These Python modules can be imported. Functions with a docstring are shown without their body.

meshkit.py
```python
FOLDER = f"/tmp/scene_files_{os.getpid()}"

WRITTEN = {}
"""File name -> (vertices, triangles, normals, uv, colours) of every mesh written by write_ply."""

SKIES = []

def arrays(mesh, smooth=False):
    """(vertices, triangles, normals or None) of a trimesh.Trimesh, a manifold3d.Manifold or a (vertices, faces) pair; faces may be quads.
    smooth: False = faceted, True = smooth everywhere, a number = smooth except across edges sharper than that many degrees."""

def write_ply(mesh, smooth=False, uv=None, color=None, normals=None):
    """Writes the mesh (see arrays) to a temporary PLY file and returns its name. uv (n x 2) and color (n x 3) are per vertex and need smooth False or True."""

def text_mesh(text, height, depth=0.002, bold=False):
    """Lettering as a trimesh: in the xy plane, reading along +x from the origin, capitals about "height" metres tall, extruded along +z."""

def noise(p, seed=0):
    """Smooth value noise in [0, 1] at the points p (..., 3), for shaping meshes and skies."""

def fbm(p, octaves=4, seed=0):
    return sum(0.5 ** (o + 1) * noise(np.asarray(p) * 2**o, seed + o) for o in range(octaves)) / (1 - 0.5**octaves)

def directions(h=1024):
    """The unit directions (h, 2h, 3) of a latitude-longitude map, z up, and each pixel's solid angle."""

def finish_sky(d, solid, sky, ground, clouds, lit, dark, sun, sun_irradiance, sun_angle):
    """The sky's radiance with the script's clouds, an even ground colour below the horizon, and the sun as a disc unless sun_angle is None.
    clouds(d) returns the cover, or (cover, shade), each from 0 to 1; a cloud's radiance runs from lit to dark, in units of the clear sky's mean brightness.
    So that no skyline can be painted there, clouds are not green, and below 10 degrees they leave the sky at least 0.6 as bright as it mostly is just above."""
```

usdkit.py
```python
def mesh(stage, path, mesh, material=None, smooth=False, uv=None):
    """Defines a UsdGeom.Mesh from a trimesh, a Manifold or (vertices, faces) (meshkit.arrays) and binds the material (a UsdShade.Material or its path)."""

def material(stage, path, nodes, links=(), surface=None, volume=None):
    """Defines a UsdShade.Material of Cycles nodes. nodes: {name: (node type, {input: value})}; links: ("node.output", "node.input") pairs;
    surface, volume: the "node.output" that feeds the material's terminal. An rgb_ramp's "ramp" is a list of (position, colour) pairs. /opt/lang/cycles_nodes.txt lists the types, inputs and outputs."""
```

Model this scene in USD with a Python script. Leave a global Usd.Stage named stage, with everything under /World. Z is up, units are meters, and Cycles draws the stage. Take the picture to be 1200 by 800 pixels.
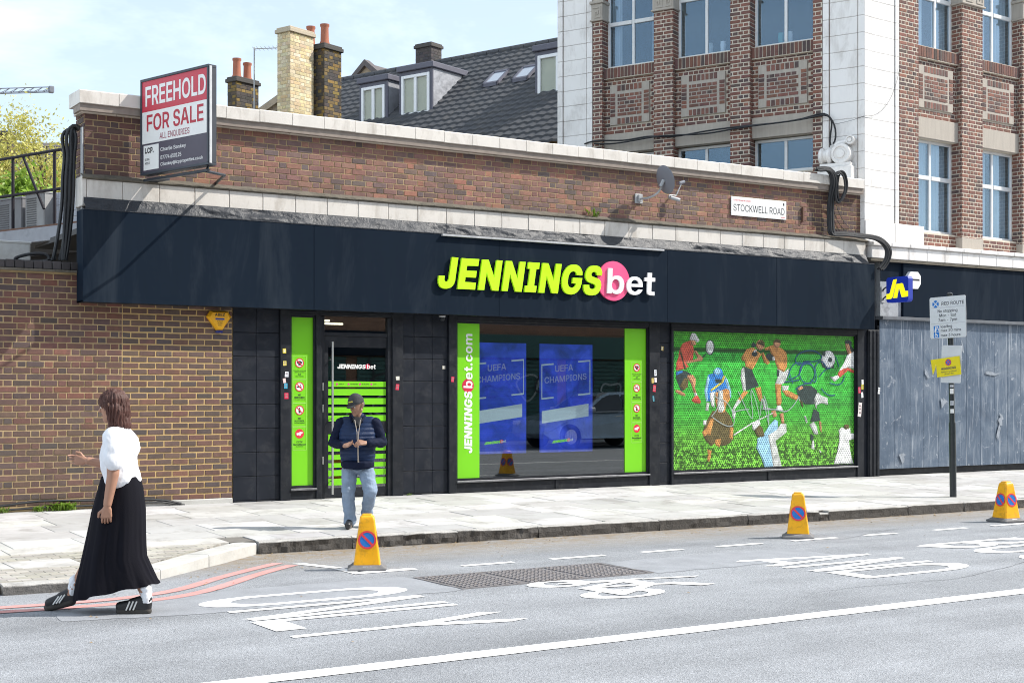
import math, random, glob
import numpy as np
import trimesh, manifold3d, usdkit, meshkit
from shapely import affinity, box as sbox, union_all
from shapely.geometry import Polygon, LineString, Point
from pxr import Usd, UsdGeom, UsdLux, UsdShade, Gf, Sdf, Vt

rng = np.random.default_rng(7)
random.seed(7)
stage = Usd.Stage.CreateInMemory()
UsdGeom.SetStageUpAxis(stage, 'Z')
UsdGeom.SetStageMetersPerUnit(stage, 1.0)
UsdGeom.Xform.Define(stage, '/World')
UsdGeom.Scope.Define(stage, '/World/Looks')

# ------------------------------------------------------------------ camera, sky, sun, exposure
VIEW = math.radians(57.6)                       # heading of the lens, measured from the shop front (+x)
AX = np.array([math.cos(VIEW), math.sin(VIEW), 0.0])
RT = np.array([math.sin(VIEW), -math.cos(VIEW), 0.0])
cam = UsdGeom.Camera.Define(stage, '/World/camera')
cam.AddTransformOp().Set(Gf.Matrix4d(RT[0], RT[1], 0, 0, 0, 0, 1, 0, -AX[0], -AX[1], 0, 0, 0.0, -18.6, 1.70, 1))
cam.CreateHorizontalApertureAttr(36.0)
cam.CreateVerticalApertureAttr(24.0)
cam.CreateFocalLengthAttr(49.5)
cam.CreateVerticalApertureOffsetAttr(1.86)
cam.CreateClippingRangeAttr(Gf.Vec2f(0.1, 2000))
cam.CreateExposureAttr(0.52)

SUN_EL = math.radians(44.0)
SUN_AZ = np.array([0.88, -0.475]); SUN_AZ /= np.linalg.norm(SUN_AZ)
SUN = np.array([SUN_AZ[0] * math.cos(SUN_EL), SUN_AZ[1] * math.cos(SUN_EL), math.sin(SUN_EL)])
sun = UsdLux.DistantLight.Define(stage, '/World/sun')
sun.CreateIntensityAttr(1.08)
sun.CreateNormalizeAttr(True)
sun.CreateAngleAttr(0.53)
sun.CreateColorAttr(Gf.Vec3f(1.0, 0.95, 0.88))
zx = SUN; xx = np.cross([0, 0, 1.0], zx); xx /= np.linalg.norm(xx); yx = np.cross(zx, xx)
sun.AddTransformOp().Set(Gf.Matrix4d(*xx, 0, *yx, 0, *zx, 0, 0, 0, 30, 1))
dome = UsdLux.DomeLight.Define(stage, '/World/sky')
dome.CreateIntensityAttr(1.0)
sky_mat = usdkit.material(stage, '/World/Looks/sky_air', {
    'sky': ('sky_texture', {'sky_type': 'single_scattering', 'sun_disc': False, 'sun_elevation': SUN_EL, 'sun_rotation': math.atan2(SUN[0], SUN[1]), 'aerosol_density': 1.6, 'air_density': 1.0, 'ozone_density': 1.0}),
    'tc': ('texture_coordinate', {}),
    'map': ('mapping', {'scale': (1.0, 1.0, 3.4), 'location': (0.3, 0.1, 0.0)}),
    'n': ('noise_texture', {'scale': 2.1, 'detail': 8.0, 'roughness': 0.62, 'distortion': 0.5}),
    'r': ('rgb_ramp', {'ramp': [(0.0, (0.28,) * 3), (0.40, (0.34,) * 3), (0.64, (0.86,) * 3), (1.0, (0.95,) * 3)]}),
    'bw': ('rgb_to_bw', {}),
    'mx': ('mix_color', {'blend_type': 'mix', 'b': (6.2, 6.9, 7.4)}),
    'bg': ('background_shader', {'strength': 0.15}),
}, [('tc.generated', 'map.vector'), ('map.vector', 'n.vector'), ('n.fac', 'r.fac'), ('r.color', 'bw.color'), ('bw.val', 'mx.fac'), ('sky.color', 'mx.a'), ('mx.result', 'bg.color')], surface='bg.background')
UsdShade.MaterialBindingAPI.Apply(dome.GetPrim()).Bind(sky_mat)

# ------------------------------------------------------------------ prims
used = {}
def numbered(parent, name):
    k = used.get((parent, name), -1) + 1
    used[(parent, name)] = k
    return f'{parent}/{name}' if k == 0 else f'{parent}/{name}_{k:03d}'

def tag(prim, label=None, cat=None, group=None, kind=None):
    prim = prim.GetPrim() if hasattr(prim, 'GetPrim') else prim
    for k, v in (('label', label), ('category', cat), ('group', group), ('kind', kind)):
        if v:
            prim.SetCustomDataByKey(k, v)
    return prim

def path_of(parent):
    return '/World' if parent is None else (parent if isinstance(parent, str) else str(parent.GetPath()))

def thing(name, label=None, cat=None, loc=(0, 0, 0), rz=0.0, group=None, kind=None, parent=None):
    x = UsdGeom.Xform.Define(stage, numbered(path_of(parent), name))
    if any(loc):
        x.AddTranslateOp().Set(Gf.Vec3d(*map(float, loc)))
    if rz:
        x.AddRotateZOp().Set(math.degrees(rz))
    return tag(x, label, cat, group, kind)

def obj(name, mesh, m, parent=None, label=None, cat=None, group=None, kind=None, smooth=False, tone=None):
    if isinstance(mesh, list):
        mesh = cat_meshes(mesh)
    p = usdkit.mesh(stage, numbered(path_of(parent), name), mesh, m, smooth=smooth)
    if tone is not None:
        UsdGeom.PrimvarsAPI(p).CreatePrimvar('tone', Sdf.ValueTypeNames.Color3fArray, 'vertex').Set(Vt.Vec3fArray.FromNumpy(np.asarray(tone, np.float32)))
    return tag(p, label, cat, group, kind)

def copy_of(src, loc, rz, label, group=None):
    """A further copy of a thing, its parts with it."""
    name = src.GetName()
    x = UsdGeom.Xform.Define(stage, numbered('/World', name))
    x.AddTranslateOp().Set(Gf.Vec3d(*map(float, loc)))
    x.AddRotateZOp().Set(math.degrees(rz))
    p = x.GetPrim()
    p.GetReferences().AddInternalReference(src.GetPath())
    p.SetInstanceable(True)
    return tag(p, label, src.GetCustomDataByKey('category'), group or src.GetCustomDataByKey('group'))

# ------------------------------------------------------------------ meshes
def cat_meshes(ms):
    vs, fs, n = [], [], 0
    for m in ms:
        v, f, _ = meshkit.arrays(m)
        vs.append(v); fs.append(f + n); n += len(v)
    return np.vstack(vs), np.vstack(fs)

BOXV = np.array([[x, y, z] for x in (0, 1) for y in (0, 1) for z in (0, 1)], float)
BOXF = np.array([[0, 1, 3], [0, 3, 2], [4, 6, 7], [4, 7, 5], [0, 4, 5], [0, 5, 1], [2, 3, 7], [2, 7, 6], [0, 2, 6], [0, 6, 4], [1, 5, 7], [1, 7, 3]])
def bx(x0, x1, y0, y1, z0, z1):
    return BOXV * [x1 - x0, y1 - y0, z1 - z0] + [x0, y0, z0], BOXF

_signs = np.array([[x, y, z] for x in (-1, 1) for y in (-1, 1) for z in (-1, 1)], float)
_cv = np.concatenate([_signs * [1, .9, .9], _signs * [.9, 1, .9], _signs * [.9, .9, 1]])
_h = trimesh.Trimesh(_cv, trimesh.convex.convex_hull(_cv).faces if False else [], process=False)
from scipy.spatial import ConvexHull
_q = ConvexHull(_cv)
_cf = _q.simplices.copy()
for _i, _s in enumerate(_cf):
    if np.dot(np.cross(_cv[_s[1]] - _cv[_s[0]], _cv[_s[2]] - _cv[_s[0]]), _q.equations[_i, :3]) < 0:
        _cf[_i] = _s[::-1]
def cbx(x0, x1, y0, y1, z0, z1, c=0.005):
    """A box with chamfered edges."""
    half = np.array([x1 - x0, y1 - y0, z1 - z0]) / 2
    c = min(c, half.min() * .8)
    i = half - c
    v = np.concatenate([_signs * [half[0], i[1], i[2]], _signs * [i[0], half[1], i[2]], _signs * [i[0], i[1], half[2]]])
    return v + np.array([x1 + x0, y1 + y0, z1 + z0]) / 2, _cf

def xf(mesh, M):
    v, f, _ = meshkit.arrays(mesh)
    M = np.asarray(M, float)
    return v @ M[:3, :3].T + M[:3, 3], f

def move(mesh, x=0, y=0, z=0):
    v, f, _ = meshkit.arrays(mesh)
    return v + [x, y, z], f

def tube(pts, r, n=8, caps=True):
    pts = np.asarray(pts, float)
    rs = np.broadcast_to(np.asarray(r, float), len(pts))
    d = np.gradient(pts, axis=0)
    d /= np.linalg.norm(d, axis=1, keepdims=True) + 1e-12
    ref = np.array([0, 0, 1.0]) if abs(d[0, 2]) < .9 else np.array([1.0, 0, 0])
    a = np.linspace(0, 2 * np.pi, n, endpoint=False)
    vs, u = [], None
    for i, p in enumerate(pts):
        u = np.cross(ref, d[i]) if u is None else u - d[i] * (u @ d[i])
        u /= np.linalg.norm(u) + 1e-12
        w = np.cross(d[i], u)
        vs.append(p + rs[i] * (np.outer(np.cos(a), u) + np.outer(np.sin(a), w)))
    v = np.vstack(vs); f = []
    for i in range(len(pts) - 1):
        for k in range(n):
            k2 = (k + 1) % n
            f += [[i * n + k, i * n + k2, (i + 1) * n + k2], [i * n + k, (i + 1) * n + k2, (i + 1) * n + k]]
    if caps:
        v = np.vstack([v, pts[0], pts[-1]]); c0, c1, e = len(v) - 2, len(v) - 1, (len(pts) - 1) * n
        for k in range(n):
            k2 = (k + 1) % n
            f += [[c0, k2, k], [c1, e + k, e + k2]]
    return v, np.array(f)

def spline(pts, n=24):
    from scipy.interpolate import CubicSpline
    pts = np.asarray(pts, float)
    t = np.r_[0, np.cumsum(np.linalg.norm(np.diff(pts, axis=0), axis=1))]
    return CubicSpline(t, pts)(np.linspace(0, t[-1], n))

def cyl(p0, p1, r, n=16):
    return tube([p0, p1], r, n)

def lathe(profile, n=24, centre=(0, 0, 0), axis='z'):
    """profile: (radius, height) pairs from bottom to top."""
    a = np.linspace(0, 2 * np.pi, n, endpoint=False)
    pr = np.asarray(profile, float)
    v = np.stack([pr[:, None, 0] * np.cos(a), pr[:, None, 0] * np.sin(a), np.repeat(pr[:, None, 1], n, 1)], -1).reshape(-1, 3)
    f = []
    for i in range(len(pr) - 1):
        for k in range(n):
            k2 = (k + 1) % n
            f += [[i * n + k, i * n + k2, (i + 1) * n + k2], [i * n + k, (i + 1) * n + k2, (i + 1) * n + k]]
    if axis == 'y':
        v = v[:, [0, 2, 1]] * [1, -1, 1]
    if axis == 'x':
        v = v[:, [2, 1, 0]] * [1, 1, -1]
    return v + np.asarray(centre), np.array(f)

def prism(shape, depth):
    """shapely shape extruded along +z (front face at z = depth)."""
    gs = [g for g in getattr(shape, 'geoms', [shape]) if g.geom_type == 'Polygon' and g.area > 1e-8]
    return cat_meshes([trimesh.creation.extrude_polygon(g, depth, engine='earcut') for g in gs])

_fonts = {}
def text_shape(txt, h, weight=500, slant=0.0, px=72, track=0.0, opsz=24, wide=1.0):
    from PIL import Image, ImageDraw, ImageFont
    key = (weight, px, opsz)
    if key not in _fonts:
        f = ImageFont.truetype(glob.glob('/opt/blender-*/*/datafiles/fonts/Inter.woff2')[0], px)
        f.set_variation_by_axes([opsz, weight])
        _fonts[key] = f
    f = _fonts[key]
    shapes, x = [], 0.0
    chunks = [txt] if not track else list(txt)
    for ch in chunks:
        x0, y0, x1, y1 = f.getbbox(ch, anchor='ls')
        if x1 > x0 and y1 > y0:
            im = Image.new('L', (x1 - x0 + 8, y1 - y0 + 8))
            ImageDraw.Draw(im).text((4 - x0, 4 - y0), ch, 255, f, anchor='ls')
            on = np.pad(np.asarray(im) > 127, ((0, 0), (1, 1))).astype(np.int8)
            rows, starts = np.nonzero(np.diff(on, axis=1) == 1)
            ends = np.nonzero(np.diff(on, axis=1) == -1)[1]
            g = union_all(sbox(starts, -rows - 1, ends, -rows)).buffer(.6).buffer(-.6).simplify(.7)
            shapes.append(affinity.translate(g, x + x0 - 4, 4 - y0))
        x += f.getlength(ch) + track * px
    s = h / (.727 * px)
    g = affinity.scale(union_all(shapes), s * wide, s, origin=(0, 0))
    return affinity.skew(g, xs=math.degrees(math.atan(slant)), origin=(0, 0)) if slant else g

def fit(shape, x0, x1, y0=None, y1=None):
    """The shape stretched or shrunk into the given width (and height, if given)."""
    a, b, c, d = shape.bounds
    sx = (x1 - x0) / (c - a)
    sy = sx if y1 is None else (y1 - y0) / (d - b)
    g = affinity.scale(affinity.translate(shape, -a, -b), sx, sy, origin=(0, 0))
    return affinity.translate(g, x0, y0 if y0 is not None else 0)

def disc(x, y, r, ry=None, n=16):
    return affinity.scale(Point(x, y).buffer(1, quad_segs=n // 4 + 1), r, ry or r)

class Frame:
    """A vertical wall face: s runs to the right as one looks at it, d stands out of it."""
    def __init__(self, o, e):
        self.o = np.array([o[0], o[1], 0.0]); e = np.array([e[0], e[1], 0.0]); self.e = e / np.linalg.norm(e)
        self.n = np.cross(self.e, [0, 0, 1.0])
        self.R = np.stack([self.e, [0, 0, 1.0], self.n], 1)     # columns: s, z, d
    def pts(self, v):
        return self.o + np.asarray(v, float) @ self.R.T
    def at(self, s, z, d=0.0):
        return self.pts([[s, z, d]])[0]
    def m(self, mesh):
        v, f, _ = meshkit.arrays(mesh)
        return self.pts(v), f
    def box(self, s0, s1, z0, z1, d0, d1, c=0.0):
        return self.m(cbx(s0, s1, z0, z1, d0, d1, c) if c else bx(s0, s1, z0, z1, d0, d1))
    def flat(self, shape, d, t=.002):
        return self.m(move(prism(shape, t), 0, 0, d))
    def tube(self, pts, r, n=8):
        return tube(self.pts(pts), r, n)

# ------------------------------------------------------------------ materials
_mats = {}
def mat(name, color, rough=.6, var=.18, scale=5.0, bump=0.0, bscale=60.0, metallic=0.0, spec=.5, dirt=None, dirt_amt=.0, dirt_scale=1.2, stretch=None, coat=0.0, fine=0.0, fscale=400.0, rvar=.1, tone=False, sheen=0.0, transl=0.0):
    """One surface: base colour with broad and fine variation, worn patches, gloss variation and relief, all from the place in the world."""
    if name in _mats:
        return _mats[name]
    N = {'g': ('geometry', {}), 'n': ('noise_texture', {'scale': scale, 'detail': 5.0, 'roughness': .6}),
         'mr': ('map_range', {'from_min': .25, 'from_max': .75, 'to_min': 1 - var, 'to_max': 1 + var}),
         'base': ('mix_color', {'blend_type': 'multiply', 'fac': 1.0, 'a': color, 'use_clamp': False}),
         'rr': ('map_range', {'from_min': .25, 'from_max': .75, 'to_min': max(.02, rough - rvar), 'to_max': min(1, rough + rvar)}),
         'p': ('principled_bsdf', {'metallic': metallic, 'specular_ior_level': spec, 'coat_weight': coat, 'sheen_weight': sheen})}
    L = [('n.fac', 'mr.value'), ('mr.result', 'base.b'), ('n.fac', 'rr.value'), ('rr.result', 'p.roughness')]
    src = 'g.position'
    if stretch:
        N['sm'] = ('mapping', {'scale': stretch}); L.append(('g.position', 'sm.vector')); src = 'sm.vector'
    L.append((src, 'n.vector'))
    out = 'base.result'
    if tone:
        N['at'] = ('attribute', {'attribute': 'tone'}); L.append(('at.color', 'base.a'))
    if fine:
        N['fn'] = ('noise_texture', {'scale': fscale, 'detail': 2.0})
        N['fm'] = ('map_range', {'from_min': .3, 'from_max': .7, 'to_min': 1 - fine, 'to_max': 1 + fine})
        N['fx'] = ('mix_color', {'blend_type': 'multiply', 'fac': 1.0, 'use_clamp': False})
        L += [('g.position', 'fn.vector'), ('fn.fac', 'fm.value'), (out, 'fx.a'), ('fm.result', 'fx.b')]; out = 'fx.result'
    if dirt is not None:
        N['dn'] = ('noise_texture', {'scale': dirt_scale, 'detail': 7.0, 'roughness': .7, 'distortion': .4})
        N['dm'] = ('map_range', {'from_min': .5, 'from_max': .72, 'to_min': 0.0, 'to_max': dirt_amt, 'clamp': True})
        N['dx'] = ('mix_color', {'blend_type': 'mix', 'b': dirt})
        L += [(src, 'dn.vector'), ('dn.fac', 'dm.value'), ('dm.result', 'dx.fac'), (out, 'dx.a')]; out = 'dx.result'
    L.append((out, 'p.base_color'))
    if bump:
        N['bn'] = ('noise_texture', {'scale': bscale, 'detail': 4.0, 'roughness': .65})
        N['b'] = ('bump', {'strength': 1.0, 'distance': bump})
        L += [(src, 'bn.vector'), ('bn.fac', 'b.height'), ('b.normal', 'p.normal')]
    surf = 'p.BSDF'
    if transl:
        N['tb'] = ('translucent_bsdf', {}); N['mc'] = ('mix_closure', {'fac': transl})
        L += [(out, 'tb.color'), ('p.BSDF', 'mc.closure1'), ('tb.BSDF', 'mc.closure2')]; surf = 'mc.closure'
    _mats[name] = usdkit.material(stage, '/World/Looks/' + name, N, L, surface=surf)
    return _mats[name]

def pane_mat(name, tint=(.86, .9, .92), f0=.04, rough=0.0, gcol=(1, 1, 1)):
    """clear sheet: mirrors f0 of the light head on and all of it at a glancing angle, lets the rest through"""
    if name not in _mats:
        _mats[name] = usdkit.material(stage, '/World/Looks/' + name, {
            't': ('transparent_bsdf', {'color': tint}), 'g': ('glossy_bsdf', {'color': gcol, 'roughness': rough}),
            'lw': ('layer_weight', {'blend': .5}), 'pw': ('math', {'math_type': 'power', 'value2': 5.0}), 'mr': ('map_range', {'to_min': f0, 'to_max': 1.0}), 'm': ('mix_closure', {})},
            [('lw.facing', 'pw.value1'), ('pw.value', 'mr.value'), ('mr.result', 'm.fac'), ('t.BSDF', 'm.closure1'), ('g.BSDF', 'm.closure2')], surface='m.closure')
    return _mats[name]
# ------------------------------------------------------------------ shared materials
ASPHALT = None
def asphalt_mat():
    N = {'g': ('geometry', {}), 'xyz': ('separate_xyz', {}),
         'agg': ('voronoi_texture', {'scale': 130.0}), 'am': ('map_range', {'from_min': 0.0, 'from_max': 1.0, 'to_min': .68, 'to_max': 1.27}),
         'sep': ('separate_color', {}),
         'n': ('noise_texture', {'scale': .9, 'detail': 6.0, 'roughness': .65}), 'nm': ('map_range', {'from_min': .3, 'from_max': .7, 'to_min': .84, 'to_max': 1.14}),
         'f': ('noise_texture', {'scale': 40.0, 'detail': 3.0}), 'fm': ('map_range', {'from_min': .3, 'from_max': .7, 'to_min': .86, 'to_max': 1.14}),
         'c1': ('mix_color', {'blend_type': 'multiply', 'fac': 1.0, 'a': (.295, .308, .328), 'use_clamp': False}),
         'c2': ('mix_color', {'blend_type': 'multiply', 'fac': 1.0, 'use_clamp': False}),
         'c3': ('mix_color', {'blend_type': 'multiply', 'fac': 1.0, 'use_clamp': False}),
         # dust and leaf litter lying in the gutter
         'gy': ('map_range', {'from_min': -6.1, 'from_max': -4.5, 'to_min': 0.0, 'to_max': 1.0, 'clamp': True}),
         'dn': ('noise_texture', {'scale': 9.0, 'detail': 8.0, 'roughness': .75}), 'dm': ('map_range', {'from_min': .30, 'from_max': .60, 'to_min': 0.0, 'to_max': 1.0, 'clamp': True}),
         'dd': ('math', {'math_type': 'multiply', 'use_clamp': True}), 'd2': ('math', {'math_type': 'multiply', 'value2': .85, 'use_clamp': True}),
         'mx': ('mix_color', {'blend_type': 'mix', 'b': (.25, .185, .105)}),
         # darker patch of newer surfacing, wheel tracks
         'wv': ('mapping', {'scale': (.06, 1.2, 1.0)}), 'wn': ('noise_texture', {'scale': 1.3, 'detail': 3.0}), 'wm': ('map_range', {'from_min': .35, 'from_max': .65, 'to_min': .86, 'to_max': 1.08}),
         'c4': ('mix_color', {'blend_type': 'multiply', 'fac': 1.0, 'use_clamp': False}),
         'b': ('bump', {'strength': .9, 'distance': .006}), 'p': ('principled_bsdf', {'roughness': .86, 'specular_ior_level': .32})}
    L = [('g.position', 'xyz.vector'), ('g.position', 'agg.vector'), ('agg.color', 'sep.color'), ('sep.r', 'am.value'), ('g.position', 'n.vector'), ('n.fac', 'nm.value'),
         ('g.position', 'f.vector'), ('f.fac', 'fm.value'), ('am.result', 'c1.b'), ('c1.result', 'c2.a'), ('nm.result', 'c2.b'), ('c2.result', 'c3.a'), ('fm.result', 'c3.b'),
         ('xyz.y', 'gy.value'), ('g.position', 'dn.vector'), ('dn.fac', 'dm.value'), ('gy.result', 'dd.value1'), ('dm.result', 'dd.value2'), ('dd.value', 'd2.value1'), ('d2.value', 'mx.fac'),
         ('g.position', 'wv.vector'), ('wv.vector', 'wn.vector'), ('wn.fac', 'wm.value'), ('c3.result', 'c4.a'), ('wm.result', 'c4.b'), ('c4.result', 'mx.a'), ('mx.result', 'p.base_color'),
         ('agg.distance', 'b.height'), ('b.normal', 'p.normal')]
    return usdkit.material(stage, '/World/Looks/asphalt', N, L, surface='p.BSDF')
M_asph = asphalt_mat()
M_slab = mat('paving_slab', (.5, .49, .47), .85, .08, 2.5, bump=.002, bscale=180, tone=True, fine=.10, fscale=260, dirt=(.20, .185, .165), dirt_amt=.7, dirt_scale=2.4)
M_bed = mat('paving_bed', (.16, .15, .135), .95, .2, 20)
M_kerb = mat('granite_kerb', (.36, .35, .33), .85, .2, 6, bump=.012, bscale=38, fine=.3, fscale=150, dirt=(.09, .08, .07), dirt_amt=.5, dirt_scale=5, tone=True)
M_kerblight = mat('concrete_kerb', (.46, .455, .43), .9, .1, 3, bump=.002, bscale=120, fine=.12, fscale=300, dirt=(.25, .23, .2), dirt_amt=.5, dirt_scale=2.5)
M_sett = mat('paving_block', (.35, .33, .29), .9, .1, 4, bump=.002, bscale=150, tone=True, fine=.14, fscale=240)
M_white_line = mat('road_paint', (.87, .87, .86), .7, .05, 3, fine=.06, fscale=160, dirt=(.40, .41, .42), dirt_amt=.5, dirt_scale=10, bump=.002, bscale=140)
M_red_line = mat('red_road_paint', (.56, .27, .25), .75, .12, 4, fine=.14, fscale=140, dirt=(.33, .30, .30), dirt_amt=.9, dirt_scale=4)
M_iron = mat('cast_iron', (.17, .16, .165), .65, .25, 14, metallic=.15, bump=.002, bscale=150, dirt=(.16, .12, .08), dirt_amt=.5, dirt_scale=8)
M_mortar_pale = mat('mortar_pale', (.42, .31, .165), .95, .25, 3, bump=.002, bscale=220, fine=.15, fscale=300, dirt=(.12, .105, .09), dirt_amt=.6, dirt_scale=1.8)
M_mortar_yellow = mat('mortar_yellow', (.50, .345, .155), .95, .14, 10, bump=.002, bscale=220, fine=.12, fscale=300)
M_brick = mat('brick', (.2, .1, .08), .88, .22, 14, bump=.004, bscale=130, tone=True, fine=.2, fscale=260, dirt=(.055, .05, .05), dirt_amt=.55, dirt_scale=2.2)
M_faience = mat('glazed_faience', (.77, .745, .715), .42, .05, 2.5, coat=.25, bump=.0008, bscale=60, dirt=(.36, .32, .28), dirt_amt=.5, dirt_scale=2.6, fine=.04, stretch=(1.3, 1.3, .5))
M_shopfai = mat('shop_faience', (.62, .585, .535), .5, .06, 2.5, coat=.1, bump=.0012, bscale=60, dirt=(.30, .26, .21), dirt_amt=.6, dirt_scale=3.0, fine=.05, stretch=(1.3, 1.3, .5))
M_cove = mat('shop_faience_cove', (.50, .44, .37), .6, .08, 2.5, dirt=(.22, .19, .15), dirt_amt=.6, dirt_scale=3.0, fine=.05)
M_faience_joint = mat('faience_joint', (.25, .21, .18), .95, .2, 9)
M_stone_dirty = mat('weathered_ledge', (.13, .115, .09), .95, .3, 10, bump=.012, bscale=50, dirt=(.04, .04, .03), dirt_amt=.9, dirt_scale=5)
M_lead = mat('lead_flashing', (.032, .036, .043), .5, .3, 5, spec=.3, bump=.02, bscale=9, dirt=(.04, .04, .045), dirt_amt=.6, dirt_scale=4)
M_navy = mat('navy_fascia_sheet', (.0085, .0150, .0255), .55, .10, 1.2, spec=.04, dirt=(.035, .045, .058), dirt_amt=.55, dirt_scale=1.1, stretch=(1.4, 1.4, .25), rvar=.08, fine=.05, fscale=120)
M_tile = mat('black_wall_tile', (.0085, .0115, .0185), .5, .2, 3, spec=.28, dirt=(.06, .06, .065), dirt_amt=.35, dirt_scale=5, fine=.1, rvar=.15)
M_frame = mat('black_painted_frame', (.0105, .0125, .017), .45, .2, 6, spec=.3, dirt=(.07, .07, .07), dirt_amt=.3, dirt_scale=9, rvar=.15)
M_grout = mat('dark_grout', (.10, .10, .105), .9, .2, 8)
M_steel = mat('brushed_steel', (.55, .54, .52), .32, .08, 30, metallic=1.0, stretch=(1, 1, .1))
M_grey_metal = mat('grey_metal', (.4, .41, .42), .5, .15, 8, metallic=.3)
M_green = mat('lime_vinyl', (.17, .56, .008), .38, .03, 2, rvar=.04)
M_lime = mat('lime_acrylic', (.50, .90, .015), .32, .03, 2, coat=.3)
M_pink = mat('pink_acrylic', (.84, .10, .24), .34, .04, 2, coat=.3)
M_white = mat('white_acrylic', (.78, .78, .78), .34, .03, 2, coat=.3)
M_white_print = mat('white_print', (.74, .74, .72), .5, .03)
M_black_print = mat('black_print', (.02, .02, .022), .5, .05)
M_red_print = mat('red_print', (.62, .03, .05), .45, .05)
M_black_rubber = mat('black_cable', (.012, .013, .015), .5, .3, 12)
M_pvc = mat('white_upvc', (.76, .77, .78), .35, .04, 2, dirt=(.45, .45, .44), dirt_amt=.3, dirt_scale=4)
M_pane = pane_mat('shop_pane', (.84, .89, .89), .105)
M_dark_room = mat('dark_room', (.03, .032, .036), .9, .2, 2)

# ------------------------------------------------------------------ ground
def road_z(y):
    return float(np.interp(y, [-400, -19.8, -18.6, -6.2, -4.8, 500], [-.03, -.03, 0, 0, -.042, -.042]))
ys = np.array([-400, -80, -30, -18.4, -17.2, -11, -8, -6.2, -5.5, -4.8, -3, 2, 40, 120, 500.0]); xs = np.array([-400, -100, -20, 0, 10, 20, 30, 60, 150, 500.0])
gv = np.array([[x, y, road_z(y)] for x in xs for y in ys]); ny = len(ys)
gf = np.array([[i * ny + j, (i + 1) * ny + j, (i + 1) * ny + j + 1, i * ny + j + 1] for i in range(len(xs) - 1) for j in range(ny - 1)])
obj('road', (gv, gf), M_asph, kind='structure')

def kerb_y(x):
    return float(np.interp(x, [5.85, 14.0, 60], [-4.14, -4.52, -4.56]))
KERB_TOP = .098
def wall_z(x):
    return float(np.interp(x, [9, 19.5, 60], [.205, .175, .17]))
def pz(x, y):
    return float(np.interp(y, [kerb_y(max(x, 5.85)), 0.0], [KERB_TOP, wall_z(x)]))

def slab(x0, x1, y0, y1, zf, t=.05, gap=.006, lift=0.0):
    x0 += gap; x1 -= gap; y0 += gap; y1 -= gap; c = .003
    top = [(x0 + c, y0 + c), (x1 - c, y0 + c), (x1 - c, y1 - c), (x0 + c, y1 - c)]
    bot = [(x0, y0), (x1, y0), (x1, y1), (x0, y1)]
    v = [[x, y, zf(x, y) + lift] for x, y in top] + [[x, y, zf(x, y) - .006 + lift] for x, y in bot] + [[x, y, zf(x, y) - t] for x, y in bot]
    f = [[0, 1, 2], [0, 2, 3]]
    for k in range(4):
        k2 = (k + 1) % 4
        f += [[4 + k, 4 + k2, k2], [4 + k, k2, k], [8 + k, 8 + k2, 4 + k2], [8 + k, 4 + k2, 4 + k]]
    return np.array(v), np.array(f)

pavement = thing('pavement', kind='structure')
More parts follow.
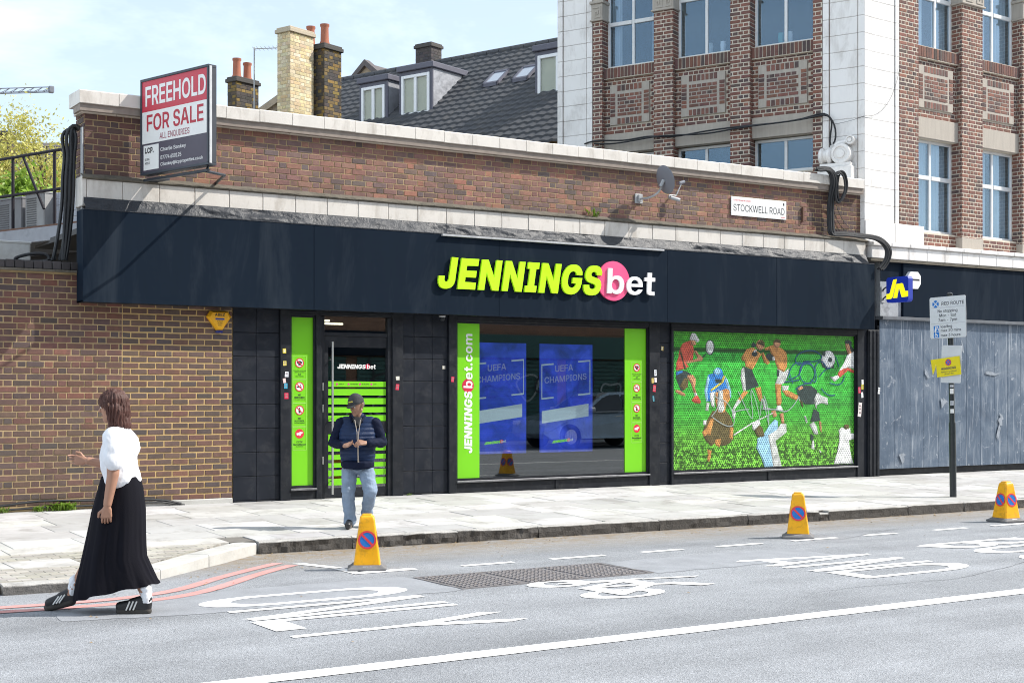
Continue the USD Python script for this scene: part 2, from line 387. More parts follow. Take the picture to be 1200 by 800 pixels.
# bed of mortar under the slabs
bv = []
for x in (-8, 5.85, 9, 14, 19.5, 34):
    for y in (kerb_y(max(x, 5.85)) + .12, .6):
        bv.append([x, y, pz(x, min(y, 0)) - .011])
obj('paving_bed', (np.array(bv), np.array([[2 * i, 2 * i + 2, 2 * i + 3, 2 * i + 1] for i in range(5)])), M_bed, pavement)
g = np.random.default_rng(3)
rows = [(-4.9, -3.62), (-3.62, -2.98), (-2.98, -2.34), (-2.34, -1.7), (-1.7, -1.06), (-1.06, -.45), (-.45, .3)]
for r, (y0, y1) in enumerate(rows):
    x = -3.2 + (r % 2) * .46 + g.uniform(-.1, .1)
    while x < 29:
        w = g.choice([.75, .9, .92, .62, 1.05], p=[.2, .35, .25, .1, .1])
        a, b = x, x + w
        x += w
        if r == 0:
            if b < 5.9:
                continue
            a = max(a, 6.2)
            yk = lambda xx: kerb_y(xx) + .13
            lo = max(yk(a), yk(b))
            m = slab(a, b, lo, y1, pz, lift=g.uniform(-.003, .002))
        else:
            m = slab(a, b, y0, y1, pz, lift=g.uniform(-.003, .002))
        t = .455 * g.uniform(.84, 1.14) * np.array([1, g.uniform(.975, 1.0), g.uniform(.94, .985)])
        if g.random() < .08:
            t *= .82
        obj('paving_slab', m, M_slab, pavement, tone=np.repeat([t], len(m[0]), 0))

# the pavement juts out into the road at the left
jut = thing('pavement_build_out', kind='structure')
edge = [(-6, -6.22), (2.0, -6.22), (3.35, -6.30), (3.9, -6.25), (4.22, -5.85), (5.05, -4.94), (5.86, -4.12)]
inner = [(-6, -6.0), (2.0, -6.0), (3.3, -6.06), (3.75, -6.0), (4.03, -5.66), (4.85, -4.74), (5.62, -3.98)]
jz = lambda x, y: float(np.interp(y, [-6.2, -3.7], [.082, .098]))
base = Polygon([(-6, -3.6), (-6, -6.1), (2.0, -6.1), (3.32, -6.16), (3.82, -6.1), (4.1, -5.76), (4.95, -4.84), (5.72, -4.05), (5.72, -3.6)])
obj('block_bed', move(prism(base, .1), 0, 0, -.035), M_bed, jut)
area = Polygon([*inner, (5.62, -4.06), (-6, -4.06)]).buffer(0)
def block_strip(y0, y1, x0, x1, bw, bl):
    out, r = [], 0
    y = y0
    while y < y1 - .03:
        x = x0 + (r % 2) * bl / 2
        while x < x1:
            q = area.intersection(sbox(x + .003, y + .003, x + bl - .003, y + bw - .003))
            if q.geom_type == 'Polygon' and q.area > .002:
                if q.area > .95 * (bl - .006) * (bw - .006):
                    out.append(slab(x, x + bl, y, y + bw, jz, gap=.003, lift=g.uniform(-.002, .002)))
                else:
                    out.append(move(prism(q, .05), 0, 0, jz(x, y) - .05))
            x += bl
        y += bw; r += 1
    return out
blocks = block_strip(-6.06, -5.18, 1.7, 5.7, .105, .21) + block_strip(-5.18, -4.57, 3.75, 5.7, .105, .21) + block_strip(-4.57, -4.06, 1.7, 5.7, .105, .21)
blocks.sort(key=lambda m: -abs(np.ptp(m[0][:, 0]) * np.ptp(m[0][:, 1])) + 0 * m[0][0, 0])
rest = []
for i, m in enumerate(blocks):
    t = .36 * g.uniform(.8, 1.15) * np.array([1, g.uniform(.93, .97), g.uniform(.8, .88)])
    if i < 298:
        obj('paving_block', m, M_sett, jut, tone=np.repeat([t], len(m[0]), 0))
    else:
        rest.append((m, np.repeat([t], len(m[0]), 0)))
if rest:
    obj('paving_blocks', [m for m, _ in rest], M_sett, jut, kind='stuff', tone=np.vstack([t for _, t in rest]))
for x0 in np.arange(-5.9, 3.7, .9):
    obj('paving_slab', slab(x0, min(x0 + .9, 3.75), -5.18, -4.57, jz), M_slab, jut, tone=np.repeat([[.47, .46, .44]], 12, 0))
for k, x0 in enumerate(np.arange(-5.9, 5.5, 1.15)):
    m = slab(x0, min(x0 + 1.15, 5.75), -4.06, -3.62, lambda x, y: float(np.interp(y, [-4.06, -3.6], [.095, .108])), lift=.004)
    obj('edge_stone', m, M_slab, jut, tone=np.repeat([[.5, .49, .46]], 12, 0))

def kerb_stone(p0, p1, w, ztop, zbot, rough, seed, tone):
    """Stone from p0 to p1 (front edge), w deep to the left of that line; a rough front is hewn."""
    p0, p1 = np.array(p0, float), np.array(p1, float)
    L = np.linalg.norm(p1 - p0); e = (p1 - p0) / L; nrm = np.array([-e[1], e[0]])     # points to the pavement
    p0 = p0 + e * .006; L -= .012
    nx, nz = max(4, int(L / .035)), 6
    v, f = [], []
    prof = [(0.0, zbot), (0.0, zbot + .3 * (ztop - zbot)), (0, zbot + .6 * (ztop - zbot)), (0.0, ztop - .018), (.006, ztop - .006), (.018, ztop), (w, ztop), (w, zbot)]
    for i in range(nx + 1):
        for j, (d, z) in enumerate(prof):
            s = L * i / nx
            p = p0 + e * s
            q = np.array([p[0] * 9 + seed, p[1] * 9, z * 22])
            h = (meshkit.fbm(q, 3, 5) - .5)
            dd = d - (rough * h * 2.0 if j < 4 else rough * h * .5 if j < 6 else 0)
            v.append([*(p + nrm * dd), z + (rough * .35 * (meshkit.noise(q * .5 + 3) - .5) if 3 <= j <= 5 else 0)])
    n = len(prof)
    for i in range(nx):
        for j in range(n - 1):
            a, b, c, d = i * n + j, (i + 1) * n + j, (i + 1) * n + j + 1, i * n + j + 1
            f += [[a, b, c], [a, c, d]]
    for j in range(1, n - 1):
        f += [[0, j, j + 1], [nx * n, nx * n + j + 1, nx * n + j]]
    return np.array(v), np.array(f)
kerb = thing('kerb', kind='structure')
cuts = [5.9, 7.0, 8.35, 9.45, 11.25, 12.7, 13.95, 14.12, 15.7, 16.9, 18.3, 19.6, 21.0, 22.3, 23.8, 25.2, 27]
for i, (a, b) in enumerate(zip(cuts, cuts[1:])):
    rough = .06 if a < 9.4 else .03 if a < 14 else .02
    m = kerb_stone((a, kerb_y(a)), (b, kerb_y(b)), .17, KERB_TOP + g.uniform(-.006, .006) - (.03 if 13.9 < a < 14 else 0), -.08, rough, i * 3.7, None)
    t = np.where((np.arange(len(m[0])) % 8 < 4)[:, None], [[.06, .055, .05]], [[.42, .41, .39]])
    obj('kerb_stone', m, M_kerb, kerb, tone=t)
for i, (a, b) in enumerate([((-6, -6.22), (-3.2, -6.22)), ((-3.2, -6.22), (.2, -6.22)), ((.2, -6.22), (2.72, -6.25)), ((2.74, -6.25), (3.75, -6.31))]):
    m = kerb_stone(a, b, .2, .085, -.08, .02, i * 5.1 + 90, None)
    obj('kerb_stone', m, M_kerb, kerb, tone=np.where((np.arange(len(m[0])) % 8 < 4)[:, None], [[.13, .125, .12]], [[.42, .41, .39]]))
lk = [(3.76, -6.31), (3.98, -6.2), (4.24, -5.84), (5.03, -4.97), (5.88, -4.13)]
for i, (a, b) in enumerate(zip(lk, lk[1:])):
    obj('kerb_stone', kerb_stone(a, b, .24, .086, -.08, .004, i * 9.3 + 40, None), M_kerblight, kerb, label='pale concrete kerb stone')

# far side of the street, behind the lens
obj('far_pavement', bx(-60, 90, -22.6, -19.65, -.2, .09), mat('far_paving', (.38, .37, .35), .9, .1, 1.2, fine=.1, fscale=90), kind='structure')

# ------------------------------------------------------------------ road markings
def ribbon(pts, w, z=None):
    pts = np.asarray(pts, float)
    d = np.gradient(pts, axis=0); d /= np.linalg.norm(d, axis=1, keepdims=True)
    nn = np.stack([-d[:, 1], d[:, 0]], 1)
    ws = np.broadcast_to(np.asarray(w, float), len(pts))[:, None] / 2
    a, b = pts + nn * ws, pts - nn * ws
    v = np.array([[*p, road_z(p[1]) + .005] for p in np.vstack([a, b])]); n = len(pts)
    f = []
    for i in range(n - 1):
        f += [[n + i, n + i + 1, i + 1], [n + i, i + 1, i]]
    return v, np.array(f)
def flatpoly(shape, z=.005):
    """painted area on the road"""
    out = []
    for q in getattr(shape, 'geoms', [shape]):
        v, f = trimesh.creation.triangulate_polygon(q, engine='earcut')
        v3 = np.c_[v, [road_z(y) + z for y in v[:, 1]]]
        n = np.cross(v3[f[:, 1]] - v3[f[:, 0]], v3[f[:, 2]] - v3[f[:, 0]])[:, 2]
        f = np.where(n[:, None] < 0, f[:, ::-1], f)
        out.append((v3, f))
    return cat_meshes(out)
def wobble(shape, amp=.006):
    """slightly ragged edges, as hot paint has"""
    shape = shape.segmentize(.07)
    def go(q):
        def ring(r):
            c = np.array(r.coords)[:-1]
            return c + (np.stack([meshkit.noise(np.c_[c * 6, np.full(len(c), 1.5)]), meshkit.noise(np.c_[c * 6, np.full(len(c), 8.5)])], 1) - .5) * 2 * amp
        return Polygon(ring(q.exterior), [ring(h) for h in q.interiors]).buffer(0)
    return union_all([go(q) for q in getattr(shape, 'geoms', [shape])])
def stroke(pts, w, ey=None):
    """stroke of a marking stretched along the road: w wide across, thicker along"""
    k = 3.2
    ls = LineString([(x / k, y) for x, y in pts]).buffer(w / 2, cap_style='square' if ey else 'flat', join_style='mitre', mitre_limit=2.5)
    return affinity.scale(ls, k, 1, origin=(0, 0))
def ring_arc(cx, cy, rx, ry, a0, a1, n=20):
    t = np.radians(np.linspace(a0, a1, n))
    return [(cx + rx * math.cos(a), cy + ry * math.sin(a)) for a in t]
LW = .085
def stadium(x0, x1, y0, y1, end=.45):
    t = [(x0 + end, y1), (x1 - end, y1)] + [(x1 - end + end * math.sin(a), (y0 + y1) / 2 + (y1 - y0) / 2 * math.cos(a)) for a in np.linspace(0, math.pi, 14)] + [(x0 + end - end * math.sin(a), (y0 + y1) / 2 - (y1 - y0) / 2 * math.cos(a)) for a in np.linspace(0, math.pi, 14)]
    return t
w1 = thing('road_lettering', 'large white word ONLY painted on the asphalt at the left', 'road marking')
O = stadium(4.08, 5.68, -7.93, -7.46)
obj('letter', flatpoly(wobble(stroke(O + O[:2], LW))), M_white_line, w1)
obj('letter', flatpoly(wobble(union_all([stroke([(4.02, -8.15), (5.72, -8.15)], LW), stroke([(4.02, -8.60), (5.72, -8.57)], LW), stroke([(5.66, -8.17), (4.06, -8.57)], LW)]))), M_white_line, w1)
obj('letter', flatpoly(wobble(union_all([stroke([(4.0, -8.735), (5.72, -8.735)], LW), sbox(3.98, -9.17, 4.22, -8.70)]))), M_white_line, w1)
obj('letter', flatpoly(wobble(union_all([stroke([(3.98, -9.45), (5.02, -9.45)], LW), stroke([(4.95, -9.45), (5.74, -9.23)], LW), stroke([(4.95, -9.45), (5.74, -9.67)], LW)]))), M_white_line, w1)
w2 = thing('road_lettering', 'white word AND painted on the asphalt beyond the cycle symbol', 'road marking')
obj('letter', flatpoly(wobble(union_all([stroke([(9.62, -7.73), (11.2, -7.99)], LW), stroke([(9.62, -8.21), (11.2, -7.97)], LW), stroke([(9.93, -7.80), (9.93, -8.16)], .055)]))), M_white_line, w2)
obj('letter', flatpoly(wobble(union_all([stroke([(9.64, -8.38), (11.28, -8.38)], LW), stroke([(9.7, -8.73), (11.3, -8.76)], LW), stroke([(11.22, -8.40), (9.74, -8.71)], LW)]))), M_white_line, w2)
Dp = [(9.76, -8.90), (10.75, -8.88)] + ring_arc(10.75, -9.11, .5, .23, 90, -90, 14) + [(9.76, -9.34)]
obj('letter', flatpoly(wobble(union_all([stroke(Dp, LW), stroke([(9.82, -8.87), (9.82, -9.37)], .055)]))), M_white_line, w2)
w3 = thing('road_lettering', 'white letters BUS painted on the asphalt at the far right', 'road marking')
B1 = [(12.34, -7.68), (13.98, -7.70)] ; 
obj('letter', flatpoly(wobble(union_all([stroke([(12.36, -7.70), (14.0, -7.72)], LW), stroke([(12.40, -7.70)] + ring_arc(12.85, -7.92, .32, .2, -170, 10, 10) + [(13.1, -7.75)], LW), stroke([(13.12, -7.76)] + ring_arc(13.6, -7.9, .42, .17, -170, 80, 12), LW)]))), M_white_line, w3)
obj('letter', flatpoly(wobble(stroke([(14.1, -8.28), (12.95, -8.30)] + ring_arc(12.95, -8.48, .45, .2, 90, 270, 12) + [(12.95, -8.68), (14.1, -8.70)], LW))), M_white_line, w3)
obj('letter', flatpoly(wobble(stroke([(12.62, -8.95)] + ring_arc(12.8, -9.12, .38, .17, 150, 300, 10) + ring_arc(13.5, -9.1, .4, .16, 210, 20, 10)[::-1], LW))), M_white_line, w3)
# cycle symbol: two wheels, frame, saddle and bars, lying along the lane
cy_s = [stroke(ring_arc(7.12, -8.16, .23, .17, 0, 360, 28), .055), stroke(ring_arc(7.24, -8.96, .33, .20, 0, 360, 28), .055),
        stroke([(7.12, -8.16), (7.75, -8.32), (7.80, -8.62), (7.24, -8.96), (7.18, -8.52), (7.75, -8.32)], .055), stroke([(7.18, -8.52), (7.80, -8.62), (8.02, -8.70)], .055),
        stroke([(7.12, -8.16), (7.78, -8.26), (7.98, -8.28)], .05), stroke([(7.98, -8.30), (8.50, -8.42)], .05), stroke([(7.98, -8.62), (8.22, -8.92)], .06)]
cyc = thing('cycle_symbol', 'white bicycle symbol painted on the road beside the iron grid cover', 'road marking')
obj('wheel', flatpoly(wobble(cy_s[0], .004)), M_white_line, cyc); obj('wheel', flatpoly(wobble(cy_s[1], .004)), M_white_line, cyc)
obj('cycle_frame', flatpoly(wobble(union_all(cy_s[2:]), .004), .0065), M_white_line, cyc)
obj('lane_line', flatpoly(wobble(Polygon([(-30, -10.95), (45, -10.66), (45, -10.46), (-30, -10.75)]).segmentize(.4), .006)), M_white_line, label='thick solid white lane line along the near carriageway', cat='road marking')
dl = ['short white dash in front of the iron grid cover', 'white dash just beyond the iron grid cover, left of the pale dash', 'white dash halfway between the near and the middle cone', 'white dash just before the middle cone',
      'white dash under the middle cone', 'white dash right of the middle cone', 'white dash left of the far cone', 'white dash under the far cone']
for k, (a, b) in enumerate([(7.06, 7.66), (8.12, 8.8), (9.3, 9.86), (10.35, 11.02), (11.5, 12.2), (12.68, 13.22), (13.9, 14.5), (15.0, 15.75)]):
    obj('bay_dash', flatpoly(wobble(sbox(a, -6.60, b, -6.51), .005)), M_white_line, label=dl[k], cat='road marking', group='dashes edging the loading bay')
obj('bay_corner_line', flatpoly(wobble(union_all([Polygon([(5.80, -5.28), (5.92, -5.33), (6.02, -6.0), (5.92, -6.02)]), sbox(5.88, -6.57, 6.56, -6.44), Polygon([(5.88, -6.1), (5.98, -6.1), (5.98, -6.55), (5.88, -6.55)])]), .006)), M_white_line, label='white corner mark of the loading bay under the nearest cone', cat='road marking')
c1 = spline([(-6, -6.85), (1.5, -6.87), (2.55, -6.94), (3.3, -6.98), (3.9, -6.83), (4.6, -6.22), (5.2, -5.6), (5.72, -5.10)], 60)
c2 = spline([(-6, -7.08), (1.5, -7.1), (2.5, -7.18), (3.3, -7.24), (3.95, -7.12), (4.55, -6.66), (5.15, -6.02), (5.74, -5.42)], 60)
obj('red_line', ribbon(c1, .13), M_red_line, label='inner faded red no-stopping line, nearer the kerb', cat='road marking', group='double red line')
obj('red_line', ribbon(c2, .13), M_red_line, label='outer faded red no-stopping line, nearer the lane', cat='road marking', group='double red line')

# ------------------------------------------------------------------ iron grid cover in the road
gc = thing('grid_cover', 'studded dark iron access cover set into the road', 'access cover')
obj('cover_frame', [bx(6.22, 8.34, -7.99, -7.95, -.02, .006), bx(6.22, 8.34, -7.12, -7.08, -.02, .006), bx(6.22, 6.26, -7.95, -7.12, -.02, .006), bx(8.30, 8.34, -7.95, -7.12, -.02, .006)], M_iron, gc)
pans = [(6.265, 6.94), (6.95, 7.61), (7.62, 8.295)]
for a, b in pans:
    pl = obj('cover_plate', bx(a, b, -7.945, -7.125, -.02, .001), M_iron, gc)
    studs = []
    for i, x in enumerate(np.arange(a + .035, b - .03, .062)):
        for j, y in enumerate(np.arange(-7.92 + (i % 2) * .03, -7.13, .062)):
            studs.append(cbx(x - .021, x + .021, y - .021, y + .021, -.005, .013, .006))
    obj('stud', studs, M_iron, pl, kind='stuff')

# newer surfacing, cracks and litter on the carriageway
M_patch = mat('newer_asphalt', (.262, .274, .295), .85, .16, 3, fine=.22, fscale=150, bump=.003, bscale=120)
obj('road_patch', flatpoly(wobble(Polygon([(2.9, -7.32), (4.6, -6.95), (6.2, -6.95), (6.2, -8.05), (3.9, -8.1), (2.8, -7.9)]).segmentize(.2), .07), .0025), M_patch, kind='structure')
obj('road_patch', flatpoly(wobble(sbox(8.36, -8.02, 10.9, -7.06).segmentize(.2), .05), .0025), M_patch, kind='structure')
M_crack = mat('tar_crack', (.05, .05, .052), .9, .2, 30)
g = np.random.default_rng(21)
def crack(x, y, ang, L):
    pts = [(x, y)]
    for k in range(int(L / .12)):
        ang = ang * .96 + g.normal(0, .09); x += .12 * math.cos(ang); y += .12 * math.sin(ang); pts.append((x, y))
    w = np.interp(np.linspace(0, 1, len(pts)), [0, .2, .8, 1], [.002, .006, .006, .001]) * g.uniform(.6, 1.3, len(pts))
    v, f = ribbon(pts, w); v[:, 2] -= .001
    return v, f
cracks = [crack(*c) for c in ((8.5, -9.8, -.02, 4.5), (11.2, -6.9, .1, 3.0), (9.8, -5.6, .05, 3.4), (12.6, -9.6, .02, 3.5), (6.9, -5.35, .0, 2.2))]
obj('road_cracks', cracks, M_crack, label='fine dark cracks wandering through the asphalt', cat='cracks', kind='stuff')
V, F_ = [], []
for k in range(420):
    t = g.random()
    if t < .72:
        x = g.uniform(5.9, 19); y = kerb_y(x) - abs(g.normal(.06, .28)) - .03
    elif t < .86:
        x = g.uniform(4.3, 6.6); y = np.interp(x, [4.2, 5.9], [-6.1, -4.2]) - abs(g.normal(.1, .3)) - .08
    else:
        x = g.uniform(2, 16); y = g.uniform(-10, -5)
    s = g.uniform(.006, .020); a = g.uniform(0, 6.28); z = road_z(y) + .007
    c, d = s * math.cos(a), s * math.sin(a); n = len(V)
    V += [[x - c, y - d, z], [x + d * .5, y - c * .5, z + s * .35], [x + c, y + d, z + s * .2], [x - d * .5, y + c * .5, z + .001]]
    F_ += [[n, n + 1, n + 2], [n, n + 2, n + 3]]
obj('street_litter', (np.array(V), np.array(F_)), mat('dry_leaf', (.26, .17, .07), .8, .5, 30), label='dry leaf scraps and grit lying in the gutter', cat='litter', kind='stuff')
# ------------------------------------------------------------------ brickwork
LENS = np.array([0, -18.6, 1.7])
def lay(s0, s1, z0, z1, course=.081, bl=.228, bond='flemish', joint=.011, holes=(), shift=0.0):
    """Rectangles (s0, s1, z0, z1) of the bricks of one wall face."""
    out, r, z = [], 0, z0
    while z < z1 - .02:
        top = min(z + course - joint, z1)
        s = s0 - bl + shift
        if bond == 'stretcher':
            s += (r % 2) * bl / 2; k = 0
        elif bond == 'flemish':
            s += (r % 2) * bl * .75; k = 0
        else:
            k = 0
            s += (r % 2) * bl * .25
        while s < s1:
            L = bl if bond == 'stretcher' else (bl if k % 2 == 0 else bl / 2) if bond == 'flemish' else (bl if r % 2 == 0 else bl / 2)
            a, b = max(s, s0), min(s + L - joint, s1)
            parts = [(a, b)] if b - a > .025 else []
            for h0, h1, g0, g1 in holes:
                if top > g0 + .01 and z < g1 - .01:
                    nxt = []
                    for a_, b_ in parts:
                        if b_ <= h0 or a_ >= h1:
                            nxt.append((a_, b_))
                        else:
                            if h0 - a_ > .03: nxt.append((a_, h0))
                            if b_ - h1 > .03: nxt.append((h1, b_))
                    parts = nxt
            out += [(a_, b_, z, top) for a_, b_ in parts]
            s += L; k += 1
        z += course; r += 1
    return out

def brick(fr, rect, g, d=0.0, proud=.006, jit=.0025):
    a, b, z0, z1 = rect
    c = .004
    p = proud + g.uniform(-jit, jit)
    j = lambda: g.uniform(-jit, jit)
    v = np.array([[a + c + j(), z0 + c + j(), d + p], [b - c + j(), z0 + c + j(), d + p], [b - c + j(), z1 - c + j(), d + p], [a + c + j(), z1 - c + j(), d + p],
                  [a + j(), z0 + j(), d + p - c], [b + j(), z0 + j(), d + p - c], [b + j(), z1 + j(), d + p - c], [a + j(), z1 + j(), d + p - c],
                  [a, z0, d - .012], [b, z0, d - .012], [b, z1, d - .012], [a, z1, d - .012]])
    return fr.pts(v), BRICKF
BRICKF = [[0, 1, 2], [0, 2, 3]]
for _k in range(4):
    _k2 = (_k + 1) % 4
    BRICKF += [[4 + _k, 4 + _k2, _k2], [4 + _k, _k2, _k], [8 + _k, 8 + _k2, 4 + _k2], [8 + _k, 4 + _k2, 4 + _k]]
BRICKF = np.array(BRICKF)

def palette(g, cols, wts, spread=.16):
    c = np.array(cols[g.choice(len(cols), p=wts)]) * g.uniform(1 - spread, 1 + spread)
    return c * g.uniform(.95, 1.05, 3)

def brickwork(parent, layers, limit=300, name='brick', seed=1, m=None):
    """layers: (frame, rects, colour function, d). The bricks that show largest become parts, the others one part."""
    g = np.random.default_rng(seed)
    items = []
    for fr, rects, col, d in layers:
        for r in rects:
            me = brick(fr, r, g, d)
            ctr = me[0][:4].mean(0)
            dist = np.linalg.norm(ctr - LENS)
            vis = 1.0 if abs(math.degrees(math.atan2((ctr - LENS) @ RT, (ctr - LENS) @ AX))) < 20.1 and (ctr[2] - 1.7) / ((ctr - LENS) @ AX) < .281 else .01
            facing = max(.05, fr.n @ (LENS - ctr) / dist)
            items.append((vis * facing * (r[1] - r[0]) * (r[3] - r[2]) / dist ** 2, me, col(g, r)))
    items.sort(key=lambda t: -t[0])
    for k, (_, me, c) in enumerate(items[:limit]):
        obj(name, me, m or M_brick, parent, tone=np.repeat([c], 12, 0))
    if items[limit:]:
        V = np.concatenate([me[0] for _, me, _ in items[limit:]])
        F = np.concatenate([BRICKF + 12 * k for k in range(len(items) - limit)])
        obj(name + 's', (V, F), m or M_brick, parent, kind='stuff', tone=np.repeat([c for _, _, c in items[limit:]], 12, 0))

FF = Frame((0, 0), (1, 0))
COLS_RED = [(.14, .070, .055), (.118, .066, .054), (.105, .064, .056), (.165, .075, .055), (.085, .060, .055)]
COLS_BRN = [(.125, .078, .062), (.11, .073, .062), (.14, .076, .06), (.09, .068, .062), (.155, .078, .058)]

# ------------------------------------------------------------------ brick wall at the left
lw = thing('brick_wall', 'tall red-brown brick wall with yellow mortar at the left of the shop', 'wall')
obj('mortar', bx(-8, 5.66, 0, .33, -.1, 3.30), M_mortar_pale, lw)
obj('mortar', bx(5.66, 7.2, 0, .33, -.1, 3.02), M_mortar_yellow, lw, label='yellow sand mortar of the newer stretch')
def col_left(g, r):
    z = (r[2] + r[3]) / 2
    if r[0] > 5.6:
        return palette(g, COLS_BRN, [.3, .3, .2, .1, .1], .14)
    if z > 1.45:
        return palette(g, COLS_RED, [.35, .25, .2, .12, .08])
    return palette(g, COLS_BRN, [.4, .3, .15, .1, .05])
r_old = lay(-8, 5.655, .27, 3.29, .0811, .228, 'flemish', .014)
r_new = lay(5.668, 7.195, .27, 2.96, .0811, .228, 'stretcher', .018)
brickwork(lw, [(FF, [r for r in r_old if r[1] > 3.4] + [r for r in r_old if r[1] <= 3.4], col_left, 0), (FF, r_new, col_left, 0)], seed=11)
cop = []
for k, x in enumerate(np.arange(-8, 5.05, .118)):
    obj('coping_brick', cbx(x, x + .107, -.045, .345, 3.315, 3.42 + rng.uniform(-.004, .004), .008), M_brick, lw, tone=np.repeat([np.array([.045, .04, .042]) * rng.uniform(.7, 1.4)], 24, 0)) if x > 3.6 else cop.append(cbx(x, x + .107, -.045, .345, 3.315, 3.42, .008))
obj('coping_bricks', cop, mat('dark_coping', (.045, .04, .042), .85, .3, 8), lw, kind='stuff')
obj('creasing_course', [bx(-8, 5.05, -.06, .35, 3.285, 3.313)], M_stone_dirty, lw)
obj('plinth', cbx(5.9, 7.195, -.035, .05, .05, .268, .01), M_kerblight, lw)
cabm = [FF.tube(spline([(-6, .30, .04), (2.5, .29, .04), (4.1, .285, .05), (4.5, .325, .05), (5.0, .32, .05), (5.7, .305, .05), (6.1, .29, .05), (6.45, .22, .06)], 60), .016), FF.tube(spline([(-6, .22, .05), (4.0, .225, .05), (4.6, .245, .05), (5.6, .25, .05), (6.3, .24, .06), (6.5, .2, .05)], 40), .013)]
obj('ground_cable', cabm, M_black_rubber, label='two black cables sagging along the foot of the brick wall', cat='cable')

# ------------------------------------------------------------------ betting shop
shop = thing('shop_building', 'single-storey brick betting shop with a navy fascia', 'shop')
obj('wall_core', [bx(5.16, 19.46, 0, .36, 4.5, 5.42)], M_mortar_pale, shop); obj('side_wall', [bx(5.16, 5.5, .0, .36, 3.0, 4.5)], M_grout, shop)
obj('roof', bx(5.5, 19.46, .36, 4.0, 3.98, 4.06), mat('flat_roof_felt', (.06, .06, .062), .9, .2, 1.5), shop)
SL = Frame((5.16, 0), (0, -1))
def col_par(g, r):
    x = (r[0] + r[1]) / 2
    if x < 6.4:
        return palette(g, COLS_RED, [.45, .3, .15, .02, .08])
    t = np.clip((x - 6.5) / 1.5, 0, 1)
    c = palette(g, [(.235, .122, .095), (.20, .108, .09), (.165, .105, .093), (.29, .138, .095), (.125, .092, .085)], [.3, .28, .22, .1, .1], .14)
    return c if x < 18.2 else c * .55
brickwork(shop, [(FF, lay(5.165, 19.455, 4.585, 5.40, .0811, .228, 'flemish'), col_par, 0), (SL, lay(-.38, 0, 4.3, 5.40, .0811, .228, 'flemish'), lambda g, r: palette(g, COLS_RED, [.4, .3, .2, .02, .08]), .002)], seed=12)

def extrude_profile(pr, x0, x1):
    """pr: (d, z) outline, extruded along the shop front."""
    me = trimesh.creation.extrude_polygon(Polygon(pr), x1 - x0, engine='earcut')
    v = np.array(me.vertices)                                  # (d, z, x)
    return np.stack([v[:, 2] + x0, -v[:, 0], v[:, 1]], 1), np.array(me.faces)[:, ::-1] if np.linalg.det([[0, 0, 1], [-1, 0, 0], [0, 1, 0]]) < 0 else np.array(me.faces)
cove = [(-.30, 5.385), (.035, 5.385), (.045, 5.40), (.085, 5.44), (.10, 5.475), (.115, 5.492), (-.30, 5.492)]
cap_ = [(-.37, 5.495), (.145, 5.495), (.15, 5.50), (.15, 5.655), (.14, 5.668), (-.37, 5.68)]
cx = [5.055, 5.575] + [6.07 + .4925 * k for k in range(28)]
cx = [c for c in cx if c < 19.2] + [19.42]
for a, b in zip(cx, cx[1:]):
    dz = rng.uniform(-.004, .004)
    s = obj('coping_stone', move(extrude_profile(cap_, a + .004, b - .004), 0, rng.uniform(-.003, .003), dz), M_shopfai, shop)
    obj('cove', move(extrude_profile(cove, max(a, 5.10) + .003, b - .003), 0, 0, dz * .5), M_cove, s)
obj('coping_joint', [bx(5.07, 19.42, -.12, .2, 5.40, 5.64)], M_faience_joint, shop)
# string course of white tiles with a dirty ledge
tx = [5.165, 5.64] + [6.135 + .4925 * k for k in range(28)]
tx = [c for c in tx if c < 19.3] + [19.50]
for k, (a, b) in enumerate(zip(tx, tx[1:])):
    obj('string_course_tile', cbx(a + .004, b - .004, -.10 + rng.uniform(-.003, .003), -.02, 4.272, 4.512, .006), M_shopfai, shop)
obj('string_course_end', [cbx(5.10, 5.161, -.10, .22, 4.16, 4.55, .006)], M_shopfai, shop)
obj('string_course_backing', bx(5.165, 19.5, -.09, 0, 4.26, 4.52), M_faience_joint, shop)
lv, lf = [], []
nx = 420
for i in range(nx + 1):
    x = 5.10 + (19.52 - 5.10) * i / nx
    for j, (d, z) in enumerate([(0, 4.60), (.06, 4.575), (.125, 4.548), (.135, 4.53), (.12, 4.515), (0, 4.514)]):
        q = np.array([x * 7, j * 1.3, 2.2]); h = meshkit.fbm(q, 3, 9) - .5
        lv.append([x, -d - (.012 * h if j in (2, 3) else 0), z + (.022 * h if j < 4 else 0)])
for i in range(nx):
    for j in range(5):
        a = i * 6 + j
        lf += [[a, a + 1, a + 7], [a, a + 7, a + 6]]
obj('ledge', (np.array(lv), np.array(lf)), M_stone_dirty, shop)
# crumpled lead flashing
lv, lf = [], []
nx, nz = 700, 8
for i in range(nx + 1):
    x = 5.12 + (19.5 - 5.12) * i / nx
    for j in range(nz + 1):
        t = j / nz
        q = np.array([x * 3.2, t * 2.6, 0.7]); h = meshkit.fbm(q * [1, 1, 1], 4, 21) - .5
        lv.append([x, -(.09 + .10 * t) - .10 * h * min(1, 4 * t * (1.15 - t)) * (1.5 if meshkit.noise(np.array([x * .8, 0, 3.0])) > .5 else .5), 4.285 - .19 * t + .012 * h])
for i in range(nx):
    for j in range(nz):
        a = i * (nz + 1) + j
        lf += [[a, a + 1, a + nz + 2], [a, a + nz + 2, a + nz + 1]]
obj('lead_flashing', (np.array(lv), np.array(lf)), M_lead, shop, smooth=True)
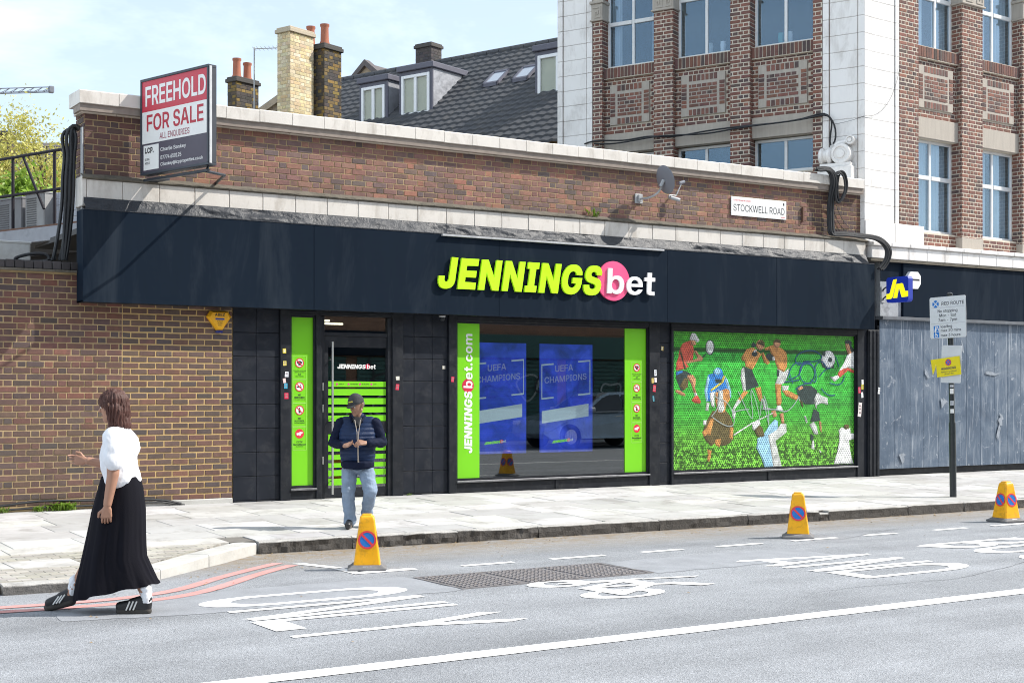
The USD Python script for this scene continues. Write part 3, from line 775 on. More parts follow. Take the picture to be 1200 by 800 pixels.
# fascia
FB, FT = 2.895, 4.09
seams = [5.06, 8.3, 11.38, 14.66, 17.09, 19.52]
for a, b in zip(seams, seams[1:]):
    obj('fascia_panel', cbx(a + (0 if a == 5.06 else .0025), b - (0 if b == 19.52 else .0025), -.300, -.285, FB, FT, .002), M_navy, shop)
obj('fascia_end', bx(5.06, 5.075, -.284, .0, FB, FT), M_navy, shop); obj('fascia_end', bx(19.505, 19.52, -.284, -.003, FB, FT), M_navy, shop)
obj('fascia_box', bx(5.077, 19.503, -.283, -.09, FB + .02, FT - .005), M_frame, shop)
obj('fascia_top', bx(5.07, 19.51, -.305, -.1, FT, FT + .012), M_lead, shop)
obj('soffit', bx(5.06, 19.52, -.284, -.004, FB + .002, FB + .018), M_frame, shop)
tr = obj('sign_light', [cbx(10.36, 14.56, -.350, -.302, 4.060, 4.088, .004)], M_grey_metal, label='thin pale metal light trough above the green sign letters', cat='light fitting')

# ground floor: core walls, piers of black tile
obj('inner_wall', [bx(7.2, 7.9, .02, .3, -.1, 2.9), bx(9.86, 10.64, .02, .3, -.1, 2.9), bx(14.70, 14.95, .02, .3, -.1, 2.9), bx(19.33, 19.92, .03, .3, -.1, 2.9), bx(5.2, 19.9, .05, .36, 2.87, 4.5)], M_grout, shop)
def tiles(x0, x1, cols, z0=.17, z1=2.9, h=.335, d=.012):
    xs_ = cols or [x0, x1]
    z, r = z1, 0
    while z > z0 + .03:
        for a, b in zip(xs_, xs_[1:]):
            dd = rng.uniform(-.0015, .0015)
            obj('wall_tile', cbx(a + .003, b - .003, -d + dd, .02, max(z0, z - h) + .0035, z - .0035, .003), M_tile, shop)
        z -= h; r += 1
tiles(7.205, 7.90, [7.205, 7.55, 7.90])
tiles(9.86, 10.64, [9.86, 10.06, 10.37, 10.64])
tiles(14.70, 14.95, None)
tiles(19.50, 19.92, None, d=.03, h=3)
def post(x0, x1, d=.055, z0=.15, z1=2.9, m=None, flutes=0):
    ms = [cbx(x0, x1, -d, .04, z0, z1, .006)]
    if flutes:
        ms += [cbx(x0 + (x1 - x0) * (k + .2) / flutes, x0 + (x1 - x0) * (k + .8) / flutes, -d - .015, -d + .002, z0 + .02, z1 - .02, .005) for k in range(flutes)]
    return obj('frame_post', ms, m or M_frame, shop)
for a, b in [(7.90, 8.052), (8.452, 8.53), (9.68, 9.855), (10.642, 10.778), (14.482, 14.70), (14.948, 14.992), (19.335, 19.50)]:
    post(a, b)
post(19.60, 19.90, .07, flutes=3)
obj('head_frame', [cbx(8.05, 9.68, -.05, .04, 2.835, 2.893, .004), cbx(10.778, 14.482, -.05, .04, 2.82, 2.893, .004), cbx(14.99, 19.335, -.05, .04, 2.80, 2.893, .004)], M_frame, shop)

def window(x0, x1, z0, z1, muntin=None):
    w = obj('window', [bx(x0, x0 + .03, -.02, .05, z0, z1), bx(x1 - .03, x1, -.02, .05, z0, z1), bx(x0 + .03, x1 - .03, -.02, .05, z0, z0 + .03), bx(x0 + .03, x1 - .03, -.02, .05, z1 - .03, z1)], M_frame, shop)
    obj('pane', bx(x0 + .028, x1 - .028, .02, .026, z0 + .028, z1 - .028), M_pane, w)
    obj('sill', cbx(x0 - .002, x1 + .002, -.075, -.02, z0 - .032, z0 - .001, .006), mat('worn_sill', (.16, .16, .17), .45, .3, 8, metallic=.3, dirt=(.4, .4, .4), dirt_amt=.5, dirt_scale=6), w)
    obj('stall_riser', [cbx(x0, x1, -.03, .05, .13, z0 - .034, .004)] + ([bx((x0 + x1) / 2 - .03, (x0 + x1) / 2 + .03, -.045, -.031, .13, z0 - .036)] if x1 - x0 > 2 else []), M_frame, w)
    return w
wg = window(8.052, 8.452, .365, 2.835)
w1_ = window(10.778, 14.482, .385, 2.82)
w2_ = window(14.992, 19.335, .385, 2.80)
# printed films on the panes
obj('green_film', bx(8.083, 8.421, .010, .0185, .40, 2.80), M_green, wg)
obj('green_film', bx(10.81, 11.215, .010, .0185, .417, 2.788), M_green, w1_); obj('green_film', bx(14.015, 14.45, .010, .0185, .417, 2.788), M_green, w1_)
M_pale_green = mat('pale_green_print', (.32, .62, .12), .45, .03)
def notice(parent, x, z, kind, d=-.009):
    """square notice: ring with a bar, picture and lettering, x and z its middle and ring height"""
    f = lambda sh, dd, m, nm: obj(nm, FF.flat(sh, dd, .0008), m, parent)
    out = sbox(x - .105, z - .235, x + .105, z + .1)
    f(out.difference(out.buffer(-.006)), d, M_pale_green, 'notice_border')
    ring = disc(x, z, .068, n=24)
    if kind == 3:
        f(ring, d, M_red_print, 'notice_ring')
        f(affinity.rotate(union_all([sbox(x - .045, z - .012, x + .03, z + .02), sbox(x - .01, z - .03, x + .01, z - .01), sbox(x + .03, z - .008, x + .05, z + .012)]), 18, origin=(x, z)), d + .001, M_white_print, 'notice_picture')
    else:
        f(ring.buffer(-.012), d, M_white_print, 'notice_ground')
        pic = [union_all([sbox(x - .02, z - .035, x + .02, z + .03), disc(x - .028, z + .005, .014), disc(x + .028, z + .005, .014)]), union_all([sbox(x - .045, z - .012, x + .03, z + .004), sbox(x + .01, z + .012, x + .022, z + .03)]), union_all([sbox(x - .014, z - .04, x + .014, z + .012), sbox(x - .006, z + .012, x + .006, z + .038)])][kind]
        f(pic, d + .001, M_black_print, 'notice_picture')
        f(union_all([ring.difference(ring.buffer(-.013)), affinity.rotate(sbox(x - .06, z - .007, x + .06, z + .007), -45, origin=(x, z))]), d + .002, M_red_print, 'notice_ring')
    lines = [['IT IS ILLEGAL FOR ANYONE', 'UNDER 18 TO ENTER', '18', 'THESE PREMISES'], ['NO', 'SMOKING', 'IT IS AGAINST THE LAW'], ['NO', 'ALCOHOL', 'ON THESE PREMISES'], ['CCTV', 'Surveillance', 'IN OPERATION']][kind]
    zz = z - .105
    for t in lines:
        big = t in ('18', 'NO', 'SMOKING', 'ALCOHOL', 'CCTV', 'Surveillance')
        h = .024 if big else .011
        tx_ = text_shape(t, h, 700 if big else 500, px=40)
        a, b, c, e = tx_.bounds
        f(affinity.translate(tx_, x - (a + c) / 2, zz - h), d, M_black_print, 'notice_lettering')
        zz -= h + .012
notes = []
def notice_thing(x, z, kind, lab):
    t = thing('notice', lab, 'notice')
    o_ = sbox(x - .105, z - .235, x + .105, z + .1)
    notice(t, x, z, kind)
FIGURES = [
 ('red', [(15.357, 2.614), (15.252, 2.592), (15.179, 2.553), (15.142, 2.504), (15.106, 2.398), (15.096, 2.332), (15.054, 2.234), (15.042, 2.104), (15.179, 2.122), (15.263, 2.147), (15.326, 2.172), (15.273, 2.229), (15.242, 2.261), (15.41, 2.247), (15.42, 2.353), (15.431, 2.435), (15.42, 2.525)]),
 ('brown', [(15.175, 2.545), (15.154, 2.463), (15.221, 2.236), (15.284, 2.123), (15.221, 2.122), (15.179, 2.268), (15.127, 2.398)]),
 ('skin', [(15.347, 2.638), (15.462, 2.613), (15.49, 2.568), (15.456, 2.531), (15.378, 2.536)]),
 ('white', [(15.42, 2.75), (15.378, 2.729), (15.351, 2.679), (15.342, 2.633), (15.462, 2.613), (15.515, 2.588), (15.562, 2.621), (15.515, 2.683), (15.473, 2.734)]),
 ('skin', [(15.435, 2.435), (15.484, 2.449), (15.547, 2.385), (15.643, 2.332), (15.611, 2.274), (15.473, 2.256), (15.263, 2.224), (15.242, 2.256), (15.41, 2.284), (15.515, 2.319)]),
 ('dark', [(15.895, 2.509), (15.885, 2.45), (15.856, 2.403), (15.815, 2.376), (15.769, 2.375), (15.728, 2.401), (15.7, 2.447), (15.689, 2.506), (15.7, 2.564), (15.728, 2.612), (15.769, 2.639), (15.815, 2.64), (15.856, 2.614), (15.885, 2.568)]),
 ('white', [(15.874, 2.512), (15.865, 2.46), (15.841, 2.419), (15.807, 2.395), (15.769, 2.394), (15.734, 2.417), (15.711, 2.458), (15.702, 2.509), (15.711, 2.561), (15.734, 2.602), (15.769, 2.626), (15.807, 2.627), (15.841, 2.605), (15.865, 2.564)]),
 ('dark', [(15.696, 2.407), (15.717, 2.397), (15.632, 2.324), (15.613, 2.332)]),
 ('dark', [(15.044, 2.088), (15.179, 2.114), (15.326, 2.074), (15.399, 2.026), (15.336, 1.976), (15.221, 1.976), (15.305, 1.829), (15.158, 1.747), (15.086, 1.877), (15.044, 1.975)]),
 ('blue', [(15.046, 2.072), (15.179, 2.109), (15.19, 2.073), (15.054, 2.023)]),
 ('skin', [(15.284, 2.025), (15.41, 2.034), (15.469, 1.977), (15.477, 1.912), (15.456, 1.813), (15.494, 1.712), (15.448, 1.702), (15.41, 1.78), (15.378, 1.878), (15.305, 1.973)]),
 ('white', [(15.441, 1.723), (15.494, 1.723), (15.519, 1.674), (15.456, 1.666)]),
 ('red', [(15.456, 1.674), (15.519, 1.679), (15.589, 1.584), (15.575, 1.547), (15.448, 1.558), (15.384, 1.6)]),
 ('skin', [(15.038, 1.78), (15.138, 1.764), (15.252, 1.707), (15.242, 1.674), (15.158, 1.686), (15.038, 1.739)]),
 ('brown', [(15.221, 1.976), (15.315, 1.973), (15.305, 1.829), (15.2, 1.764), (15.127, 1.845)]),
 ('brown', [(15.845, 1.417), (16.157, 1.415), (16.266, 1.303), (16.327, 1.136), (16.315, 0.95), (16.254, 0.859), (16.085, 0.806), (15.916, 0.865), (15.821, 0.811), (15.678, 0.924), (15.619, 1.035), (15.678, 1.18)]),
 ('tan', [(15.809, 1.289), (15.881, 1.288), (15.797, 0.995), (15.726, 1.015), (15.655, 0.979), (15.619, 1.053), (15.714, 1.125)]),
 ('tan', [(16.242, 1.137), (16.322, 1.117), (16.303, 0.913), (16.23, 0.952)]),
 ('tan', [(15.904, 0.92), (16.036, 0.936), (16.012, 0.789), (15.916, 0.828)]),
 ('tan', [(15.726, 0.758), (15.826, 0.738), (15.809, 0.628), (15.773, 0.537), (15.73, 0.575), (15.749, 0.666)]),
 ('blue', [(15.867, 2.062), (15.749, 2.037), (15.711, 1.913), (15.668, 1.748), (15.706, 1.583), (15.803, 1.583), (15.813, 1.715), (16.094, 1.765), (16.148, 1.682), (16.159, 1.649), (16.268, 1.64), (16.257, 1.765), (16.181, 1.957), (16.094, 2.039)]),
 ('lightblue', [(15.749, 2.045), (15.706, 1.913), (15.668, 1.748), (15.706, 1.583), (15.749, 1.583), (15.732, 1.764), (15.781, 1.963)]),
 ('lightblue', [(16.116, 2.031), (16.192, 1.948), (16.268, 1.765), (16.268, 1.64), (16.203, 1.649), (16.181, 1.815), (16.137, 1.931)]),
 ('yellow', [(16.094, 2.023), (16.137, 2.023), (16.098, 1.915), (16.04, 1.873), (15.813, 1.748), (15.803, 1.781), (16.007, 1.898)]),
 ('dark', [(15.899, 1.963), (16.061, 1.964), (16.051, 1.898), (15.921, 1.894)]),
 ('blue', [(16.083, 2.061), (16.072, 2.016), (16.041, 1.98), (15.996, 1.96), (15.946, 1.959), (15.901, 1.979), (15.87, 2.015), (15.859, 2.059), (15.87, 2.103), (15.901, 2.139), (15.946, 2.16), (15.996, 2.16), (16.041, 2.141), (16.072, 2.105)]),
 ('lightblue', [(16.027, 2.097), (16.019, 2.071), (15.999, 2.05), (15.97, 2.038), (15.937, 2.038), (15.908, 2.049), (15.887, 2.07), (15.88, 2.095), (15.887, 2.121), (15.908, 2.142), (15.937, 2.154), (15.97, 2.154), (15.999, 2.143), (16.019, 2.123)]),
 ('tan', [(15.904, 1.729), (16.157, 1.804), (16.23, 1.767), (16.242, 1.618), (16.157, 1.508), (16.121, 1.397), (16.036, 1.379), (15.964, 1.398), (15.916, 1.564)]),
 ('pale', [(15.976, 1.766), (16.085, 1.766), (16.085, 1.619), (16.121, 1.452), (16.061, 1.388), (15.976, 1.398), (15.952, 1.545)]),
 ('white', [(15.785, 1.729), (15.893, 1.748), (15.888, 1.472), (15.821, 1.509), (15.797, 1.619)]),
 ('pale', [(15.714, 1.564), (15.778, 1.555), (15.754, 1.418), (15.69, 1.427)]),
 ('white', [(15.643, 1.254), (15.714, 1.262), (15.702, 1.18), (15.636, 1.181)]),
 ('white', [(16.291, 1.433), (16.376, 1.405), (16.356, 1.284), (16.303, 1.284)]),
 ('tan', [(16.621, 2.489), (16.732, 2.524), (16.811, 2.517), (16.855, 2.467), (16.979, 2.41), (16.912, 2.341), (16.844, 2.239), (16.759, 2.137), (16.599, 2.186), (16.588, 2.278), (16.515, 2.294), (16.506, 2.344), (16.537, 2.39)]),
 ('skin', [(17.049, 2.572), (17.039, 2.532), (17.01, 2.5), (16.968, 2.482), (16.922, 2.481), (16.881, 2.498), (16.852, 2.529), (16.842, 2.568), (16.852, 2.608), (16.881, 2.64), (16.922, 2.659), (16.968, 2.66), (17.01, 2.643), (17.039, 2.612)]),
 ('brown', [(16.855, 2.594), (16.957, 2.664), (17.052, 2.615), (17.036, 2.547), (16.934, 2.579)]),
 ('dark', [(16.842, 2.568), (16.837, 2.549), (16.822, 2.534), (16.8, 2.525), (16.776, 2.524), (16.755, 2.532), (16.74, 2.547), (16.735, 2.566), (16.74, 2.585), (16.755, 2.601), (16.776, 2.61), (16.8, 2.61), (16.822, 2.602), (16.837, 2.587)]),
 ('dark', [(16.882, 2.412), (16.875, 2.391), (16.855, 2.374), (16.827, 2.365), (16.795, 2.364), (16.766, 2.373), (16.746, 2.389), (16.739, 2.41), (16.746, 2.43), (16.766, 2.447), (16.795, 2.457), (16.827, 2.457), (16.855, 2.448), (16.875, 2.432)]),
 ('white', [(16.781, 2.466), (16.855, 2.489), (16.855, 2.459), (16.799, 2.438)]),
 ('tan', [(16.968, 2.427), (17.013, 2.444), (17.172, 2.26), (17.115, 2.229), (17.002, 2.326)]),
 ('dark', [(17.226, 2.38), (17.219, 2.357), (17.197, 2.339), (17.166, 2.329), (17.132, 2.329), (17.101, 2.338), (17.08, 2.355), (17.072, 2.377), (17.08, 2.4), (17.101, 2.418), (17.132, 2.428), (17.166, 2.429), (17.197, 2.419), (17.219, 2.402)]),
 ('tan', [(17.036, 2.513), (17.206, 2.567), (17.229, 2.499), (17.07, 2.479)]),
 ('dark', [(16.537, 2.188), (16.755, 2.137), (16.773, 2.07), (16.912, 1.851), (16.777, 1.817), (16.621, 1.766), (16.543, 1.766), (16.493, 1.983)]),
 ('pale', [(16.499, 2.143), (16.566, 2.172), (16.588, 1.984), (16.61, 1.769), (16.543, 1.759), (16.488, 1.983)]),
 ('tan', [(16.559, 1.762), (16.67, 1.749), (16.532, 1.623), (16.455, 1.565), (16.389, 1.581)]),
 ('tan', [(16.822, 1.813), (16.952, 1.837), (16.979, 1.715), (17.002, 1.58), (16.923, 1.58)]),
 ('pale', [(16.425, 1.618), (16.503, 1.581), (16.376, 1.47), (16.332, 1.41), (16.293, 1.442)]),
 ('pale', [(16.982, 1.617), (17.04, 1.617), (17.083, 1.475), (17.197, 1.447), (17.184, 1.428), (17.02, 1.438)]),
 ('tan', [(17.138, 2.531), (17.247, 2.576), (17.453, 2.52), (17.557, 2.453), (17.583, 2.368), (17.58, 2.196), (17.509, 2.098), (17.362, 2.151), (17.275, 2.312), (17.202, 2.413)]),
 ('skin', [(17.426, 2.605), (17.417, 2.571), (17.393, 2.543), (17.358, 2.527), (17.319, 2.526), (17.284, 2.541), (17.26, 2.568), (17.252, 2.602), (17.26, 2.636), (17.284, 2.664), (17.319, 2.679), (17.358, 2.68), (17.393, 2.666), (17.417, 2.639)]),
 ('brown', [(17.252, 2.627), (17.316, 2.685), (17.419, 2.673), (17.435, 2.605), (17.339, 2.629)]),
 ('dark', [(17.261, 2.355), (17.253, 2.329), (17.23, 2.309), (17.197, 2.297), (17.161, 2.297), (17.128, 2.308), (17.105, 2.327), (17.097, 2.352), (17.105, 2.378), (17.128, 2.398), (17.161, 2.41), (17.197, 2.41), (17.23, 2.399), (17.253, 2.38)]),
 ('tan', [(17.009, 2.377), (17.065, 2.369), (17.156, 2.268), (17.111, 2.229), (17.02, 2.275)]),
 ('white', [(17.22, 2.354), (17.275, 2.372), (17.293, 2.304), (17.238, 2.295)]),
 ('pale', [(17.339, 2.156), (17.504, 2.098), (17.634, 2.171), (17.604, 2.059), (17.534, 1.918), (17.396, 1.852), (17.293, 1.878), (17.362, 2.023)]),
 ('dark', [(17.339, 2.142), (17.396, 2.126), (17.385, 2.023), (17.339, 2.023)]),
 ('tan', [(17.297, 1.886), (17.442, 1.883), (17.43, 1.75), (17.449, 1.579), (17.426, 1.51), (17.339, 1.511), (17.311, 1.716)]),
 ('white', [(17.344, 1.503), (17.425, 1.506), (17.482, 1.426), (17.477, 1.403), (17.303, 1.412)]),
 ('pale', [(17.453, 1.853), (17.627, 1.853), (17.592, 1.75), (17.477, 1.741)]),
 ('tan', [(17.472, 1.767), (17.592, 1.776), (17.848, 1.681), (17.853, 1.612), (17.813, 1.592), (17.546, 1.681)]),
 ('pale', [(17.848, 1.681), (17.942, 1.664), (17.954, 1.577), (17.876, 1.578)]),
 ('brown', [(17.877, 1.654), (17.948, 1.615), (17.974, 1.462), (17.929, 1.5)]),
 ('dark', [(18.775, 2.335), (18.756, 2.26), (18.705, 2.2), (18.631, 2.166), (18.549, 2.165), (18.476, 2.197), (18.425, 2.257), (18.407, 2.331), (18.425, 2.405), (18.476, 2.465), (18.549, 2.5), (18.631, 2.501), (18.705, 2.469), (18.756, 2.41)]),
 ('white', [(18.765, 2.341), (18.748, 2.272), (18.701, 2.216), (18.633, 2.185), (18.557, 2.184), (18.49, 2.214), (18.443, 2.268), (18.427, 2.336), (18.443, 2.405), (18.49, 2.46), (18.557, 2.491), (18.633, 2.493), (18.701, 2.463), (18.748, 2.409)]),
 ('dark', [(18.532, 2.437), (18.528, 2.417), (18.516, 2.401), (18.499, 2.392), (18.479, 2.392), (18.462, 2.401), (18.45, 2.416), (18.446, 2.436), (18.45, 2.456), (18.462, 2.472), (18.479, 2.481), (18.499, 2.481), (18.516, 2.473), (18.528, 2.457)]),
 ('dark', [(18.697, 2.331), (18.691, 2.311), (18.677, 2.295), (18.655, 2.286), (18.632, 2.286), (18.61, 2.294), (18.596, 2.31), (18.59, 2.329), (18.596, 2.349), (18.61, 2.365), (18.632, 2.374), (18.655, 2.375), (18.677, 2.366), (18.691, 2.351)]),
 ('dark', [(18.532, 2.232), (18.528, 2.213), (18.516, 2.197), (18.499, 2.188), (18.479, 2.188), (18.462, 2.196), (18.45, 2.212), (18.446, 2.231), (18.45, 2.251), (18.462, 2.267), (18.479, 2.276), (18.499, 2.276), (18.516, 2.268), (18.528, 2.252)]),
 ('dark', [(18.743, 2.208), (18.741, 2.192), (18.734, 2.178), (18.724, 2.17), (18.713, 2.17), (18.703, 2.178), (18.697, 2.191), (18.694, 2.208), (18.697, 2.225), (18.703, 2.238), (18.713, 2.246), (18.724, 2.246), (18.734, 2.239), (18.741, 2.225)]),
 ('dark', [(17.825, 1.836), (18.013, 1.861), (18.178, 1.855), (18.321, 1.768), (18.285, 1.594), (18.25, 1.524), (18.013, 1.525), (17.895, 1.612), (17.813, 1.75)]),
 ('skin', [(17.825, 1.836), (17.942, 1.854), (17.977, 1.811), (17.872, 1.768)]),
 ('skin', [(19.024, 2.627), (19.098, 2.646), (19.185, 2.595), (19.247, 2.498), (19.16, 2.429), (19.11, 2.416), (19.054, 2.527)]),
 ('dark', [(19.012, 2.636), (19.024, 2.685), (19.11, 2.705), (19.197, 2.675), (19.192, 2.586), (19.259, 2.534), (19.209, 2.444), (19.147, 2.55), (19.123, 2.629)]),
 ('white', [(19.068, 2.421), (19.222, 2.48), (19.358, 2.562), (19.363, 2.099), (19.209, 2.187), (19.073, 2.198), (18.901, 2.095), (18.872, 2.139), (19.0, 2.282)]),
 ('red', [(18.857, 2.113), (18.975, 2.172), (19.098, 2.194), (19.363, 2.108), (19.363, 2.046), (19.098, 2.141), (18.901, 2.016), (18.828, 2.042)]),
 ('white', [(18.828, 2.051), (18.889, 2.016), (18.755, 1.936), (18.634, 2.023), (18.706, 2.024)]),
 ('pale', [(18.245, 1.615), (18.311, 1.721), (18.351, 1.731), (18.417, 1.683), (18.578, 1.634), (18.591, 1.513), (18.431, 1.547), (18.311, 1.508), (18.306, 1.44), (18.271, 1.479)]),
 ('pale', [(18.126, 1.152), (18.232, 1.213), (18.311, 1.111), (18.343, 0.975), (18.245, 0.986), (18.192, 1.064)]),
 ('skin', [(18.364, 1.231), (18.417, 1.197), (18.433, 1.009), (18.391, 1.048)]),
 ('dark', [(18.232, 1.441), (18.364, 1.382), (18.391, 1.227), (18.232, 1.209), (18.152, 1.21)]),
 ('pale', [(17.995, 1.317), (18.034, 1.317), (18.079, 1.201), (18.047, 1.182)]),
 ('dark', [(18.152, 0.988), (18.232, 0.957), (18.205, 0.852), (18.152, 0.881)]),
 ('white', [(18.192, 0.861), (18.237, 0.87), (18.247, 0.706), (18.173, 0.727)]),
 ('white', [(18.364, 0.703), (18.433, 0.653), (18.391, 0.641)]),
 ('lightblue', [(16.87, 0.922), (17.02, 0.995), (17.146, 1.144), (17.285, 1.26), (17.362, 1.222), (17.354, 1.066), (17.425, 1.179), (17.559, 1.174), (17.566, 1.025), (17.303, 0.877), (17.374, 0.648), (17.456, 0.408), (17.045, 0.401), (16.97, 0.582), (16.857, 0.754)]),
 ('pale', [(17.121, 0.975), (17.336, 1.076), (17.425, 1.179), (17.559, 1.174), (17.566, 1.025), (17.303, 0.877), (17.374, 0.648), (17.456, 0.408), (17.247, 0.405), (17.197, 0.671)]),
 ('skin', [(17.197, 1.399), (17.298, 1.427), (17.336, 1.322), (17.26, 1.291)]),
 ('skin', [(17.4, 1.36), (17.489, 1.369), (17.515, 1.182), (17.451, 1.188)]),
 ('brown', [(16.795, 1.083), (16.932, 1.166), (16.995, 1.109), (17.04, 0.976), (16.995, 0.949), (16.87, 0.956)]),
 ('white', [(16.75, 1.168), (16.82, 1.22), (16.92, 1.237), (16.945, 1.184), (16.832, 1.101), (16.795, 1.07), (16.76, 1.102)]),
 ('white', [(16.322, 0.995), (16.332, 1.013), (16.721, 1.196), (17.237, 1.38), (17.242, 1.365), (16.733, 1.177), (16.334, 0.987)]),
 ('white', [(18.861, 1.046), (18.943, 1.103), (19.038, 1.053), (19.154, 1.081), (19.162, 0.986), (19.286, 0.977), (19.272, 0.882), (19.121, 0.855), (19.162, 0.628), (19.236, 0.425), (18.739, 0.432), (18.766, 0.519), (18.826, 0.655), (18.88, 0.869)]),
 ('brown', [(19.132, 1.105), (19.125, 1.085), (19.105, 1.068), (19.076, 1.06), (19.045, 1.06), (19.016, 1.07), (18.996, 1.086), (18.989, 1.107), (18.996, 1.127), (19.016, 1.143), (19.045, 1.152), (19.076, 1.152), (19.105, 1.142), (19.125, 1.126)]),
 ('skin', [(19.272, 0.971), (19.358, 1.049), (19.363, 0.94), (19.308, 0.921)]),
]
SCRAWL = [
 ('pen', 0.018, [(17.778, 2.284), (17.813, 2.388), (17.942, 2.459), (18.178, 2.494), (18.345, 2.448), (18.429, 2.371), (18.345, 2.318), (18.178, 2.293), (17.989, 2.284), (17.872, 2.234), (17.79, 2.293)]),
 ('pen', 0.018, [(17.907, 2.269), (17.731, 2.232), (17.638, 2.111), (17.604, 1.99), (17.755, 2.0), (17.883, 2.078), (17.919, 2.217)]),
 ('pen', 0.018, [(17.919, 2.131), (17.966, 2.226), (18.084, 2.253), (18.202, 2.203), (18.254, 2.064), (18.202, 1.951), (18.06, 1.906), (17.919, 1.975), (17.883, 2.078), (17.93, 2.217), (18.06, 2.279), (18.178, 2.237), (18.25, 2.134)]),
 ('pen', 0.018, [(18.262, 2.168), (18.297, 2.239), (18.441, 2.293), (18.537, 2.206), (18.634, 2.172)]),
 ('pen', 0.018, [(18.262, 2.168), (18.25, 1.925), (18.155, 1.976)]),
 ('pen', 0.018, [(18.369, 2.021), (18.537, 2.154), (18.634, 2.19)]),
 ('pen', 0.018, [(18.828, 2.385), (18.914, 2.21)]),
 ('pen', 0.018, [(17.673, 2.111), (17.766, 1.897)]),
 ('pen', 0.018, [(17.569, 1.922), (17.919, 1.958)]),
 ('pen', 0.018, [(18.634, 1.909), (18.975, 1.963), (19.0, 2.034)]),
 ('pen', 0.018, [(17.778, 1.785), (17.942, 1.871), (18.178, 1.898)]),
 ('pen', 0.018, [(18.417, 1.803), (18.658, 1.681), (18.755, 1.69)]),
 ('scratch', 0.014, [(15.821, 1.325), (15.94, 1.453), (15.988, 1.619), (15.964, 1.785), (15.893, 1.693), (16.036, 1.619), (16.23, 1.489), (16.327, 1.284), (15.845, 1.307)]),
 ('scratch', 0.014, [(16.425, 1.748), (16.572, 1.506), (16.745, 1.28), (16.721, 1.674), (16.721, 1.767), (16.845, 1.542), (16.895, 1.26)]),
 ('scratch', 0.014, [(16.945, 1.335), (16.995, 1.617), (17.083, 1.353), (17.146, 1.144)]),
 ('scratch', 0.014, [(16.327, 1.396), (16.523, 1.432), (16.671, 1.44)]),
 ('scratch', 0.016, [(16.995, 1.448), (17.171, 1.437), (17.349, 1.427), (17.528, 1.397), (17.76, 1.539), (17.864, 1.654)]),
 ('scratch', 0.016, [(17.02, 1.674), (17.096, 1.504), (17.133, 1.164)]),
]
words = ['under-18s', 'no-smoking', 'no-alcohol', 'CCTV']
for k, z in enumerate([2.15, 1.81, 1.475, 1.14]):
    notice_thing(8.215, z, k, f'{words[k]} notice on the narrow green window left of the door')
    notice_thing(14.26, z - .005, k, f'{words[k]} notice on the green strip right of the blue posters')

def logo_shapes(x0, x1, z0, big=False, white=False):
    """the shop's lettering between x0 and x1 with its baseline at z0: heavy slanted capitals, disc, bet"""
    W = x1 - x0
    jen = fit(text_shape('JENNINGS', 1, 900, slant=.13, px=96 if big else 56, opsz=32), x0, x0 + W * .735)
    jen = affinity.translate(jen, 0, z0 - jen.bounds[1] if not big else z0 - jen.bounds[1])
    h = jen.bounds[3] - jen.bounds[1]
    bet = fit(text_shape('bet', 1, 700, slant=.06, px=96 if big else 56, opsz=32), x0 + W * .768, x1)
    bet = affinity.translate(bet, 0, z0 - bet.bounds[1])
    dsc = disc(x0 + W * .790, z0 + h * .52, h * .68, n=40)
    return jen, dsc, bet
# the big sign: each letter its own piece
sg = thing('shop_sign', 'raised lime and white sign letters with a pink disc on the navy fascia', 'sign')
jx = [10.285, 13.29]
raw = text_shape('JENNINGS', 1, 880, slant=.19, px=120, opsz=32, track=.03)
raw = fit(raw, jx[0], jx[1], 3.275, 3.755)
gl = sorted(raw.geoms, key=lambda q: q.centroid.x) if hasattr(raw, 'geoms') else [raw]
def grow(q):
    return q
for q in gl:
    obj('letter', FF.flat(q, .316, .036), M_lime, sg)
obj('disc', FF.flat(disc(13.535, 3.525, .318, n=48), .302, .030), M_pink, sg)
braw = fit(text_shape('bet', 1, 640, slant=.05, px=120, opsz=32, track=.02), 13.385, 14.36, 3.315, 3.725)
for q in sorted(braw.geoms, key=lambda q: q.centroid.x):
    obj('letter', FF.flat(q, .334, .026), M_white, sg)

# vertical web address on the window's left strip
va = thing('window_lettering', 'white upright web address reading up the green window strip', 'lettering')
t1 = fit(text_shape('JENNINGS', 1, 900, slant=.13, px=64, opsz=32), 0, 1.0)
t2 = affinity.translate(text_shape('bet.com', .155, 700, slant=.05, px=64, opsz=32, track=.03), .985, 0)
t1 = affinity.translate(affinity.scale(t1, .95, 1, origin=(0, 0)), 0, -t1.bounds[1])
dd_ = disc(1.035, .075, .105, n=24)
for sh, dd, m, nm in ((t1, -.0080, M_white_print, 'lettering'), (dd_, -.0085, mat('crimson_print', (.55, .02, .06), .4, .04), 'disc'), (t2, -.0070, M_white_print, 'lettering')):
    q = affinity.rotate(sh, 90, origin=(0, 0))
    q = affinity.translate(q, 11.085, .80)
    obj(nm, FF.flat(q, dd, .0008), m, va)

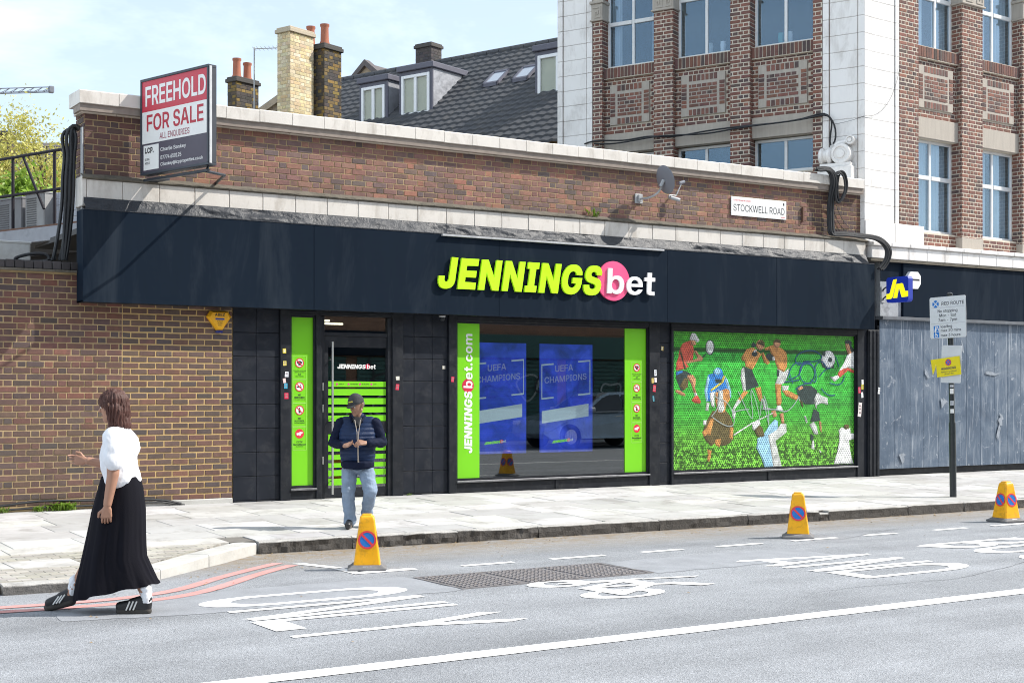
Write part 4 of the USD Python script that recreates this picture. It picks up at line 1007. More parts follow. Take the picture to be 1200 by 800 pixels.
# the door
door = thing('door', parent=shop)
DX0, DX1 = 8.53, 9.68
obj('door_frame', [cbx(DX0, DX0 + .06, -.03, .05, .17, 2.83, .004), cbx(DX1 - .07, DX1, -.03, .05, .17, 2.83, .004), cbx(DX0 + .06, DX1 - .07, -.02, .05, 2.545, 2.60, .004), cbx(DX0 + .06, DX1 - .07, -.015, .05, .17, .20, .003)], M_frame, door)
obj('door_leaf', [bx(8.592, 8.655, -.006, .04, .21, 2.54), bx(9.60, 9.608, -.006, .04, .21, 2.54), bx(8.655, 9.60, -.006, .04, 2.385, 2.54), bx(8.655, 9.60, -.006, .04, .21, .345), bx(8.655, 9.60, -.004, .03, 1.135, 1.30)], M_frame, door)
obj('glass', bx(8.655, 9.60, .014, .02, .345, 2.385), M_pane, door); obj('transom_pane', bx(8.59, 9.61, .014, .02, 2.60, 2.83), M_pane, door)
sil = [(1.89, 1.81), (1.78, 1.685), (1.645, 1.555), (1.515, 1.435), (1.395, 1.31), (1.125, 1.02), (.965, .875), (.825, .755), (.705, .64), (.605, .52), (.48, .385)]
for a, b in sil:
    obj('green_stripe', bx(8.66, 9.595, .004, .0115, b, a), M_green, door)
hb = [FF.tube([(8.688, .26, .085), (8.688, 2.46, .085)], .0175, 14)] + [FF.tube([(8.688, z, .005), (8.688, z, .085)], .011, 10) for z in (.45, 1.35, 2.2)]
obj('handle', hb, M_steel, door, smooth=40)
obj('hinge', [cbx(8.548, 8.572, -.042, -.03, z - .055, z + .055, .004) for z in (1.81, 1.50, .75)], M_steel, door)
jn_, ds_, bt_ = logo_shapes(8.81, 9.43, 2.075)
dlg = thing('door_lettering', 'small white shop lettering with a crimson disc on the door glass', 'lettering')
obj('lettering', FF.flat(jn_, -.0125, .0008), M_white_print, dlg); obj('disc', FF.flat(affinity.scale(ds_, .9, .9), -.0130, .0006), _mats['crimson_print'], dlg); obj('lettering', FF.flat(bt_, -.0115, .0008), M_white_print, dlg)
for k in range(4):
    x = 8.80 + k * .185
    obj('icon_dot', FF.flat(disc(x, 1.85, .017), -.0035, .0008), mat('magenta_print', (.5, .05, .2), .5, .05), dlg)
    obj('lettering', FF.flat(affinity.translate(text_shape(['OVER 18', 'NO SMOKING', 'NO ALCOHOL', 'CCTV'][k], .014, 500, px=32), x + .03, 1.843), -.0035, .0008), M_black_print, dlg)

# room behind the panes
room = obj('interior', [bx(8.0, 19.4, 3.6, 3.7, .1, 3.1), bx(7.95, 8.0, .1, 3.7, .1, 3.1), bx(19.4, 19.45, .1, 3.7, .1, 3.1), bx(8.0, 19.4, .1, 3.6, 2.86, 2.9), bx(10.2, 10.3, .3, 3.6, .1, 2.86)], M_dark_room, shop)
obj('interior_floor', bx(8.0, 19.4, .05, 3.6, .1, .2), mat('dark_carpet', (.045, .045, .05), .95, .2, 4), shop)
lampm = usdkit.material(stage, '/World/Looks/lit_downlight', {'e': ('emission', {'color': (1.0, .86, .62), 'strength': 2.2})}, surface='e.emission')
for k, (x, y) in enumerate([(11.75, .42), (12.4, .42), (13.05, .42), (13.7, .42)]):
    obj('ceiling_downlight', lathe([(0, 2.852), (.045, 2.852), (.05, 2.858)], 14, (x, y, 0)), lampm, label=f'small lit downlight above the window display, {["first", "second", "third", "fourth"][k]} from the left', cat='light', group='downlights over the window display')
for k, (x, y, L) in enumerate([(8.72, 1.4, .62), (9.5, 2.2, .45)]):
    obj('strip_light', cbx(x, x + L, y, y + .05, 2.83, 2.858, .004), lampm, label=['warm strip light behind the left of the transom', 'warm strip light deeper inside, right of the other strip'][k], cat='light')

# lit posters in the window
def poster_blue(name):
    return usdkit.material(stage, '/World/Looks/' + name, {
        'g': ('geometry', {}), 'n': ('noise_texture', {'scale': 2.3, 'detail': 5.0, 'distortion': 1.2}),
        'r': ('rgb_ramp', {'ramp': [(.25, (.006, .016, .16)), (.45, (.014, .036, .36)), (.6, (.026, .055, .55)), (.75, (.06, .10, .66))]}),
        'p': ('principled_bsdf', {'roughness': .5, 'emission_strength': .40})},
        [('g.position', 'n.vector'), ('n.fac', 'r.fac'), ('r.color', 'p.base_color'), ('r.color', 'p.emission_color')], surface='p.BSDF')
M_pblue = poster_blue('lit_blue_poster')
def lit(name, c, s):
    return usdkit.material(stage, '/World/Looks/' + name, {'p': ('principled_bsdf', {'base_color': c, 'roughness': .5, 'emission_color': c, 'emission_strength': s})}, surface='p.BSDF')
M_pgrey, M_plight, M_plime, M_pred = lit('lit_grey_print', (.20, .22, .42), .4), lit('lit_silver_print', (.36, .42, .48), .36), lit('lit_lime_print', (.2, .62, .02), .5), lit('lit_red_print', (.6, .02, .05), .5)
def lit_poster(x0, x1, lab):
    t = thing('window_poster', lab, 'poster', group=None)
    d0 = -.40
    obj('poster_board', FF.box(x0, x1, .76, 2.52, d0 - .03, d0, .004), M_pblue, t)
    W = x1 - x0; f = lambda sh, m, nm, dd=.001: obj(nm, FF.flat(sh, d0 + dd, .001), m, t)
    tilt = lambda sh: affinity.skew(sh, ys=5, origin=(x0, 0))
    u = fit(text_shape('UEFA', 1, 600, px=64), x0 + W * .28, x0 + W * .62); f(tilt(affinity.translate(u, 0, 2.04 - u.bounds[1])), M_pgrey, 'lettering')
    u = fit(text_shape('CHAMPIONS', 1, 500, px=64), x0 + W * .08, x0 + W * .88); f(tilt(affinity.translate(u, 0, 1.87 - u.bounds[1])), M_pgrey, 'lettering')
    br = [sbox(x0 + W * .02, 1.62, x0 + W * .035, 2.18), sbox(x0 + W * .02, 2.16, x0 + W * .25, 2.185), sbox(x0 + W * .02, 1.615, x0 + W * .25, 1.64), sbox(x0 + W * .94, 1.62, x0 + W * .955, 2.18), sbox(x0 + W * .72, 2.16, x0 + W * .955, 2.185), sbox(x0 + W * .72, 1.615, x0 + W * .955, 1.64)]
    f(tilt(union_all(br)), M_plight, 'corner_marks')
    f(Polygon([(x0 + .03, 1.23), (x0 + W * .92, 1.34), (x0 + W * .92, 1.55), (x0 + .03, 1.43)]), M_plight, 'price_banner')
    a, b, c = logo_shapes(x0 + W * .22, x0 + W * .62, .885)
    f(tilt(a), M_plime, 'lettering'); f(tilt(b), M_pred, 'disc', .0015); f(tilt(c), M_plight, 'lettering', .003)
lit_poster(11.32, 12.33, 'lit blue football poster beside the green web address strip')
lit_poster(12.60, 13.64, 'lit blue football poster in the middle of the window')

# ------------------------------------------------------------------ printed sports film on the right window
def dotted(name, c, seed=0.0, grass=False):
    """print on perforated film: rows of small dark holes"""
    if name in _mats: return _mats[name]
    N = {'g': ('geometry', {}), 'xyz': ('separate_xyz', {}), 'row': ('math', {'math_type': 'multiply', 'value2': 1 / .040}), 'rf': ('math', {'math_type': 'floor'}), 'par': ('math', {'math_type': 'modulo', 'value2': 2.0}), 'half': ('math', {'math_type': 'multiply', 'value2': .5}),
         'col': ('math', {'math_type': 'multiply', 'value2': 1 / .046}), 'sh': ('math', {'math_type': 'add'}), 'fx': ('math', {'math_type': 'fraction'}), 'fz': ('math', {'math_type': 'fraction'}),
         'dx': ('math', {'math_type': 'subtract', 'value2': .5}), 'dz': ('math', {'math_type': 'subtract', 'value2': .5}), 'x2': ('math', {'math_type': 'multiply'}), 'z2': ('math', {'math_type': 'multiply'}), 's': ('math', {'math_type': 'add'}),
         'hole': ('map_range', {'from_min': .05, 'from_max': .11, 'to_min': 1.0, 'to_max': 0.0, 'clamp': True}),
         'n': ('noise_texture', {'scale': 11.0, 'detail': 5.0, 'roughness': .6, 'distortion': .6}), 'nm': ('map_range', {'from_min': .34, 'from_max': .66, 'to_min': .62, 'to_max': 1.45}),
         'base': ('mix_color', {'blend_type': 'multiply', 'fac': 1.0, 'a': c, 'use_clamp': False}), 'mx': ('mix_color', {'blend_type': 'mix', 'b': tuple(v * .12 for v in c) if grass else tuple(v * .35 for v in c)}), 'p': ('principled_bsdf', {'roughness': .4})}
    L = [('g.position', 'xyz.vector'), ('xyz.z', 'row.value1'), ('row.value', 'rf.value1'), ('rf.value', 'par.value1'), ('par.value', 'half.value1'), ('xyz.x', 'col.value1'), ('col.value', 'sh.value1'), ('half.value', 'sh.value2'), ('sh.value', 'fx.value1'), ('row.value', 'fz.value1'),
         ('fx.value', 'dx.value1'), ('fz.value', 'dz.value1'), ('dx.value', 'x2.value1'), ('dx.value', 'x2.value2'), ('dz.value', 'z2.value1'), ('dz.value', 'z2.value2'), ('x2.value', 's.value1'), ('z2.value', 's.value2'), ('s.value', 'hole.value'), ('hole.result', 'mx.fac'),
         ('g.position', 'n.vector'), ('n.fac', 'nm.value'), ('nm.result', 'base.b')]
    src = 'base.result'
    if grass:   # printed pitch: bands of mown grass, a dark line of boards, leafy foreground
        N.update({'zr': ('map_range', {'from_min': .385, 'from_max': 2.80, 'to_min': 0.0, 'to_max': 1.0}), 'rz': ('rgb_ramp', {'ramp': [(0, (.22, .62, .06)), (.22, (.15, .50, .045)), (.34, (.06, .36, .035)), (.42, (.055, .44, .04)), (.47, (.04, .30, .035)), (.52, (.05, .43, .05)), (.6, (.045, .46, .045)), (.84, (.04, .43, .05)), (.852, (.01, .06, .01)), (.868, (.01, .06, .01)), (.88, (.045, .38, .02)), (1, (.06, .33, .015))]}),
                  'ln': ('noise_texture', {'scale': 16.0, 'detail': 5.0, 'roughness': .7}), 'lm': ('map_range', {'from_min': .46, 'from_max': .54, 'to_min': 0.15, 'to_max': 1.0, 'clamp': True}), 'low': ('map_range', {'from_min': .75, 'from_max': 1.25, 'to_min': 1.0, 'to_max': 0.0, 'clamp': True}),
                  'leaf': ('mix_color', {'blend_type': 'multiply', 'use_clamp': False}), 'st': ('mapping', {'scale': (.5, 1, 14)}), 'bn': ('noise_texture', {'scale': 2.0, 'detail': 3.0}), 'bm': ('map_range', {'from_min': .4, 'from_max': .6, 'to_min': .84, 'to_max': 1.14, 'clamp': True}), 'bb': ('mix_color', {'blend_type': 'multiply', 'fac': 1.0, 'use_clamp': False})})
        L += [('xyz.z', 'zr.value'), ('zr.result', 'rz.fac'), ('g.position', 'ln.vector'), ('ln.fac', 'lm.value'), ('xyz.z', 'low.value'), ('low.result', 'leaf.fac'), ('lm.result', 'leaf.b'), ('g.position', 'st.vector'), ('st.vector', 'bn.vector'), ('bn.fac', 'bm.value'), ('rz.color', 'bb.a'), ('bm.result', 'bb.b'), ('bb.result', 'leaf.a'), ('leaf.result', 'base.a')]
    L += [(src, 'mx.a'), ('mx.result', 'p.base_color')]
    _mats[name] = usdkit.material(stage, '/World/Looks/' + name, N, L, surface='p.BSDF')
    return _mats[name]
sp = thing('sports_poster', 'green perforated window film printed with boxers, a jockey and footballers', 'poster')
obj('film', FF.box(15.02, 19.305, .417, 2.768, -.0185, -.012), dotted('printed_pitch', (.1, .5, .03), grass=True), sp)
PC = {'red': (.58, .10, .06), 'skin': (.55, .27, .14), 'white': (.74, .76, .74), 'dark': (.03, .05, .045), 'blue': (.03, .20, .55), 'pale': (.55, .58, .55), 'tan': (.58, .27, .08), 'yellow': (.62, .52, .06), 'brown': (.12, .095, .035), 'lightblue': (.30, .55, .72)}
CORRECT = {}
for k, (c, p) in enumerate(FIGURES):
    q = Polygon([(x + .05, z) for x, z in p]).buffer(0)
    q = q.buffer(.012).buffer(-.012).intersection(sbox(15.022, .419, 19.30, 2.766))
    if q.is_empty: continue
    obj('printed_figure', FF.flat(q, -.0118 + k * .00006, .0004), dotted('print_' + c, PC[c]), sp)
    sh_ = q.difference(affinity.translate(q, .028, .022)).buffer(-.003)
    if c != 'dark' and not sh_.is_empty and sh_.area > .0006: obj('printed_shading', FF.flat(sh_, -.01177 + k * .00006, .0004), dotted('print_deep_' + c, tuple(v * .5 for v in PC[c])), sp)
M_pen, M_scr = mat('blue_marker', (.01, .06, .16), .5, .05), mat('scratched_line', (.30, .36, .36), .6, .05)
scr = thing('graffiti', 'blue and grey scribbled graffiti over the green sports film', 'graffiti')
for k, (c, w, p) in enumerate(SCRAWL):
    pts = spline([(x + .05, z) for x, z in p], 10 * len(p)) if len(p) > 2 else p
    q = LineString(pts).buffer(w / 2).intersection(sbox(15.022, .419, 19.30, 2.766))
    obj('scribble', FF.flat(q, -.004 + k * .0002, .0006), M_pen if c == 'pen' else M_scr, scr)

# ------------------------------------------------------------------ small things fixed to the front
al = thing('alarm_box', 'yellow angular alarm box with a blue base, high on the brick wall', 'alarm')
hexa = Polygon([(6.865, 2.845), (7.115, 2.845), (7.165, 2.77), (7.035, 2.585), (6.955, 2.585), (6.815, 2.77)])
M_alarm = mat('alarm_yellow', (.80, .40, .012), .4, .05, 4)
ins = affinity.scale(hexa, .80, .84)
vo, vi = np.array(hexa.exterior.coords)[:-1], np.array(ins.exterior.coords)[:-1]
vv = np.array([[x, z, .008] for x, z in vo] + [[x, z, .05] for x, z in vo] + [[x, z, .085] for x, z in vi]); ff = []
for k in range(6):
    k2 = (k + 1) % 6
    for o_ in (0, 6):
        ff += [[o_ + k, o_ + 6 + k, o_ + 6 + k2], [o_ + k, o_ + 6 + k2, o_ + k2]]
for k in range(1, 5):
    ff.append([12, 12 + k + 1, 12 + k])
def outward(m):
    t = trimesh.Trimesh(*m, process=False); t.fix_normals(); return np.array(t.vertices), np.array(t.faces)
obj('case', outward(FF.m((vv, np.array(ff)))), M_alarm, al)
obj('lens', FF.box(6.945, 7.045, 2.545, 2.584, .01, .07, .012), mat('blue_lens', (.02, .03, .16), .25, .05), al)
for t, z, h, m in (('ABEZ', 2.775, .04, M_black_print), ('24 HOUR', 2.70, .014, M_black_print), ('ALARM', 2.672, .014, M_black_print), ('0800 1', 2.645, .012, M_black_print)):
    q = text_shape(t, h, 700, px=48); a, b, c, d = q.bounds
    obj('lettering', FF.flat(affinity.translate(q, 6.99 - (a + c) / 2, z), .0855, .0008), m, al)
obj('band', FF.flat(sbox(6.925, 2.725, 7.055, 2.75), .0855, .0008), mat('blue_print', (.02, .05, .25), .5, .05), al)

np_ = thing('street_nameplate', 'white street nameplate STOCKWELL ROAD on the parapet bricks', 'street sign')
obj('plate', FF.box(16.285, 17.575, 4.805, 5.135, .02, .032, .004), mat('white_enamel', (.78, .79, .78), .35, .05, 3, dirt=(.4, .38, .35), dirt_amt=.25, dirt_scale=5), np_)
obj('plate_back', FF.box(16.295, 17.565, 4.815, 5.125, .006, .0199), M_grey_metal, np_)
obj('lettering', FF.flat(fit(text_shape('STOCKWELL ROAD', 1, 420, px=96), 16.335, 17.53, 4.885, 5.005), .0322, .001), M_black_print, np_)
obj('lettering', FF.flat(fit(text_shape('London Borough of Lambeth', 1, 500, slant=.15, px=56), 16.34, 16.73, 5.055, 5.09), .0322, .001), M_red_print, np_, label='small red borough line')
obj('lettering', FF.flat(fit(text_shape('SW9', 1, 500, px=48), 17.45, 17.535, 4.825, 4.85), .0322, .001), M_red_print, np_, label='small red district code')
obj('crest', FF.flat(sbox(17.495, 5.05, 17.525, 5.095), .0322, .001), M_black_print, np_)

def small_cam(name, lab, x, z, s=1.0, turn=0.0):
    t = thing(name, lab, 'camera')
    obj('bracket', FF.tube(spline([(x, z, .004), (x - .01, z - .01, .06), (x, z - .03, .10)], 8), .014 * s), M_grey_metal, t); obj('bracket_plate', FF.box(x - .03, x + .03, z - .03, z + .03, 0.004, .014, .004), M_grey_metal, t)
    obj('housing', tube([(x - .05 * s, -.08, z - .02 * s), (x + .10 * s, -.14, z - .06 * s)], .032 * s, 12), M_grey_metal, t, smooth=40)
small_cam('wall_camera', 'small grey camera on the parapet, right of the satellite dish', 14.95, 5.02)
dc = thing('dome_camera', 'little grey dome camera under the fascia, left of the big window', 'camera')
obj('mount', lathe([(.0, 2.885), (.05, 2.885), (.05, 2.862), (.04, 2.855)][::-1], 16, (10.47, -.14, 0)), M_grey_metal, dc); obj('dome', lathe([(0.0, 2.80), (.025, 2.807), (.04, 2.83), (.042, 2.856)], 16, (10.47, -.14, 0)), M_tile, dc, smooth=40)
dish = thing('satellite_dish', 'grey satellite dish on a curved arm standing out from the parapet', 'satellite dish')
M_dish = mat('dish_grey', (.19, .20, .23), .5, .1, 4)
obj('wall_bracket', [FF.box(14.20, 14.36, 4.86, 5.02, .006, .03, .006), FF.box(14.25, 14.31, 4.88, 5.0, .03, .07, .006)], M_grey_metal, dish)
obj('arm', FF.tube(spline([(14.28, 4.94, .05), (14.34, 4.94, .22), (14.42, 5.02, .36), (14.44, 5.12, .42)], 20), .018), M_grey_metal, dish, smooth=True)
dn = np.array([.95, .30, .06]); dn /= np.linalg.norm(dn)     # bowl opens right, up and out from the wall (s, z, d)
u_ = np.cross([0, 1, 0], dn); u_ /= np.linalg.norm(u_); w_ = np.cross(dn, u_)
prof = [(r, .16 * r * r / .27 - .045) for r in np.linspace(0, .235, 9)]
dv, df = lathe(prof + [(.240, prof[-1][1] + .004), (.233, prof[-1][1] + .010)] + [(r, h + .010) for r, h in prof[::-1]], 32)
ctr = np.array([14.50, 5.22, .46])
obj('bowl', FF.m((ctr + dv[:, :1] * u_ + dv[:, 1:2] * w_ + dv[:, 2:3] * dn, df)), M_dish, dish, smooth=50)
hold = ctr - dn * .06 - w_ * .05
obj('clamp', FF.tube([ctr - dn * .05, ctr - dn * .13 - w_ * .08, (14.44, 5.12, .42)], .03, 8), M_grey_metal, dish)
tip = ctr + dn * .30 - w_ * .12
obj('receiver_arm', FF.tube([ctr - w_ * .26 - dn * .01, ctr - w_ * .30 + dn * .12, tip], .010, 8), M_grey_metal, dish); obj('receiver', FF.tube([tip - dn * .05, tip + dn * .05], .026, 12), M_dish, dish)

stk = [(7.955, 2.315, .05, .07, (.62, .5, .02), 'yellow sticker, topmost on the post left of the narrow green window'), (7.96, 2.14, .05, .065, (.68, .56, .12), 'yellow and white sticker, second down on the post left of the narrow green window'), (7.99, 1.985, .055, .075, (.70, .72, .76), 'white sticker with grey print, third down on the post left of the narrow green window'),
       (7.955, 1.895, .045, .065, (.66, .45, .42), 'pale pink sticker above the blue one left of the narrow green window'), (7.975, 1.82, .05, .075, (.03, .36, .55), 'bright blue sticker on the post left of the narrow green window'), (7.985, 1.68, .06, .085, (.62, .02, .07), 'crimson sticker, lowest on the post left of the narrow green window'),
       (9.76, 1.94, .06, .055, (.62, .60, .52), 'off-white sticker on the post right of the door'), (9.755, 1.81, .055, .085, (.62, .02, .07), 'crimson sticker on the post right of the door'), (10.70, 1.93, .05, .08, (.60, .02, .07), 'crimson sticker on the post left of the web address'),
       (10.57, 2.11, .05, .05, (.5, .46, .38), 'beige scrap of paper on the black tiles left of the big window'), (14.60, 2.06, .05, .10, (.70, .74, .78), 'white sticker, topmost on the post right of the blue posters'), (14.545, 1.93, .045, .08, (.66, .5, .1), 'yellow sticker on the post right of the blue posters'),
       (14.605, 1.94, .05, .08, (.72, .62, .62), 'pinkish white sticker on the post right of the blue posters'), (14.58, 1.80, .06, .11, (.62, .03, .07), 'red sticker on the post right of the blue posters'), (14.56, 1.63, .03, .09, (.03, .30, .40), 'narrow teal sticker on the post right of the blue posters'),
       (19.46, 1.93, .05, .09, (.74, .74, .72), 'white sticker, topmost on the post right of the sports film'), (19.38, 1.78, .06, .11, (.62, .03, .08), 'red sticker on the post right of the sports film'), (19.455, 1.84, .05, .09, (.66, .56, .03), 'yellow sticker on the post right of the sports film'),
       (19.45, 1.69, .05, .10, (.72, .76, .76), 'white sticker below the red one right of the sports film'), (19.39, 1.42, .085, .26, (.70, .62, .60), 'torn white and red sticker, lowest on the post right of the sports film'), (19.86, 1.77, .05, .12, (.72, .74, .74), 'white sticker on the fluted pilaster beside the metal hoarding'), (14.78, 2.47, .05, .07, (.5, .36, .08), 'small amber sticker high on the tiles between the two windows')]
for k, (x, z, w, h, c, lab) in enumerate(stk):
    dd = .0565 if x not in (10.57, 14.78, 19.86) else (.0132 if x != 19.86 else .086)
    q = affinity.rotate(sbox(x - w / 2, z - h / 2, x + w / 2, z + h / 2), rng.uniform(-7, 7))
    t = thing('sticker', lab, 'sticker')
    obj('paper', FF.flat(q, dd, .0008), mat(f'sticker_{k}', c, .5, .2, 30), t)
    obj('print', FF.flat(union_all([affinity.rotate(sbox(x - w * .3, z + a * h, x + w * .3, z + (a + .12) * h), 0) for a in (-.28, -.02, .2)]), dd + .0009, .0005), mat('sticker_print', (.25, .2, .2), .6, .2) if k % 3 else M_white_print, t)
# ------------------------------------------------------------------ brick and faience building on the corner
cb = thing('corner_building', 'tall red brick corner building with cream faience pilasters and sash windows', 'building')
A0 = math.radians(3.9)
RF = Frame((19.49, -.08), (math.cos(A0), math.sin(A0)))
RS = Frame((19.49, -.08), (.421, -.907))
M_mortar_thick = mat('mortar_buff', (.58, .52, .43), .95, .1, 8, bump=.002, bscale=200, fine=.1)
M_lintel = mat('cast_stone', (.40, .36, .31), .9, .12, 3, bump=.003, bscale=70, stretch=(6, 6, .6), fine=.1)
M_winframe = mat('painted_window_frame', (.70, .71, .71), .4, .06, 4, dirt=(.42, .41, .38), dirt_amt=.4, dirt_scale=4)
M_winpane = pane_mat('window_pane', (.84, .89, .93), .115, gcol=(.62, .82, 1.0))
M_curtain = mat('net_curtain', (.62, .64, .64), .9, .18, 2, stretch=(9, 9, .3))
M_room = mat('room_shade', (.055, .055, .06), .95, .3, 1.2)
COLS_C = [(.20, .092, .068), (.165, .08, .063), (.13, .071, .062), (.225, .100, .07), (.095, .065, .06)]
ccol = lambda g, r: palette(g, COLS_C, [.34, .28, .18, .1, .1], .14)
layers, TOP = [], 10.75
def pier(fr, s0, s1, z0, z1, ret=.28, d=0.0, side=(1, 1)):
    obj('pier_core', fr.box(s0 + .004, s1 - .004, z0, z1, d - .6, d), M_mortar_thick, cb)
    layers.append((fr, lay(s0 + .003, s1 - .003, z0, z1, .0775, .225, 'english', .019), ccol, d))
    # brick returns into the reveals
    for on, s, sg in ((side[0], s0, -1), (side[1], s1, 1)):
        if on:
            o = fr.at(s + (-.004 if sg < 0 else .004), 0, 0)
            rf = Frame(o[:2], -fr.n[:2] * sg if sg > 0 else fr.n[:2])
            u0, u1 = (-.001 - 0, ret) if sg > 0 else (-ret, .001)
            layers.append((rf, lay(min(u0, u1), max(u0, u1), z0, z1, .0775, .225, 'english', .019), ccol, -.003))
def faience(fr, cols, z0, z1, d0, course=.3155, names='faience_block'):
    z = z0
    while z < z1 - .02:
        t = min(z + course, z1)
        for (a, b, d) in cols:
            obj(names, fr.box(a + .0035, b - .0035, z + .0025, t - .0025, -.3, d + rng.uniform(-.0015, .0015), .005), M_faience, cb)
        z = t
    obj('faience_backing', fr.box(cols[0][0] + .01, cols[-1][1] - .01, z0, z1, -.31, d0 - .03), M_faience_joint, cb)
def sash(fr, s0, s1, z0, z1, d, trans=None, mull=None, blind=0, lab=None):
    """painted window: outer frame, mullion, transom; panes behind; room with curtains"""
    w = .055; t = .06
    ms = [fr.box(s0, s0 + w, z0, z1, d - t, d, .006), fr.box(s1 - w, s1, z0, z1, d - t, d, .006), fr.box(s0 + w, s1 - w, z1 - w, z1, d - t, d - .001, .006), fr.box(s0 + w, s1 - w, z0, z0 + w, d - t, d + .012, .006)]
    mull = (s0 + s1) / 2 if mull is None else mull
    ms.append(fr.box(mull - .03, mull + .03, z0 + w, z1 - w, d - t + .002, d - .004, .006))
    if trans:
        ms += [fr.box(s0 + w, mull - .03, trans - .04, trans + .04, d - t + .004, d + .006, .006), fr.box(mull + .03, s1 - w, trans - .04, trans + .04, d - t + .004, d + .006, .006)]
    W = obj('window', ms, M_winframe, cb)
    zs = [z0 + w] + ([trans - .04, trans + .04] if trans else []) + [z1 - w]
    for za, zb in zip(zs[::2], zs[1::2]):
        for a, b in ((s0 + w, mull - .03), (mull + .03, s1 - w)):
            tilt = rng.uniform(-.004, .004)
            v, f = bx(a - .01, b + .01, za - .01, zb + .01, d - .036, d - .030)
            v[:, 2] += (v[:, 0] - (a + b) / 2) / (b - a) * tilt
            obj('pane', fr.m((v, f)), M_winpane, W)
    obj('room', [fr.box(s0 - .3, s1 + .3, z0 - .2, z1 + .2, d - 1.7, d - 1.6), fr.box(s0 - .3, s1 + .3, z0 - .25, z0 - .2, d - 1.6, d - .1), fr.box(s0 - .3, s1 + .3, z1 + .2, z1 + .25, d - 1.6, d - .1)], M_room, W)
    if blind:
        cs = []
        for a, b in ([(s0 + .05, s0 + .05 + blind * (s1 - s0))] + ([(s1 - .05 - blind * .8 * (s1 - s0), s1 - .05)] if blind < .6 else [])):
            n = 26; x = np.linspace(a, b, n)
            v = np.array([[xx, zz, d - .13 + .022 * math.sin(k * 1.7)] for k, xx in enumerate(x) for zz in (z0, z1)])
            cs.append(fr.m((v, np.array([[2 * i, 2 * i + 2, 2 * i + 3, 2 * i + 1] for i in range(n - 1)]))))
        obj('curtain', cs, M_curtain, W, smooth=False)
    return W
def spandrel(fr, s0, s1):
    """wall between the upper and the lower window: soldier sill, framed brick panel, cast lintel"""
    d = -.13
    obj('spandrel_core', fr.box(s0, s1, 6.66, 8.42, -.6, d), M_mortar_thick, cb)
    p0, p1, z0, z1 = s0 + .13, s1 - .15, 7.245, 8.065
    layers.append((fr, lay(s0 + .004, s1 - .004, 7.075, 8.19, .0775, .225, 'english', .019, holes=[(p0 - .01, p1 + .01, z0 - .01, z1 + .01)]), ccol, d))
    n = int((s1 - s0) / .0785); pitch = (s1 - s0) / n
    layers.append((fr, [(s0 + k * pitch + .006, s0 + (k + 1) * pitch - .007, 8.215, 8.42) for k in range(n)], lambda g, r: palette(g, COLS_C, [.3, .3, .25, .05, .1]) * .85, d + .065))
    obj('sill_bed', fr.box(s0 + .003, s1 - .003, 8.20, 8.43, -.4, d + .062), M_mortar_thick, cb)
    obj('panel_frame', fr.box(p0, p1, z0, z1, -.4, d + .035, .006), M_lintel, cb)
    q = .165
    bricks = []
    inner = (p0 + q, p1 - q, z0 + q, z1 - q)
    n = int((inner[1] - inner[0]) / .088); pt = (inner[1] - inner[0]) / n
    for zz in ((z0 + .012, z0 + q - .035), (z1 - q + .035, z1 - .012)):
        bricks += [(inner[0] + k * pt + .01, inner[0] + (k + 1) * pt - .01, *zz) for k in range(n)]
    n = int((inner[3] - inner[2]) / .0775); pt = (inner[3] - inner[2]) / n
    for ss in ((p0 + .012, p0 + q - .04), (p1 - q + .04, p1 - .012)):
        bricks += [(*ss, inner[2] + k * pt + .008, inner[2] + (k + 1) * pt - .008) for k in range(n)]
    bricks += lay(inner[0] + .015, inner[1] - .015, inner[2] + .012, inner[3] - .01, .0775, .225, 'english', .018)
    layers.append((fr, bricks, ccol, d + .035))
    obj('lintel', fr.box(s0 + .002, s1 - .002, 6.665, 7.06, -.5, d + .05, .006), M_lintel, cb)
def capital(fr, s0, s1, z=9.41):
    key = []
    h = .36
    c = obj('capital', [fr.box(s0 - .02, s1 + .02, z + .03, z + h, -.35, .03, .008), fr.box(s0 - .045, s1 + .045, z - .0, z + .035, -.35, .055, .01), fr.box(s0 - .05, s1 + .05, z + h - .002, z + h + .06, -.35, .06, .012)], M_lintel, cb)
    n = 2 if s1 - s0 > .35 else 1
    w = (s1 - s0) / n
    for k in range(n):
        a = s0 + k * w + w * .12; b = s0 + (k + 1) * w - w * .12; m = (a + b) / 2
        zz = z + .08; H = .2
        pl = [(a, zz + H), (b, zz + H), (b, zz), (a + (b - a) * .3, zz), (a + (b - a) * .3, zz + H * .6), (a + (b - a) * .65, zz + H * .6), (a + (b - a) * .65, zz + H * .3)]
        key.append(LineString(pl).buffer(.014, cap_style='flat', join_style='mitre'))
    obj('key_relief', [fr.flat(q, .029, .014) for q in key], M_lintel, c)

